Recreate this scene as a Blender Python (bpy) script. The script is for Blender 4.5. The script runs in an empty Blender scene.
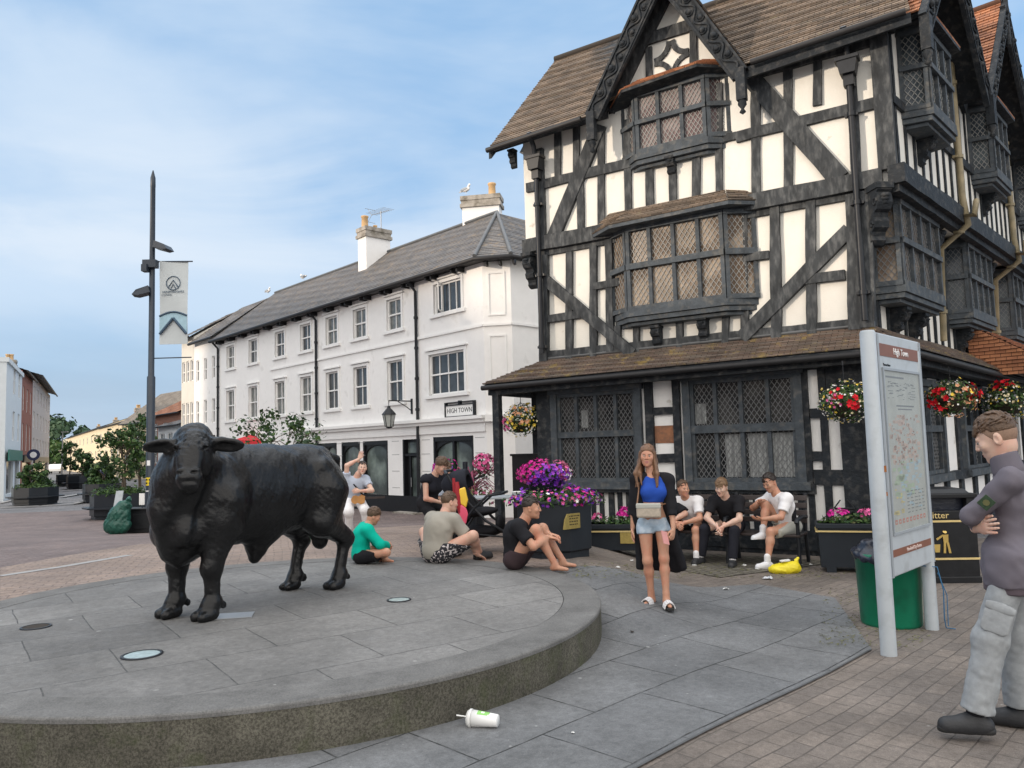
import bpy, math, random
import numpy as np
from mathutils import Vector, Matrix
random.seed(7); rng = np.random.default_rng(11)
SC = bpy.context.scene
COL = SC.collection
PI = math.pi
def V(*a): return np.array(a if len(a) > 1 else a[0], float)
def nrm(a):
    a = np.asarray(a, float); return a / (np.linalg.norm(a) + 1e-12)
# ---------------------------------------------------------------- camera model (used to measure where things stand)
CF = 770.0; CP = math.atan(63/CF); CR = -math.radians(1.66); CH = 1.7
def _rx(a): c, s = math.cos(a), math.sin(a); return np.array([[1,0,0],[0,c,-s],[0,s,c]])
def _rz(a): c, s = math.cos(a), math.sin(a); return np.array([[c,-s,0],[s,c,0],[0,0,1]])
CM = _rx(PI/2+CP) @ _rz(CR); CO = np.array([0, 0, CH])
def ray(px, py): return CM @ np.array([(px-512)/CF, -(py-384)/CF, -1.])
def onz(px, py, z=0.):
    d = ray(px, py); return CO + d*((z-CH)/d[2])
def atd(px, py, Y):
    d = ray(px, py); return CO + d*(Y/d[1])
def sm(t):
    t = np.clip(t, 0, 1); return t*t*(3-2*t)
def H(x, y):
    """height of the square: level by the timber house, rising to the plinth's rim on its far side, then falling gently"""
    x = np.asarray(x, float); y = np.asarray(y, float)
    up = sm((y-6.2)/2.6) * (1 - sm((x-0.75)/1.5))
    dn = sm((y-11.0)/13.0)
    b = 0.06*(1-sm((x-0.8)/1.6))*(1-sm((y-6.2)/2.6))
    return b + 0.325*up*(1-dn) - 0.35*dn*(1-sm((x-0.5)/3.0))
def ong(px, py, dz=0.):
    z = 0.
    for _ in range(12):
        p = onz(px, py, z+dz); z = 0.5*z + 0.5*float(H(p[0], p[1]))
    return p
# ---------------------------------------------------------------- things, parts, tags
def tag(o, label=None, cat=None, group=None, kind=None):
    if label: o['label'] = label
    if cat: o['category'] = cat
    if group: o['group'] = group
    if kind: o['kind'] = kind
    return o
def thing(name, label, cat, loc=(0,0,0), rz=0., group=None):
    o = bpy.data.objects.new(name, None); COL.objects.link(o)
    o.empty_display_size = 0.2
    o.location = [float(c) for c in loc]; o.rotation_euler = (0, 0, rz)
    return tag(o, label, cat, group)
def tmat(o):
    return Matrix.Translation(o.location) @ Matrix.Rotation(o.rotation_euler.z, 4, 'Z')
def copy_tree(o, parent=None):
    c = o.copy(); COL.objects.link(c)
    if parent is not None:
        c.parent = parent; c.matrix_parent_inverse = o.matrix_parent_inverse.copy()
    for ch in [q for q in SC.objects if q.parent is o]: copy_tree(ch, c)
    return c
class MB:
    """collects faces; build() links them as one mesh object"""
    def __init__(s): s.v = []; s.f = []; s.uv = []; s.m = []; s.cur = 0; s.sm = []; s.smooth = False
    def add(s, vs, fs, uvs=None):
        b = len(s.v); s.v.extend([tuple(float(c) for c in p) for p in vs])
        for i, f in enumerate(fs):
            s.f.append([b+k for k in f]); s.m.append(s.cur); s.sm.append(s.smooth)
            s.uv.append(uvs[i] if uvs else None)
    def quad(s, a, b, c, d, uv=None): s.add([a,b,c,d], [(0,1,2,3)], [uv] if uv else None)
    def box(s, o, ex, ey, ez):
        o, ex, ey, ez = map(V, (o, ex, ey, ez))
        if np.dot(np.cross(ex, ey), ez) < 0: ex, ey = ey, ex
        p = [o, o+ex, o+ex+ey, o+ey, o+ez, o+ex+ez, o+ex+ey+ez, o+ey+ez]
        s.add(p, [(0,3,2,1),(4,5,6,7),(0,1,5,4),(1,2,6,5),(2,3,7,6),(3,0,4,7)])
    def cbox(s, c, sx, sy, sz, rz=0.):
        a = V(math.cos(rz), math.sin(rz), 0); b = V(-math.sin(rz), math.cos(rz), 0); c = V(c)
        s.box(c-a*sx/2-b*sy/2-V(0,0,sz/2), a*sx, b*sy, V(0,0,sz))
    def prism(s, pts, ext):
        """polygon pts (in order) extruded by ext, capped"""
        pts = [V(p) for p in pts]; ext = V(ext); n = len(pts)
        nn = sum(np.cross(pts[i], pts[(i+1)%n]) for i in range(n))
        if np.dot(nn, ext) < 0: pts = pts[::-1]
        q = [p+ext for p in pts]
        s.add(pts+q, [tuple(range(n-1,-1,-1)), tuple(range(n,2*n))] + [(i,(i+1)%n,n+(i+1)%n,n+i) for i in range(n)])
    def tube(s, pts, r, n=8, cap=True):
        pts = [V(p) for p in pts]
        rs = [r]*len(pts) if np.isscalar(r) else list(r)
        vs = []; up = V(0,0,1); prev = None
        for i, p in enumerate(pts):
            d = nrm(pts[min(i+1,len(pts)-1)]-pts[max(i-1,0)])
            if prev is None:
                a = np.cross(d, up)
                if np.linalg.norm(a) < 1e-3: a = np.cross(d, V(1,0,0))
            else: a = prev - d*np.dot(prev, d)
            a = nrm(a); prev = a; b = np.cross(d, a)
            for k in range(n):
                t = 2*PI*k/n; vs.append(p + (a*math.cos(t)+b*math.sin(t))*rs[i])
        fs = []
        for i in range(len(pts)-1):
            for k in range(n):
                fs.append((i*n+k, i*n+(k+1)%n, (i+1)*n+(k+1)%n, (i+1)*n+k))
        o = s.smooth; s.smooth = True; s.add(vs, fs); s.smooth = o
        if cap:
            s.add(vs[:n], [tuple(range(n-1,-1,-1))]); s.add(vs[-n:], [tuple(range(n))])
    def lathe(s, prof, c=(0,0,0), n=16, a0=0., sx=1., sy=1., smooth=True):
        c = V(c); vs = []
        for r, z in prof:
            for k in range(n):
                t = a0+2*PI*k/n; vs.append(c+V(r*math.cos(t)*sx, r*math.sin(t)*sy, z))
        fs = []
        for i in range(len(prof)-1):
            for k in range(n):
                fs.append((i*n+k, i*n+(k+1)%n, (i+1)*n+(k+1)%n, (i+1)*n+k))
        o = s.smooth; s.smooth = smooth; s.add(vs, fs); s.smooth = o
    def blob(s, c, r, n=8, m=6, R=None, jit=0.):
        c = V(c); r = V(r) if not np.isscalar(r) else V(r,r,r); vs = []
        for i in range(m+1):
            ph = PI*i/m
            for k in range(n):
                t = 2*PI*k/n; d = V(math.sin(ph)*math.cos(t), math.sin(ph)*math.sin(t), -math.cos(ph))
                p = d*r*(1+random.uniform(-jit, jit)) if 0 < i < m else d*r
                vs.append(c + (R@p if R is not None else p))
        fs = [(i*n+k, i*n+(k+1)%n, (i+1)*n+(k+1)%n, (i+1)*n+k) for i in range(m) for k in range(n)]
        o = s.smooth; s.smooth = True; s.add(vs, fs); s.smooth = o
    def build(s, name, mats, parent=None, world=True, bevel=0., boxuv=None):
        if not isinstance(mats, (list, tuple)): mats = [mats]
        me = bpy.data.meshes.new(name); me.from_pydata(s.v, [], s.f)
        for m in mats: me.materials.append(m)
        if len(mats) > 1: me.polygons.foreach_set('material_index', s.m)
        me.polygons.foreach_set('use_smooth', s.sm)
        if any(u is not None for u in s.uv) or boxuv is not None:
            lay = me.uv_layers.new(name='UVMap')
            co = np.array(s.v)
            buf = np.zeros((len(me.loops), 2)); i = 0
            for f, u in zip(s.f, s.uv):
                for j, vi in enumerate(f):
                    if u is not None: buf[i] = u[j]
                    elif boxuv is not None:
                        p = co[vi]; buf[i] = (p[0]*boxuv[0]+p[1]*boxuv[1] + 0.7*(p[1]*boxuv[0]-p[0]*boxuv[1]), p[2])
                    i += 1
            lay.data.foreach_set('uv', buf.ravel())
        me.update()
        o = bpy.data.objects.new(name, me); COL.objects.link(o)
        if parent is not None:
            o.parent = parent
            if world and parent.type == 'EMPTY': o.matrix_parent_inverse = tmat(parent).inverted()
        if bevel:
            b = o.modifiers.new('bevel', 'BEVEL'); b.width = bevel; b.segments = 2; b.limit_method = 'ANGLE'
        return o
# ---------------------------------------------------------------- materials
MATS = {}
def mat(name, col=(.5,.5,.5), rough=.7, var=.15, scale=8., bump=.0, bscale=40., metal=0., spec=.5, col2=None, c2amt=.5, c2scale=3., c2w=.1,
        stretch=None, emit=None, alpha=None, sss=0., coat=0., detail=6., coord='Object'):
    if name in MATS: return MATS[name]
    m = bpy.data.materials.new(name); m.use_nodes = True; MATS[name] = m
    nt = m.node_tree; N = nt.nodes; L = nt.links; b = N['Principled BSDF']
    b.inputs['Roughness'].default_value = rough; b.inputs['Metallic'].default_value = metal
    b.inputs['Specular IOR Level'].default_value = spec
    if sss: b.inputs['Subsurface Weight'].default_value = sss; b.inputs['Subsurface Radius'].default_value = (.02,.008,.004); b.inputs['Subsurface Scale'].default_value = 1.
    if coat: b.inputs['Coat Weight'].default_value = coat
    tc = N.new('ShaderNodeTexCoord'); mp = N.new('ShaderNodeMapping'); L.new(tc.outputs[coord], mp.inputs[0])
    if stretch: mp.inputs['Scale'].default_value = stretch
    n1 = N.new('ShaderNodeTexNoise'); n1.inputs['Scale'].default_value = scale; n1.inputs['Detail'].default_value = detail; n1.inputs['Roughness'].default_value = .65
    L.new(mp.outputs[0], n1.inputs[0])
    mr = N.new('ShaderNodeMapRange'); L.new(n1.outputs[0], mr.inputs[0])
    mr.inputs[1].default_value = .25; mr.inputs[2].default_value = .75; mr.inputs[3].default_value = 1-var; mr.inputs[4].default_value = 1+var
    mul = N.new('ShaderNodeMix'); mul.data_type = 'RGBA'; mul.blend_type = 'MULTIPLY'; mul.inputs[0].default_value = 1.
    mul.inputs[6].default_value = (*col, 1)
    if col2 is not None:
        n2 = N.new('ShaderNodeTexNoise'); n2.inputs['Scale'].default_value = c2scale; n2.inputs['Detail'].default_value = 8; L.new(mp.outputs[0], n2.inputs[0])
        m2 = N.new('ShaderNodeMapRange'); L.new(n2.outputs[0], m2.inputs[0]); m2.inputs[1].default_value = c2amt-c2w; m2.inputs[2].default_value = c2amt+c2w
        mx = N.new('ShaderNodeMix'); mx.data_type = 'RGBA'; mx.inputs[6].default_value = (*col,1); mx.inputs[7].default_value = (*col2,1)
        L.new(m2.outputs[0], mx.inputs[0]); L.new(mx.outputs[2], mul.inputs[6])
    cc = N.new('ShaderNodeCombineColor'); [L.new(mr.outputs[0], cc.inputs[i]) for i in range(3)]
    L.new(cc.outputs[0], mul.inputs[7]); L.new(mul.outputs[2], b.inputs['Base Color'])
    if bump:
        n3 = N.new('ShaderNodeTexNoise'); n3.inputs['Scale'].default_value = bscale; n3.inputs['Detail'].default_value = 8; L.new(mp.outputs[0], n3.inputs[0])
        bp = N.new('ShaderNodeBump'); bp.inputs['Strength'].default_value = 1.; bp.inputs['Distance'].default_value = bump
        L.new(n3.outputs[0], bp.inputs['Height']); L.new(bp.outputs[0], b.inputs['Normal'])
    m.diffuse_color = (*col, 1)
    return m
class NT:
    """tiny helper for hand-made node materials"""
    def __init__(s, name, rough=.7, metal=0., spec=.5):
        s.m = bpy.data.materials.new(name); s.m.use_nodes = True; MATS[name] = s.m
        s.N = s.m.node_tree.nodes; s.L = s.m.node_tree.links; s.b = s.N['Principled BSDF']
        s.b.inputs['Roughness'].default_value = rough; s.b.inputs['Metallic'].default_value = metal; s.b.inputs['Specular IOR Level'].default_value = spec
        s.tc = s.N.new('ShaderNodeTexCoord')
    def val(s, sock, v):
        if hasattr(v, 'is_output') or hasattr(v, 'links') and not isinstance(v, (tuple, list, float, int)): s.L.new(v, sock)
        else: sock.default_value = v
    def mapping(s, coord='Object', scale=(1,1,1), rot=(0,0,0), loc=(0,0,0)):
        n = s.N.new('ShaderNodeMapping'); s.L.new(s.tc.outputs[coord], n.inputs[0])
        n.inputs['Scale'].default_value = scale; n.inputs['Rotation'].default_value = rot; n.inputs['Location'].default_value = loc
        return n.outputs[0]
    def noise(s, vec, scale, detail=6, rough=.6):
        n = s.N.new('ShaderNodeTexNoise'); s.L.new(vec, n.inputs[0]); n.inputs['Scale'].default_value = scale; n.inputs['Detail'].default_value = detail; n.inputs['Roughness'].default_value = rough
        return n.outputs[0]
    def voro(s, vec, scale, out=0, feat='F1'):
        n = s.N.new('ShaderNodeTexVoronoi'); n.feature = feat; s.L.new(vec, n.inputs[0]); n.inputs['Scale'].default_value = scale
        return n.outputs[out]
    def brick(s, vec, scale, bw, rh, mortar, offset=.5, c1=(0,0,0,1), c2=(1,1,1,1), cm=(0,0,0,1), bias=0.):
        n = s.N.new('ShaderNodeTexBrick'); s.L.new(vec, n.inputs[0]); n.offset = offset
        n.inputs['Scale'].default_value = scale; n.inputs['Brick Width'].default_value = bw; n.inputs['Row Height'].default_value = rh
        n.inputs['Mortar Size'].default_value = mortar; n.inputs['Color1'].default_value = c1; n.inputs['Color2'].default_value = c2; n.inputs['Mortar'].default_value = cm; n.inputs['Bias'].default_value = bias
        n.inputs['Mortar Smooth'].default_value = .3
        return n.outputs[0], n.outputs[1]
    def rng(s, v, a, b, c=0., d=1.):
        n = s.N.new('ShaderNodeMapRange'); s.L.new(v, n.inputs[0])
        for i, k in enumerate((a, b, c, d)): n.inputs[i+1].default_value = k
        return n.outputs[0]
    def mix(s, f, a, b, mode='MIX'):
        n = s.N.new('ShaderNodeMix'); n.data_type = 'RGBA'; n.blend_type = mode
        for i, v in ((0, f), (6, a), (7, b)):
            if isinstance(v, (int, float)): n.inputs[i].default_value = v if i == 0 else (v, v, v, 1)
            elif isinstance(v, tuple): n.inputs[i].default_value = (*v[:3], 1)
            else: s.L.new(v, n.inputs[i])
        return n.outputs[2]
    def math(s, op, a, b=0.):
        n = s.N.new('ShaderNodeMath'); n.operation = op
        for i, v in ((0, a), (1, b)):
            if isinstance(v, (int, float)): n.inputs[i].default_value = v
            else: s.L.new(v, n.inputs[i])
        return n.outputs[0]
    def ramp(s, v, stops):
        n = s.N.new('ShaderNodeValToRGB'); s.L.new(v, n.inputs[0]); e = n.color_ramp.elements
        while len(e) < len(stops): e.new(.5)
        for k, (p, c) in zip(e, stops): k.position = p; k.color = (*c, 1)
        return n.outputs[0]
    def out(s, col, bump=None, dist=.01, rough=None):
        s.L.new(col, s.b.inputs['Base Color'])
        if bump is not None:
            n = s.N.new('ShaderNodeBump'); n.inputs['Distance'].default_value = dist; s.L.new(bump, n.inputs['Height']); s.L.new(n.outputs[0], s.b.inputs['Normal'])
        if rough is not None: s.L.new(rough, s.b.inputs['Roughness'])
        return s.m
# plane frames for facades
class Frame:
    def __init__(s, O, e, n): s.O = V(O); s.e = nrm(e); s.n = nrm(n)
    def P(s, u, z, off=0.): return V(s.O[0]+s.e[0]*u+s.n[0]*off, s.O[1]+s.e[1]*u+s.n[1]*off, s.O[2]+z)
    def q(s, px, py, off=0.):
        c = s.O+s.n*off; d = ray(px, py); t = np.dot(c-CO, s.n)/np.dot(d, s.n); p = CO+t*d
        return float(np.dot(p-s.O, s.e)), float(p[2]-s.O[2])
    def box(s, mb, u0, u1, z0, z1, o0, o1):
        mb.box(s.P(u0, z0, o0), s.P(u1, z0, o0)-s.P(u0, z0, o0), s.n*(o1-o0), V(0,0,z1-z0))
    def timber(s, mb, u0, z0, u1, z1, w, o0, o1, wob=.008, seg=None):
        """a hewn timber: extruded strip with slightly uneven edges"""
        d = V(u1-u0, z1-z0); Ln = np.linalg.norm(d); d = d/Ln; t = V(-d[1], d[0]); seg = seg or max(2, int(Ln/.35))
        A = []; B = []
        for i in range(seg+1):
            f = i/seg; c = V(u0, z0)+d*Ln*f
            A.append(c+t*(w/2+random.uniform(-wob, wob))); B.append(c-t*(w/2+random.uniform(-wob, wob)))
        oo = [o1+random.uniform(-.004, .004) for _ in range(seg+1)]
        vs = []
        for i in range(seg+1):
            vs += [s.P(A[i][0], A[i][1], o0), s.P(A[i][0], A[i][1], oo[i]), s.P(B[i][0], B[i][1], oo[i]), s.P(B[i][0], B[i][1], o0)]
        fs = []
        for i in range(seg):
            a = 4*i; b = a+4
            fs += [(a, b, b+1, a+1), (a+1, b+1, b+2, a+2), (a+2, b+2, b+3, a+3)]
        fs += [(0,1,2,3), (4*seg+3, 4*seg+2, 4*seg+1, 4*seg)]
        c = np.cross(s.e, V(0,0,1)); flip = np.dot(c, s.n) < 0
        # outward winding check on front face
        f = fs[1]; nn = np.cross(vs[f[1]]-vs[f[0]], vs[f[2]]-vs[f[1]])
        if np.dot(nn, s.n) < 0: fs = [g[::-1] for g in fs]
        mb.add(vs, fs)
    def wall(s, mb, u0, u1, z0, z1, off, holes, depth=.15):
        us = sorted({u0, u1, *[h[0] for h in holes], *[h[1] for h in holes]}); zs = sorted({z0, z1, *[h[2] for h in holes], *[h[3] for h in holes]})
        inh = lambda u, z: any(h[0] < u < h[1] and h[2] < z < h[3] for h in holes)
        def q4(a, b, c, d, n):
            if np.dot(np.cross(b-a, c-b), n) < 0: a, b, c, d = d, c, b, a
            mb.quad(a, b, c, d)
        for i in range(len(us)-1):
            for j in range(len(zs)-1):
                if not inh((us[i]+us[i+1])/2, (zs[j]+zs[j+1])/2):
                    q4(s.P(us[i], zs[j], off), s.P(us[i+1], zs[j], off), s.P(us[i+1], zs[j+1], off), s.P(us[i], zs[j+1], off), s.n)
        for a, b, c, d in [h[:4] for h in holes]:
            o2 = off-depth; Z = V(0,0,1)
            q4(s.P(a,c,off), s.P(b,c,off), s.P(b,c,o2), s.P(a,c,o2), Z)
            q4(s.P(a,d,off), s.P(b,d,off), s.P(b,d,o2), s.P(a,d,o2), -Z)
            q4(s.P(a,c,off), s.P(a,d,off), s.P(a,d,o2), s.P(a,c,o2), s.e)
            q4(s.P(b,c,off), s.P(b,d,off), s.P(b,d,o2), s.P(b,c,o2), -s.e)
def roof_plane(mb, a, b, c, d, course=.12, thick=.025, skip=None):
    """tiled slope: eave a->b, ridge d->c ; laid as overlapping courses"""
    a, b, c, d = map(V, (a, b, c, d)); L = (np.linalg.norm(d-a)+np.linalg.norm(c-b))/2; n = max(2, int(L/course))
    nn = np.cross(b-a, (c+d)/2-(a+b)/2)
    if np.linalg.norm(nn) < 1e-9: nn = np.cross(b-a, d-a)
    nn = nrm(nn)
    if nn[2] < 0: nn = -nn
    e = nrm(b-a)
    W = np.linalg.norm(b-a); ns = max(1, int(W/.45))
    for i in range(n):
        f0 = i/n; f1 = (i+1.0)/n
        p0 = a+(d-a)*f0; p1 = b+(c-b)*f0; p2 = b+(c-b)*f1; p3 = a+(d-a)*f1
        for k in range(ns):
            g0, g1 = k/ns, (k+1)/ns
            lift = lambda g, f: thick*(1+.35*math.sin(g*W*2.1+i*1.7)) 
            q0 = p0+(p1-p0)*g0; q1 = p0+(p1-p0)*g1; q2 = p3+(p2-p3)*g1; q3 = p3+(p2-p3)*g0
            if skip is not None and skip((q0+q1+q2+q3)/4): continue
            t0 = nn*lift(g0, i); t1 = nn*lift(g1, i)
            uv = lambda p, v: (float(np.dot(p-a, e)), v)
            F = [q0+t0, q1+t1, q2+nn*.004, q3+nn*.004]; U = [uv(q0, i*.1), uv(q1, i*.1), uv(q2, (i+1)*.1), uv(q3, (i+1)*.1)]
            mb.quad(*F, uv=U)
            G = [q0-nn*.004, q1-nn*.004, q1+t1, q0+t0]
            mb.quad(*G, uv=[uv(q0, i*.1), uv(q1, i*.1), uv(q1, i*.1+.02), uv(q0, i*.1+.02)])
    return nn
# ---------------------------------------------------------------- implicit surfaces -> one continuous mesh (surface nets)
def rotm(x, y, z):
    """matrix with columns x,y,z (orthonormalised from x then z)"""
    x = nrm(x); z = nrm(V(z)-x*np.dot(x, V(z))); y = np.cross(z, x)
    return np.stack([x, y, z], 1)
def cone(a, b, ra, rb, k=.03, clip=None, sq=None): return ('c', V(a), V(b), ra, rb, k, clip, sq)
def ell(c, r, R=None, k=.03, clip=None): return ('e', V(c), V(r), np.eye(3) if R is None else R, k, clip)
def sub(p): return ('s', p)
def _pd(p, X):
    if p[0] == 'c':
        _, a, b, ra, rb, k, clip, sq = p; ab = b-a; q = X-a
        if sq is not None:    # flatten across direction sq[0] by factor sq[1]
            dn = nrm(sq[0]); q = q + (q@dn)[..., None]*dn*(sq[1]-1); ab = ab + np.dot(ab, dn)*dn*(sq[1]-1)
        t = np.clip((q@ab)/(ab@ab+1e-12), 0, 1)
        d = np.linalg.norm(q-t[..., None]*ab, axis=-1)-(ra+(rb-ra)*t)
    else:
        _, c, r, R, k, clip = p; q = (X-c)@R
        k0 = np.linalg.norm(q/r, axis=-1); k1 = np.linalg.norm(q/(r*r), axis=-1)+1e-9
        d = k0*(k0-1)/k1
    if clip is not None:
        for (cp, cn) in (clip if isinstance(clip, list) else [clip]):
            d = np.maximum(d, (X-V(cp))@nrm(cn))
    return d
def _bb(p):
    if p[0] == 'c':
        m = max(p[3], p[4]) * (1. if p[7] is None else max(1., 1./p[7][1]))
        return np.minimum(p[1], p[2])-m, np.maximum(p[1], p[2])+m, p[5]
    m = np.abs(p[3])@p[2]; return p[1]-m, p[1]+m, p[4]
def sdf_mesh(prims, h, disp=None, pad=.02, clipall=None):
    bb = [_bb(p) for p in prims if p[0] != 's']
    lo = np.min([b[0] for b in bb], 0)-pad-2*h; hi = np.max([b[1] for b in bb], 0)+pad+2*h
    n = np.ceil((hi-lo)/h).astype(int)+1
    F = np.full(n, .5, np.float32)
    ax = [lo[i]+h*np.arange(n[i]) for i in range(3)]
    for p in prims:
        s = p[0] == 's'; q = p[1] if s else p
        l, u, k = _bb(q); mg = k+3*h+.01
        i0 = np.maximum(0, np.floor((l-mg-lo)/h).astype(int)); i1 = np.minimum(n, np.ceil((u+mg-lo)/h).astype(int)+1)
        if np.any(i1 <= i0): continue
        X = np.stack(np.meshgrid(*[ax[i][i0[i]:i1[i]] for i in range(3)], indexing='ij'), -1)
        d = _pd(q, X); sl = tuple(slice(i0[i], i1[i]) for i in range(3)); g = F[sl]
        if s:
            d = -d; hh = np.maximum(k-np.abs(g-d), 0)/max(k, 1e-6); F[sl] = np.maximum(g, d)+hh*hh*k/4
        else:
            hh = np.maximum(k-np.abs(g-d), 0)/max(k, 1e-6); F[sl] = np.minimum(g, d)-hh*hh*k/4
    if clipall or disp:
        X = np.stack(np.meshgrid(*ax, indexing='ij'), -1)
        if disp: F = F+disp(X)
        for (cp, cn) in (clipall or []): F = np.maximum(F, (X-V(cp))@nrm(cn))
    return surf_nets(F, lo, h)
def surf_nets(F, lo, h):
    I = F < 0; nx, ny, nz = F.shape
    acc = np.zeros((nx-1, ny-1, nz-1, 3), np.float32); cnt = np.zeros((nx-1, ny-1, nz-1), np.float32)
    for axis in range(3):
        o = [a for a in range(3) if a != axis]
        for da in (0, 1):
            for db in (0, 1):
                s0 = [None]*3; s1 = [None]*3
                s0[axis] = slice(0, F.shape[axis]-1); s1[axis] = slice(1, F.shape[axis])
                for a, dd in zip(o, (da, db)):
                    s0[a] = slice(dd, F.shape[a]-1+dd); s1[a] = s0[a]
                f0 = F[tuple(s0)]; f1 = F[tuple(s1)]; c = (f0 < 0) != (f1 < 0)
                t = np.where(c, f0/(f0-f1+1e-12), 0)
                off = np.zeros(f0.shape+(3,), np.float32); off[..., axis] = t; off[..., o[0]] = da; off[..., o[1]] = db
                acc += np.where(c[..., None], off, 0); cnt += c
    m = cnt > 0; idx = -np.ones(m.shape, int); idx[m] = np.arange(m.sum())
    cell = np.argwhere(m)
    vs = (cell+acc[m]/cnt[m][:, None])*h+lo
    quads = []
    for axis in range(3):
        a, b = [(1,2),(2,0),(0,1)][axis]
        s0 = [slice(1, -1)]*3; s1 = [slice(1, -1)]*3
        s0[axis] = slice(0, F.shape[axis]-1); s1[axis] = slice(1, F.shape[axis])
        f0 = I[tuple(s0)]; f1 = I[tuple(s1)]
        for sign in (0, 1):
            c = np.argwhere((f0 & ~f1) if sign == 0 else (~f0 & f1))
            if not len(c): continue
            base = c.copy()
            for d in range(3):
                if d != axis: base[:, d] += 1
            ea = np.zeros(3, int); ea[a] = 1; eb = np.zeros(3, int); eb[b] = 1
            g = lambda q: idx[q[:, 0], q[:, 1], q[:, 2]]
            q = np.stack([g(base-ea-eb), g(base-eb), g(base), g(base-ea)], 1)
            quads.append(q if sign == 0 else q[:, ::-1])
    q = np.concatenate(quads) if quads else np.zeros((0,4), int)
    q = q[(q >= 0).all(1)]
    return vs, q
def mesh_obj(name, parts, mats, parent=None, midx=None, smooth_it=0):
    """parts: list of (verts, quads) joined into ONE mesh object"""
    vs = []; fs = []; b = 0
    for v, q in parts: vs.append(v); fs.append(q+b); b += len(v)
    vs = np.concatenate(vs); fs = np.concatenate(fs)
    me = bpy.data.meshes.new(name)
    me.vertices.add(len(vs)); me.vertices.foreach_set('co', vs.astype(np.float32).ravel())
    me.loops.add(len(fs)*4); me.loops.foreach_set('vertex_index', fs.astype(np.int32).ravel())
    me.polygons.add(len(fs)); me.polygons.foreach_set('loop_start', np.arange(0, len(fs)*4, 4, dtype=np.int32)); me.polygons.foreach_set('loop_total', np.full(len(fs), 4, np.int32))
    me.update(calc_edges=True)
    if not isinstance(mats, (list, tuple)): mats = [mats]
    for m in mats: me.materials.append(m)
    me.polygons.foreach_set('use_smooth', np.ones(len(fs), bool))
    if midx is not None:
        c = vs[fs].mean(1); me.polygons.foreach_set('material_index', midx(c).astype(np.int32))
    me.update()
    o = bpy.data.objects.new(name, me); COL.objects.link(o)
    if parent is not None: o.parent = parent
    if smooth_it:
        m = o.modifiers.new('smooth', 'SMOOTH'); m.factor = .5; m.iterations = smooth_it
    return o
def ik(a, c, l1, l2, pole):
    """middle joint of a two-bone chain a-c, bent towards pole (direction)"""
    a, c, pole = V(a), V(c), nrm(pole); d = c-a; L = np.linalg.norm(d)
    if L > (l1+l2)*.999: c = a+d/L*(l1+l2)*.999; d = c-a; L = np.linalg.norm(d)
    x = (l1*l1-l2*l2+L*L)/(2*L); y = math.sqrt(max(l1*l1-x*x, 1e-8)); dn = d/L
    p = nrm(pole-dn*np.dot(pole, dn)); return a+dn*x+p*y, c
def folds(seed, amp, f=14.):
    r = np.random.default_rng(seed); K = r.normal(size=(5, 3))*f; ph = r.uniform(0, 6.28, 5)
    K2 = r.normal(size=(3, 3))*f*2.3
    def g(X):
        w = sum(np.sin(X@K2[i]+ph[i]) for i in range(3))*.5
        return amp*(sum(np.sin(X@K[i]+ph[i]+w) for i in range(5))/5)
    return g
# ---------------------------------------------------------------- people
def hand_prims(wr, d, pn, s, side, curl=.5, spread=.12, thumb=.5):
    """wr wrist, d pointing direction, pn palm normal (palm side), side +1 if thumb on +across"""
    d = nrm(d); pn = nrm(V(pn)-d*np.dot(d, V(pn))); ac = np.cross(d, pn)*side
    P = []; c = wr+d*.05*s
    R = np.stack([d, ac, pn], 1)
    P.append(ell(c, (.052*s, .040*s, .016*s), R, .01)); P.append(cone(wr-d*.045*s, wr+d*.02*s, .0265*s, .025*s, .015, None, (pn, 1.25)))
    L = [.072, .08, .075, .058]; 
    for i in range(4):
        b = wr+d*.088*s+ac*(.029-.0195*i)*s; b = b-d*(.004*abs(i-1))*s
        dd = nrm(d+ac*(.5-.34*i)*spread*1.6); p = b; ang = curl*.5
        for j, fr in enumerate((.45, .32, .23)):
            a = ang+curl*j*.8
            v = dd*math.cos(a)+pn*math.sin(a); e = p+v*L[i]*fr*s
            P.append(cone(p, e, (.0092-.0008*j)*s, (.0086-.0009*j)*s, .004)); p = e; 
    tb = wr+d*.028*s+ac*.026*s
    t1 = tb+nrm(d*.75+ac*.75*thumb*1.6+pn*.35)*.042*s; t2 = t1+nrm(d*.95+ac*.25*thumb+pn*.3)*.03*s; t3 = t2+nrm(d+pn*.3)*.02*s
    P += [cone(tb, t1, .014*s, .011*s, .01), cone(t1, t2, .011*s, .0095*s, .004), cone(t2, t3, .0095*s, .0075*s, .004)]
    return P
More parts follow.
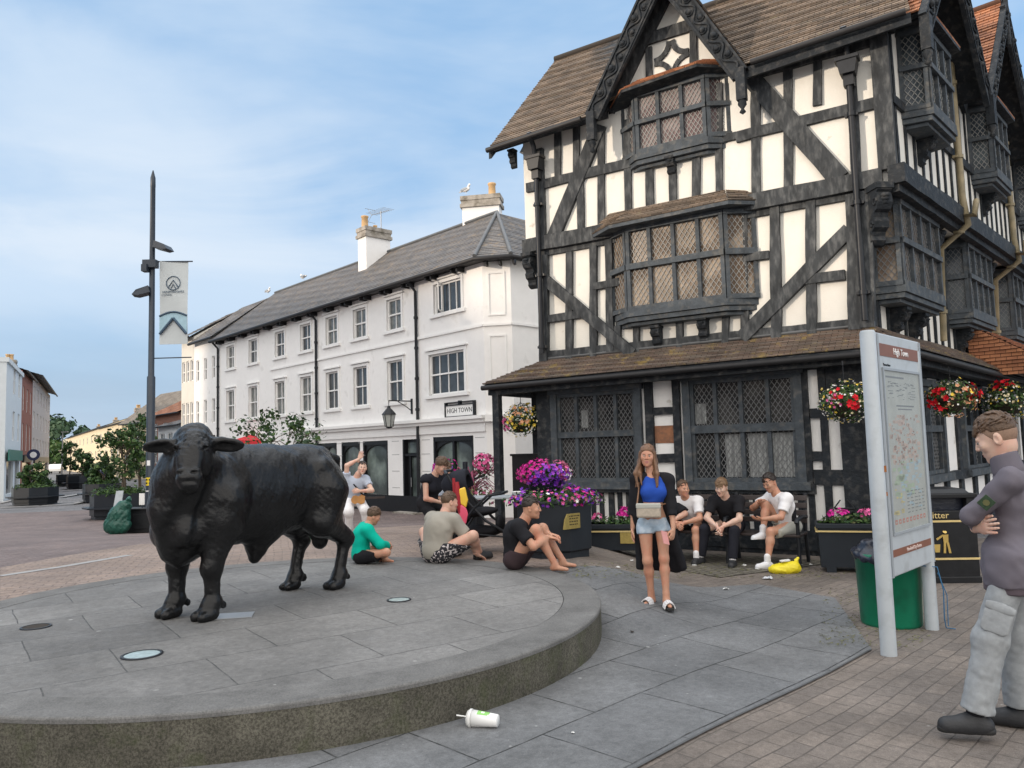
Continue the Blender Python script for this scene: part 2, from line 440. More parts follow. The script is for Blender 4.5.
def head_prims(c, F, U, s, fem=False):
    F = nrm(F); U = nrm(V(U)-F*np.dot(F, V(U))); S = np.cross(F, U)
    R = np.stack([S, F, U], 1); g = lambda x, y, z: c+(S*x+F*y+U*z)*s
    P = [ell(g(0,-.012,.035), V(.074,.094,.088)*s, R, .02), ell(g(0,.028,-.02), V(.062,.064,.085)*s, R, .03),
         ell(g(0,.045,-.075), V(.044,.042,.036)*s, R, .03), ell(g(0,.073,-.1), V(.021,.018,.016)*s, R, .02),
         ell(g(0,-.02,-.045), V(.058,.06,.06)*s, R, .03),
         cone(g(-.036,.078-(.004 if fem else 0),.026), g(.036,.078-(.004 if fem else 0),.026), (.007 if fem else .011)*s, (.007 if fem else .011)*s, .014),
         cone(g(0,.088,.016), g(0,.103,-.020), (.0065 if fem else .0085)*s, (.0095 if fem else .0125)*s, .010), ell(g(-.012,.095,-.025), V(.008,.008,.007)*s, R, .006), ell(g(.012,.095,-.025), V(.008,.008,.007)*s, R, .006),
         ell(g(-.043,.064,-.018), V(.022,.02,.022)*s, R, .025), ell(g(.043,.064,-.018), V(.022,.02,.022)*s, R, .025),
         sub(ell(g(-.031,.096,.008), V(.015,.013,.010)*s, R, .012)), sub(ell(g(.031,.096,.008), V(.015,.013,.010)*s, R, .012)),
         ell(g(0,.086,-.054), V(.021,.012,.006)*s, R, .006), ell(g(0,.085,-.066), V(.018,.012,.0065)*s, R, .006),
         sub(ell(g(0,.1,-.0598), V(.022,.012,.0016)*s, R, .002))]
    for sd in (-1, 1):
        P.append(ell(g(sd*.076,-.014,-.005), V(.010,.021,.034)*s, R@_rx(.2)@_rz(-sd*.35), .008)); P.append(sub(ell(g(sd*.087,-.008,-.004), V(.007,.010,.018)*s, R, .006)))
    return P, g, R
def person(label, loc, yaw, s, pel, chest, neck, head, look, hands, feet, clothes, hair=None, hup=(0,0,1), epole=None, kpole=None, hipdir=(1,0,0), shdir=(1,0,0),
           hdir=None, hpalm=None, curl=(.5,.5), skin='skin', fem=False, shoedir=None, group=None, hres=.0045, chres=.0105, name='person', bulk=1., hs=1.):
    """all points are in the figure's own frame: +y is where it faces, +x its right hand side"""
    t = thing(name, label, 'person', loc, yaw, group)
    pel, chest, neck, head = map(V, (pel, chest, neck, head)); S = nrm(shdir); HS = nrm(hipdir)
    sk = mat(skin)
    shw = (.175 if fem else .185)*s; hpw = (.095 if fem else .09)*s
    up = nrm(neck-pel); fw = nrm(np.cross(up, S)); fw = fw if np.dot(fw, nrm(np.cross(up, S))) > 0 else -fw
    fwd = nrm(np.cross(up, S))
    if (up@V(0,0,1)) < -2: fwd = -fwd
    # orientation: with S = right and up, forward = up x right
    shc = chest+ (neck-chest)*.62
    sh = {'L': shc-S*shw, 'R': shc+S*shw}; hp = {'L': pel-HS*hpw, 'R': pel+HS*hpw}
    e = {}; w = {}; kn = {}; an = {}
    ep = epole or {'L': (-.5,-1,-.3), 'R': (.5,-1,-.3)}; kp = kpole or {'L': (0,1,.2), 'R': (0,1,.2)}
    for q in 'LR':
        e[q], w[q] = ik(sh[q], hands[q], .295*s, .255*s, ep[q]); kn[q], an[q] = ik(hp[q], feet[q], .435*s, .425*s, kp[q])
    g1 = (.9 if fem else 1.)*bulk
    aL = [.052*g1, .043*g1, .027*g1]
    torso = [ell(pel+up*.02*s, V(.155*(1.05 if fem else 1)*bulk, .112*bulk, .12)*s, rotm(HS, 0, up), .05),
             ell(pel+(chest-pel)*.5, V((.125 if fem else .145)*bulk, .098*bulk, .14)*s, rotm(S, 0, nrm(chest-pel)), .06),
             ell(chest+(neck-chest)*.0, V((.15 if fem else .165)*bulk, .112*bulk, .155)*s, rotm(S, 0, up), .05),
             cone(shc-S*shw*.75, shc+S*shw*.75, .058*s*g1, .058*s*g1, .05)]
    if fem: torso += [ell(chest+fwd*.085*s+S*d*.07*s-up*.01*s, V(.058,.05,.058)*s, None, .03) for d in (-1, 1)]
    ud = nrm(head-neck); nk = [cone(shc, neck+ud*.05*s, .062*s, .056*s*(.85 if fem else 1), .04), cone(neck-ud*.03*s, head-ud*.03*s-nrm(look)*.012*s, .056*s*(.85 if fem else 1), .052*s*(.85 if fem else 1), .03)]
    arms = []; legs = []
    for q in 'LR':
        arms += [ell(sh[q], V(.058,.058,.058)*s*g1, None, .04), cone(sh[q], e[q], aL[0]*s, aL[1]*s, .03), cone(e[q], e[q]+(w[q]-e[q])*.35, aL[1]*s*.98, aL[1]*s*.93, .02), cone(e[q]+(w[q]-e[q])*.3, w[q], aL[1]*s*.9, aL[2]*s, .02)]
        ca = kn[q]+(an[q]-kn[q])*.3 - nrm(V(kp[q]))*.012*s
        legs += [cone(hp[q], kn[q], .088*s*bulk, .056*s*g1, .04), ell(kn[q], V(.055,.055,.055)*s*g1, None, .02), cone(kn[q], ca, .052*s*g1, .056*s*g1, .03), cone(ca, an[q]+(kn[q]-an[q])*.12, .056*s*g1, .035*s, .03), cone(an[q]+(kn[q]-an[q])*.12, an[q], .035*s, .036*s, .02)]
    sd = shoedir or {'L': (-.15,1,0), 'R': (.15,1,0)}
    feet_p = []
    for q in 'LR':
        d = nrm(V(sd[q])); a = an[q]
        feet_p += [cone(a, a-V(0,0,.045*s)-d*.03*s, .036*s, .03*s, .02), cone(a-V(0,0,.04*s), a-V(0,0,.057*s)+d*.14*s, .036*s, .022*s, .03, None, (V(0,0,1), 1.1))]
    body = [sdf_mesh(torso+nk+arms+legs+(feet_p if clothes.get('barefoot') else []), .012)]
    s0_ = s; hP, g, R = head_prims(head, look, hup, s*hs, fem)
    body.append(sdf_mesh(hP+[cone(neck+ud*.0*s, head-ud*.03*s-nrm(look)*.012*s, .054*s*(.85 if fem else 1), .05*s*(.85 if fem else 1), .03)], hres))
    for i, q in enumerate('LR'):
        d = nrm(w[q]-e[q]) if not hdir or q not in hdir else nrm(V(hdir[q]))
        pn = (hpalm or {}).get(q, (1 if q == 'L' else -1, 0, 0))
        cr = np.cross(d, nrm(V(pn)-d*np.dot(d, V(pn))))
        sdn = 1 if q == 'R' else -1
        body.append(sdf_mesh(hand_prims(w[q], d, pn, s*(.93 if fem else 1.), sdn, curl[i]), hres))
    lp = mat('lips'); lc = g(0,.092,-.060)
    o = mesh_obj('body', body, [sk, lp], t, midx=lambda c: (np.linalg.norm(((c-lc)@R)/V(.021*s,.02*s,.0115*s), axis=1) < 1).astype(int))
    # eyes
    s = s0_*hs
    hm = mat(hair['mat']) if hair else mat('hair_brown')
    for x in (-1, 1):
        mb = MB(); fb = MB(); mb.cur = 0; mb.blob(g(x*.030,.0775,.008), .0115*s, 8, 6); mb.cur = 1; mb.blob(g(x*.030,.0855,.0075), .0062*s, 6, 4)
        fb.tube([g(x*.014,.0905,.026), g(x*.031,.0905,.030), g(x*.046,.080,.026)], [.0016*s, .0024*s, .0014*s], 5)
        mb.build('eye', [mat('eye_white'), mat('eye_dark')], t, world=False)
        fb.build('eyebrow', hm, t, world=False)
    # hair
    if hair:
        L = hair.get('len', 'short'); hp_ = []; th = hair.get('th', .012)
        fr = hair.get('front', .055)      # height of the hairline above the eyes
        hp_.append(ell(g(0,-.016,.047), V(.074+th*.7,.094+th*.6,.082+th)*s, R, .01))
        cl = [(g(0,.062,fr), R@V(0,.93,-.8)), (g(0,-.05,hair.get('back',-.055)), R@V(0,.25,-1)), (g(0,.02,.02+hair.get('side',0.)), R@V(0,1.3,-1))]
        base = [('e', hp_[0][1], hp_[0][2], hp_[0][3], .01, None)]
        if L == 'short': cl = [(g(0,.055,fr+.0), R@V(0,.75,-1.)), (g(0,-.05,hair.get('back',-.06)), R@V(0,.2,-1)), (g(0,.012,.0+hair.get('side',0.)), R@V(0,1.3,-.8))]
        hr = np.random.default_rng(int(abs(loc[0]*100))+5)
        tufts = []
        for k in range(hair.get('n', 40)):
            a = hr.uniform(0, 6.28); el = hr.uniform(.15, 1.35)
            dd = V(math.cos(a)*math.cos(el), math.sin(a)*math.cos(el), math.sin(el))
            p = hp_[0][1]+R@(dd*hp_[0][2]/s*s*.97); tg = R@nrm(V(hr.normal()*.3, hair.get('fwdcomb', .6), -.1+hr.normal()*.2)); 
            tg = nrm(tg-(R@dd)*np.dot(tg, R@dd))
            tufts.append(cone(p, p+tg*hair.get('tl', .032)*s+(R@dd)*.003*s, hair.get('tr', .0085)*s, .0035*s, .006))
        if hair.get('fringe'):
            for k in range(9):
                x = -.05+.1*k/8; tufts.append(cone(g(x*.9,.055,.088), g(x*1.05,.093-abs(x)*.35,.047+hr.uniform(-.006,.006)-hair['fringe']), .014*s, .006*s, .008))
        top = sdf_mesh(base, hres*1.1, disp=folds(3, .0025, 90.), clipall=cl)
        tp = sdf_mesh(tufts, hres) if tufts else None
        hh = [top]+([tp] if tp else [])
        if L == 'long':
            lo = []
            for k in range(18):
                a = -2.6+5.2*k/17; x = math.sin(a); y = -math.cos(a)
                if abs(a) > 2.15: continue
                b0 = g(.074*x, .06*y-.015, .04); b1 = g(.088*x, .075*y-.02, -.06); b2 = g(.10*x+.02*hr.normal(), .07*y-.03+(.075 if abs(a) > 1.2 else 0), -.19); b3 = g(.105*x+.02*hr.normal(), .06*y-.01+(.10 if abs(a) > 1.2 else 0), -.30-.05*hr.random())
                lo += [cone(b0, b1, .020*s, .022*s, .02), cone(b1, b2, .022*s, .022*s, .02), cone(b2, b3, .022*s, .008*s, .02)]
            hh.append(sdf_mesh(lo, .0075, disp=folds(8, .004, 60.)))
        mesh_obj('hair', hh, hm, t)
        if hair.get('fade'):   # clipped sides
            v = sdf_mesh([ell(g(0,-.014,.03), V(.0765,.0965,.09)*s, R, .01)], hres*1.1, clipall=[(g(0,.045,.02), R@V(0,1.4,-.35)), (g(0,-.05,-.045), R@V(0,.2,-1))])
            mesh_obj('clipped_hair', [v], mat(hair['fade']), t)
    # clothes
    s = s0_
    for nm, c in clothes.items():
        if nm in ('barefoot',): continue
        m = mat(c['m']); inf = c.get('inf', .016); P = []; cl = list(c.get('clip', []))
        if c['t'] == 'top':
            hem = pel-up*c.get('hem', .08)*s; hc_ = (hem, -up)
            for p in torso:
                if p[0] == 'e': P.append(ell(p[1], p[2]+inf*(1.0 if not c.get('loose') else 1.6), p[3], .05, hc_))
                else: P.append(cone(p[1], p[2], p[3]+inf, p[4]+inf, .05))
            sf = c.get('sleeve', .6)
            for q in 'LR':
                sl = c.get('sl'+q, sf)
                if sl <= 0: 
                    continue
                P.append(ell(sh[q], V(.06,.06,.06)*s*g1+inf, None, .04))
                u = e[q]-sh[q]
                if sl < 1: P.append(cone(sh[q], sh[q]+u*(sl+.25), (aL[0]+.0)*s+inf*.9, aL[0]*s+inf*1.2, .04, (sh[q]+u*sl, u)))
                else:
                    P.append(cone(sh[q], e[q], aL[0]*s+inf, aL[1]*s+inf*1.0, .03)); v = w[q]-e[q]; fl = sl-1
                    P.append(cone(e[q], e[q]+v*min(1.1, fl+.2), aL[1]*s+inf*1.0, aL[2]*s+inf*.9, .03, (e[q]+v*fl, v)))
            if c.get('hips'): P.append(ell(pel-up*.02*s, V(.155+c['hips'],.118+c['hips'],.13)*s+inf, rotm(HS, 0, up), .05, hc_))
            if c.get('neck', 0): P.append(cone(neck-up*.05*s, neck+ud*c['neck']*s, .066*s, .066*s, .03, (neck+ud*c['neck']*s, ud)))
            else: P.append(('s', ell(neck+ud*.035*s+fwd*.02*s, V(.07,.07,.05)*s, None, .01)))
            if c.get('hem', .08) > .12:
                for q in 'LR': P.append(cone(hp[q], hp[q]-up*(c['hem']+.05)*s, .10*s+inf, .10*s+inf*1.3, .08, hc_))
                P.append(cone(pel, pel-up*(c['hem']+.05)*s, .14*s, .145*s, .05, hc_, (S, .75)))
        elif c['t'] == 'legs':
            up2 = nrm(chest-pel)
            P.append(ell(pel+up*.0*s, V(.150*(1.05 if fem else 1)*bulk+inf*.8, .108*bulk+inf*.8, .125)*s, rotm(HS, 0, up), .05, (pel+up*c.get('waist', .10)*s, up)))
            lf = c.get('len', 1.)
            for q in 'LR':
                u = kn[q]-hp[q]; v = an[q]-kn[q]
                wc_ = (pel+up*c.get('waist', .10)*s, up)
                if lf <= 1: P.append(cone(hp[q], hp[q]+u*(lf+.15), .09*s*bulk+inf, (.092-.03*lf)*s+inf*1.5+c.get('flare', 0), c.get('k', .05), [(hp[q]+u*lf, u), (hp[q]+up*(c.get('waist', .10))*s, nrm(up-u*np.dot(up, u)*.9))]))
                else:
                    P.append(cone(hp[q], kn[q], .088*s*bulk+inf*c.get('hipf', .7), .060*s+inf*1.1, .05, (hp[q]+up*max(.04, c.get('waist', .10))*s, nrm(up-u*np.dot(up, u)*.9)) if abs(np.dot(nrm(u), up)) < .8 else wc_)); f2 = lf-1
                    P.append(ell(kn[q], V(.044,.044,.044)*s+inf, None, .05))
                    P.append(cone(kn[q], kn[q]+v*f2, .060*s+inf*.9, (.066-c.get('taper', .022)*f2)*s+inf, .04, (kn[q]+v*f2, v)))
        elif c['t'] == 'shoes':
            for q in 'LR':
                pp = []; so = []
                d = nrm(V(sd[q])); a = an[q]; z = V(0,0,1)
                sl_ = c.get('h', .075)*s
                fl = a-z*sl_
                cp = [(fl+z*.012*s, -z)]
                pp += [cone(a-z*.035*s-d*.035*s, a-z*.03*s+d*.045*s, .044*s, .042*s, .03, cp), cone(a-z*.04*s+d*.03*s, fl+z*.03*s+d*.15*s, .046*s, .036*s, .04, cp), cone(a, a-z*.04*s-d*.015*s, .046*s, .045*s, .02, (a+z*.015*s, z)),
                       cone(fl+z*.03*s-d*.04*s, fl+z*.03*s+d*.14*s, .043*s, .043*s, .03, cp)]
                cs = [(fl+z*.026*s, z), (fl, -z)]
                so += [cone(fl+z*.015*s-d*.045*s, fl+z*.015*s+d*.05*s, .047*s, .043*s, .01, cs), cone(fl+z*.015*s+d*.05*s, fl+z*.015*s+d*.155*s, .045*s, .040*s, .01, cs)]
                ob_ = mesh_obj('shoe', [sdf_mesh(pp, .007)], m, t)
                mesh_obj('shoe_sole', [sdf_mesh(so, .006)], mat(c.get('sole', 'sole_white')), ob_)
            continue
        elif c['t'] == 'prims':
            if c.get('each'):
                for q in 'LR': mesh_obj(nm, [sdf_mesh([cone(an[q]+V(0,0,c['each'])*s, an[q], .043*s, .045*s, .01)], .007)], m, t)
                continue
            P = c['f'](dict(pel=pel, chest=chest, neck=neck, head=head, sh=sh, hp=hp, e=e, w=w, kn=kn, an=an, S=S, up=up, fwd=fwd, s=s, g=g, R=R)); cl = list(c.get('clip', []))
            mesh_obj(nm, [sdf_mesh(P, c.get('h', .008), disp=folds(hash_(nm), c.get('fold', .0), 25.) if c.get('fold') else None, clipall=cl)], m, t); continue
        mesh_obj(nm, [sdf_mesh(P, chres, disp=folds(hash_(nm+label[:6]), c.get('fold', .006), c.get('ff', 16.)), clipall=cl)], m, t)
    t['_j'] = 0; del t['_j']
    return t, dict(pel=pel, chest=chest, neck=neck, head=head, sh=sh, hp=hp, e=e, w=w, kn=kn, an=an, S=S, up=up, fwd=fwd, s=s, g=g, R=R)
def hash_(s): return sum((i+1)*ord(c) for i, c in enumerate(s)) % 9973
# ---------------------------------------------------------------- materials
mat('plaster', (.73,.71,.655), .85, .05, 3., .004, 60., col2=(.52,.46,.38), c2amt=.73, c2scale=5., c2w=.05)
mat('plaster_side', (.80,.79,.77), .85, .07, 3., .004, 60., col2=(.50,.47,.42), c2amt=.70, c2scale=5., c2w=.06)
mat('timber', (.042,.046,.050), .8, .5, 7., .020, 22., col2=(.088,.092,.094), c2amt=.58, c2scale=14., c2w=.12, stretch=(1,1,.35))
mat('timber_dark', (.016,.020,.025), .7, .4, 6., .012, 26., col2=(.06,.06,.06), c2amt=.6, c2scale=10.)
mat('timber_grey', (.062,.073,.084), .75, .4, 6., .010, 34., col2=(.12,.12,.115), c2amt=.62, c2scale=9.)
mat('lead_came', (.26,.26,.25), .5, .2, 20.)
mat('lead_came_dark', (.16,.165,.17), .5, .2, 20.)
def glass(name, col, r=.08, var=.3, c2=None):
    m = mat(name, col, max(r, .14), var, 2.5, .003, 8., spec=.22, col2=c2, c2amt=.5, c2scale=2.2, c2w=.06); return m
glass('glass_dark', (.018,.020,.022), .07, .5, (.05,.05,.05))
glass('glass_curtain', (.10,.065,.04), .3, .5, (.27,.21,.155))
glass('glass_ground', (.025,.027,.028), .08, .5, (.12,.125,.125))
glass('glass_rose', (.13,.085,.085), .3, .35, (.26,.21,.2))
glass('glass_blue', (.06,.075,.09), .1, .4, (.09,.11,.12))
def roof_mat(name, cols, moss=None, mamt=.62, rough=.85):
    n = NT(name, rough); uv = n.mapping('UV'); ob = n.mapping('Object')
    f, fac = n.brick(uv, 1., .17, .1, .006, c1=(0,0,0,1), c2=(1,1,1,1), cm=(.4,.4,.4,1))
    c = n.ramp(f, [(i/(len(cols)-1), q) for i, q in enumerate(cols)])
    big = n.rng(n.noise(ob, 1.3, 6), .3, .7, .72, 1.25); cc = n.N.new('ShaderNodeCombineColor'); [n.L.new(big, cc.inputs[i]) for i in range(3)]
    c = n.mix(1., c, cc.outputs[0], 'MULTIPLY'); c = n.mix(fac, c, tuple(.35*k for k in cols[0]))
    if moss is not None:
        k = n.rng(n.noise(ob, 4., 9, .75), mamt, mamt+.08); c = n.mix(k, c, moss)
    n.out(c, n.noise(ob, 60., 5), .006)
roof_mat('roof_tiles', [(.098,.078,.062),(.160,.125,.095),(.205,.155,.115),(.125,.103,.085)], (.20,.17,.11), .60)
roof_mat('roof_tiles_orange', [(.22,.09,.045),(.34,.14,.07),(.40,.17,.08),(.26,.11,.06)], (.26,.2,.12), .64)
roof_mat('apron_tiles', [(.115,.092,.08),(.205,.150,.12),(.185,.16,.135),(.23,.165,.13)], (.34,.26,.11), .55)
roof_mat('slates', [(.088,.083,.082),(.115,.108,.104),(.135,.125,.118),(.10,.094,.090)], (.19,.145,.10), .53, .6)
roof_mat('far_tiles', [(.14,.12,.10),(.20,.17,.14),(.17,.15,.12)], None)
mat('white_paint', (.81,.80,.785), .75, .05, 2.5, .0015, 70., col2=(.60,.59,.57), c2amt=.70, c2scale=2.5, c2w=.1)
mat('white_trim', (.80,.795,.78), .6, .05, 4.)
mat('cream_paint', (.68,.60,.46), .8, .07, 2.)
mat('grey_joint_line', (.33,.33,.33), .8, .1, 4.)
mat('black_paint', (.012,.013,.015), .38, .3, 10., .001, 40.)
mat('black_metal', (.016,.018,.022), .42, .3, 12.)
mat('blue_black_metal', (.028,.040,.060), .45, .2, 8.)
mat('gutter', (.02,.02,.022), .5, .2, 8.)
mat('shop_glass', (.055,.07,.068), .09, .5, 1.2, spec=.6, col2=(.16,.20,.18), c2amt=.55, c2scale=1.1)
mat('chimney_pot', (.55,.36,.18), .8, .15, 8.)
mat('stone_cap', (.36,.33,.29), .9, .25, 8., .01, 30., col2=(.18,.16,.13), c2amt=.55)
mat('brick_red', (.27,.10,.065), .85, .2, 10.)
mat('brick_far', (.24,.12,.085), .85, .2, 6.)
mat('pink_wall', (.50,.44,.40), .8, .08, 3.); mat('blue_white_wall', (.62,.66,.68), .8, .06, 3.)
mat('glass_far', (.10,.13,.15), .15, .3, 3.)
mat('teal_paint', (.03,.16,.13), .5, .1, 3.); mat('navy_paint', (.012,.02,.07), .5, .1, 3.)
mat('bull_dummy')
mat('gold', (.62,.44,.14), .35, .1, 10., metal=.8); mat('gold_paint', (.60,.46,.20), .45, .1, 10.)
mat('brass', (.42,.32,.10), .42, .2, 30., .001, 60., metal=.6)
mat('pole_paint', (.020,.030,.045), .4, .2, 6.)
mat('sign_grey', (.43,.47,.50), .45, .06, 5., .0006, 60., col2=(.36,.39,.41), c2amt=.62, c2scale=7.)
mat('sign_grey_dark', (.30,.33,.36), .45, .06, 5.)
mat('sign_brown', (.20,.075,.04), .5, .1, 6.); mat('white_ink', (.8,.8,.8), .6, .02); mat('pale_pink_ink', (.75,.62,.58), .6, .02); mat('rust', (.30,.11,.03), .9, .3, 20.)
mat('bin_green', (.0,.165,.085), .42, .12, 5., .0008, 30., col2=(.0,.095,.05), c2amt=.6, c2scale=5.)
mat('bag_black', (.012,.016,.03), .3, .3, 10., .004, 25.); mat('bag_green', (.012,.075,.055), .4, .35, 8., .01, 20.)
mat('bag_yellow', (.75,.62,.02), .45, .12, 10., .004, 25.)
mat('leaf', (.055,.105,.025), .6, .4, 9., spec=.3); mat('leaf_dark', (.022,.055,.016), .6, .4, 9., spec=.3); mat('leaf_light', (.10,.16,.04), .6, .3, 9., spec=.3)
mat('leaf_far', (.035,.075,.03), .7, .3, 2.); mat('leaf_olive', (.13,.13,.05), .7, .3, 9.)
mat('bark', (.12,.095,.07), .9, .3, 12., .01, 20.)
for nm, c in dict(petal_magenta=(.55,.02,.26), petal_pink=(.70,.13,.33), petal_purple=(.15,.03,.42), petal_violet=(.30,.06,.48), petal_white=(.78,.76,.74), petal_red=(.60,.008,.02),
                  petal_yellow=(.72,.52,.07), petal_cream=(.75,.66,.42), petal_peach=(.70,.36,.20), petal_dusky=(.36,.09,.16)).items(): mat(nm, c, .6, .15, 30., spec=.25)
mat('planter_metal', (.018,.023,.030), .42, .15, 3., .0006, 30., coat=.1)
mat('soil', (.03,.022,.015), .95, .4, 20.)
mat('bench_wood', (.030,.020,.018), .45, .3, 10., stretch=(1,1,6)); 
mat('cloud_white', (.7,.7,.7))
# people
for k_ in ('timber','timber_dark','timber_grey','planter_metal','black_metal','gutter','black_paint'): MATS[k_].node_tree.nodes['Principled BSDF'].inputs['Specular IOR Level'].default_value = .28
def skinmat(n, c): mat(n, c, .5, .06, 14., sss=.12, spec=.4, col2=tuple(k*m for k, m in zip(c, (1.02,.86,.84))), c2amt=.55, c2scale=9.)
skinmat('skin', (.56,.345,.26)); skinmat('skin_tan', (.50,.27,.18)); skinmat('skin_pale', (.62,.42,.33))
mat('lips', (.42,.17,.15), .45); mat('eye_white', (.38,.35,.32), .4); mat('eye_dark', (.03,.02,.015), .2)
mat('hair_brown', (.085,.048,.026), .5, .45, 60., .004, 120.); mat('hair_dark', (.020,.013,.010), .5, .45, 60., .004, 120.); mat('hair_light', (.17,.10,.052), .5, .4, 60., .004, 120.)
mat('hair_long', (.155,.078,.040), .48, .5, 40., .004, 100., stretch=(1,1,.12)); mat('fade_brown', (.26,.165,.115), .7, .2, 90.); mat('fade_dark', (.16,.10,.075), .7, .2, 90.)
def cloth(n, c, v=.08, **k): return mat(n, c, k.pop('rough', .9), v, 6., .0012, 260., spec=.2, **k)
cloth('cloth_black', (.014,.014,.017), .2); cloth('cloth_navy', (.016,.017,.024), .2); cloth('cloth_white', (.74,.73,.74)); cloth('cloth_taupe', (.31,.29,.25)); cloth('cloth_teal', (.0,.40,.29))
cloth('cloth_plum', (.148,.136,.162)); cloth('cloth_grey', (.315,.335,.35), .12, col2=(.275,.292,.305), c2amt=.5, c2scale=25.); cloth('cloth_plum_dark', (.105,.085,.10))
cloth('cloth_brown', (.045,.030,.034)); cloth('cloth_blue', (.022,.075,.38)); cloth('denim', (.36,.46,.56), .2, col2=(.52,.60,.68), c2amt=.55, c2scale=14.); cloth('cloth_stone', (.42,.42,.38))
cloth('cloth_bluegrey', (.42,.47,.56)); cloth('cloth_pattern', (.03,.03,.035), .2, col2=(.55,.50,.50), c2amt=.56, c2scale=32., c2w=.02)
mat('sole_white', (.7,.7,.69), .6); mat('sole_black', (.015,.015,.015), .6); mat('trainer_black', (.020,.021,.024), .6, .3, 20., .002, 80.); mat('trainer_white', (.68,.68,.70), .6, .12, 14.)
mat('handbag', (.42,.36,.29), .55, .18, 40., .002, 120.); mat('strap_brown', (.20,.10,.05), .5); mat('patch_green', (.03,.06,.03), .8, .5, 60.)
mat('guitar_wood', (.45,.22,.07), .35, .2, 10.); mat('foil_yellow', (.80,.52,.05), .3, .1, 5.); mat('foil_pink', (.75,.10,.18), .35, .1, 5.); mat('cloth_red', (.30,.012,.02), .7)
mat('cup_white', (.78,.78,.76), .45, .04, 5.); mat('cup_green', (.22,.50,.12), .5); mat('cup_pink', (.6,.2,.3), .5); mat('phone_case', (.75,.35,.33), .4)
mat('litter_white', (.70,.70,.68), .7, .1, 20.); mat('silver_foil', (.5,.52,.55), .3, .3, 30., .003, 60.)
mat('red_canvas', (.55,.02,.03), .7); mat('yellow_sticker', (.75,.55,.02), .5)
mat('banner_cloth', (.52,.56,.57), .8, .05, 3.); mat('banner_blue', (.34,.50,.58), .8); mat('banner_dark', (.06,.10,.15), .8)
mat('steel', (.35,.36,.37), .4, .1, 10., metal=.6); mat('light_lens', (.30,.38,.38), .2, .3, 20.); mat('terracotta_panel', (.20,.10,.06), .8, .15, 20., col2=(.32,.14,.07), c2amt=.5, c2scale=12.)
mat('pipe_ochre', (.27,.22,.13), .6, .2, 6., col2=(.18,.15,.09), c2amt=.55, c2scale=4.); mat('pipe_lead', (.09,.095,.10), .55, .25, 6.)
mat('lamp_glass', (.40,.42,.40), .15, .1, 5.)
# ---------------------------------------------------------------- ground
def paving(name, c1, c2, cm, bw, rh, mort, rot, stain=(.55,.55,.53), stain_t=.70, dark=.5, rough=.8, small=None, bdist=.008, wet=None):
    n = NT(name, rough, spec=.35); ob = n.mapping('Object', rot=(0,0,rot))
    wn = n.N.new('ShaderNodeTexNoise'); n.L.new(ob, wn.inputs[0]); wn.inputs['Scale'].default_value = 1.3
    wv = n.N.new('ShaderNodeVectorMath'); wv.operation = 'MULTIPLY_ADD'; n.L.new(wn.outputs[1], wv.inputs[0]); wv.inputs[1].default_value = (.05,.05,0); n.L.new(ob, wv.inputs[2])
    f, fac = n.brick(wv.outputs[0], 1., bw, rh, mort, c1=(0,0,0,1), c2=(1,1,1,1), cm=(.5,.5,.5,1))
    c = n.mix(f, c1, c2)
    a = n.rng(n.noise(ob, .8, 8, .7), .25, .75, .58, 1.42); b = n.rng(n.noise(ob, 22., 8, .8), .25, .75, .62, 1.38); sp = n.rng(n.noise(ob, 140., 4, .8), .3, .7, .70, 1.30)
    for k in (a, b, sp):
        cc = n.N.new('ShaderNodeCombineColor'); [n.L.new(k, cc.inputs[i]) for i in range(3)]; c = n.mix(1., c, cc.outputs[0], 'MULTIPLY')
    crack = n.rng(n.noise(ob, 9., 3), .35, .55, .35, 1.)
    c = n.mix(n.math('MULTIPLY', fac, crack), c, cm)
    # old chewing gum and droppings: small pale blots with a shape of their own
    d = n.voro(wv.outputs[0], 2.1); blot = n.rng(d, .03, .05, 1., 0.); msk = n.rng(n.noise(ob, .9, 2), .47, .52)
    c = n.mix(n.math('MULTIPLY', n.math('MULTIPLY', blot, msk), .55), c, stain)
    d2 = n.voro(n.mapping('Object', scale=(1.,1.6,1.), loc=(3.3,1.7,0)), 3.3); blot2 = n.rng(d2, .022, .04, 1., 0.)
    c = n.mix(n.math('MULTIPLY', blot2, .55), c, stain)
    d3 = n.voro(n.mapping('Object', scale=(1.,1.3,1.), loc=(1.3,7.7,0)), 7.); c = n.mix(n.math('MULTIPLY', n.rng(d3, .03, .05, 1., 0.), .28), c, stain)
    sc = n.rng(n.noise(n.mapping('Object', scale=(1.,2.2,1.), rot=(0,0,.5)), 5.5, 9, .8), stain_t, stain_t+.03); c = n.mix(n.math('MULTIPLY', sc, .5), c, stain)
    dk = n.rng(n.noise(n.mapping('Object', loc=(9,4,0)), 1.7, 9, .75), .60, .70); c = n.mix(n.math('MULTIPLY', dk, .30), c, tuple(k*dark for k in c1))
    h = n.math('ADD', n.math('MULTIPLY', fac, -1.2), n.math('MULTIPLY', n.noise(ob, 45., 6, .7), .9))
    r = n.rng(n.noise(ob, 6., 6), .3, .7, rough-.12, rough+.1)
    return n.out(c, h, bdist, r)
FLROT = 0.0
_a, _b = onz(687,755), onz(882,645); FD = nrm((_b-_a)[:2]); FLROT = math.atan2(FD[1], FD[0])
paving('flagstones', (.130,.134,.139), (.165,.168,.171), (.035,.036,.036), .95, .62, .006, -FLROT)
paving('plinth_flags', (.142,.139,.135), (.178,.174,.168), (.070,.070,.069), .95, .75, .005, -.62, stain_t=.66, bdist=.006)
paving('brick_setts', (.190,.160,.137), (.148,.127,.112), (.095,.082,.072), .24, .12, .0045, -FLROT+.0, stain=(.42,.40,.37))
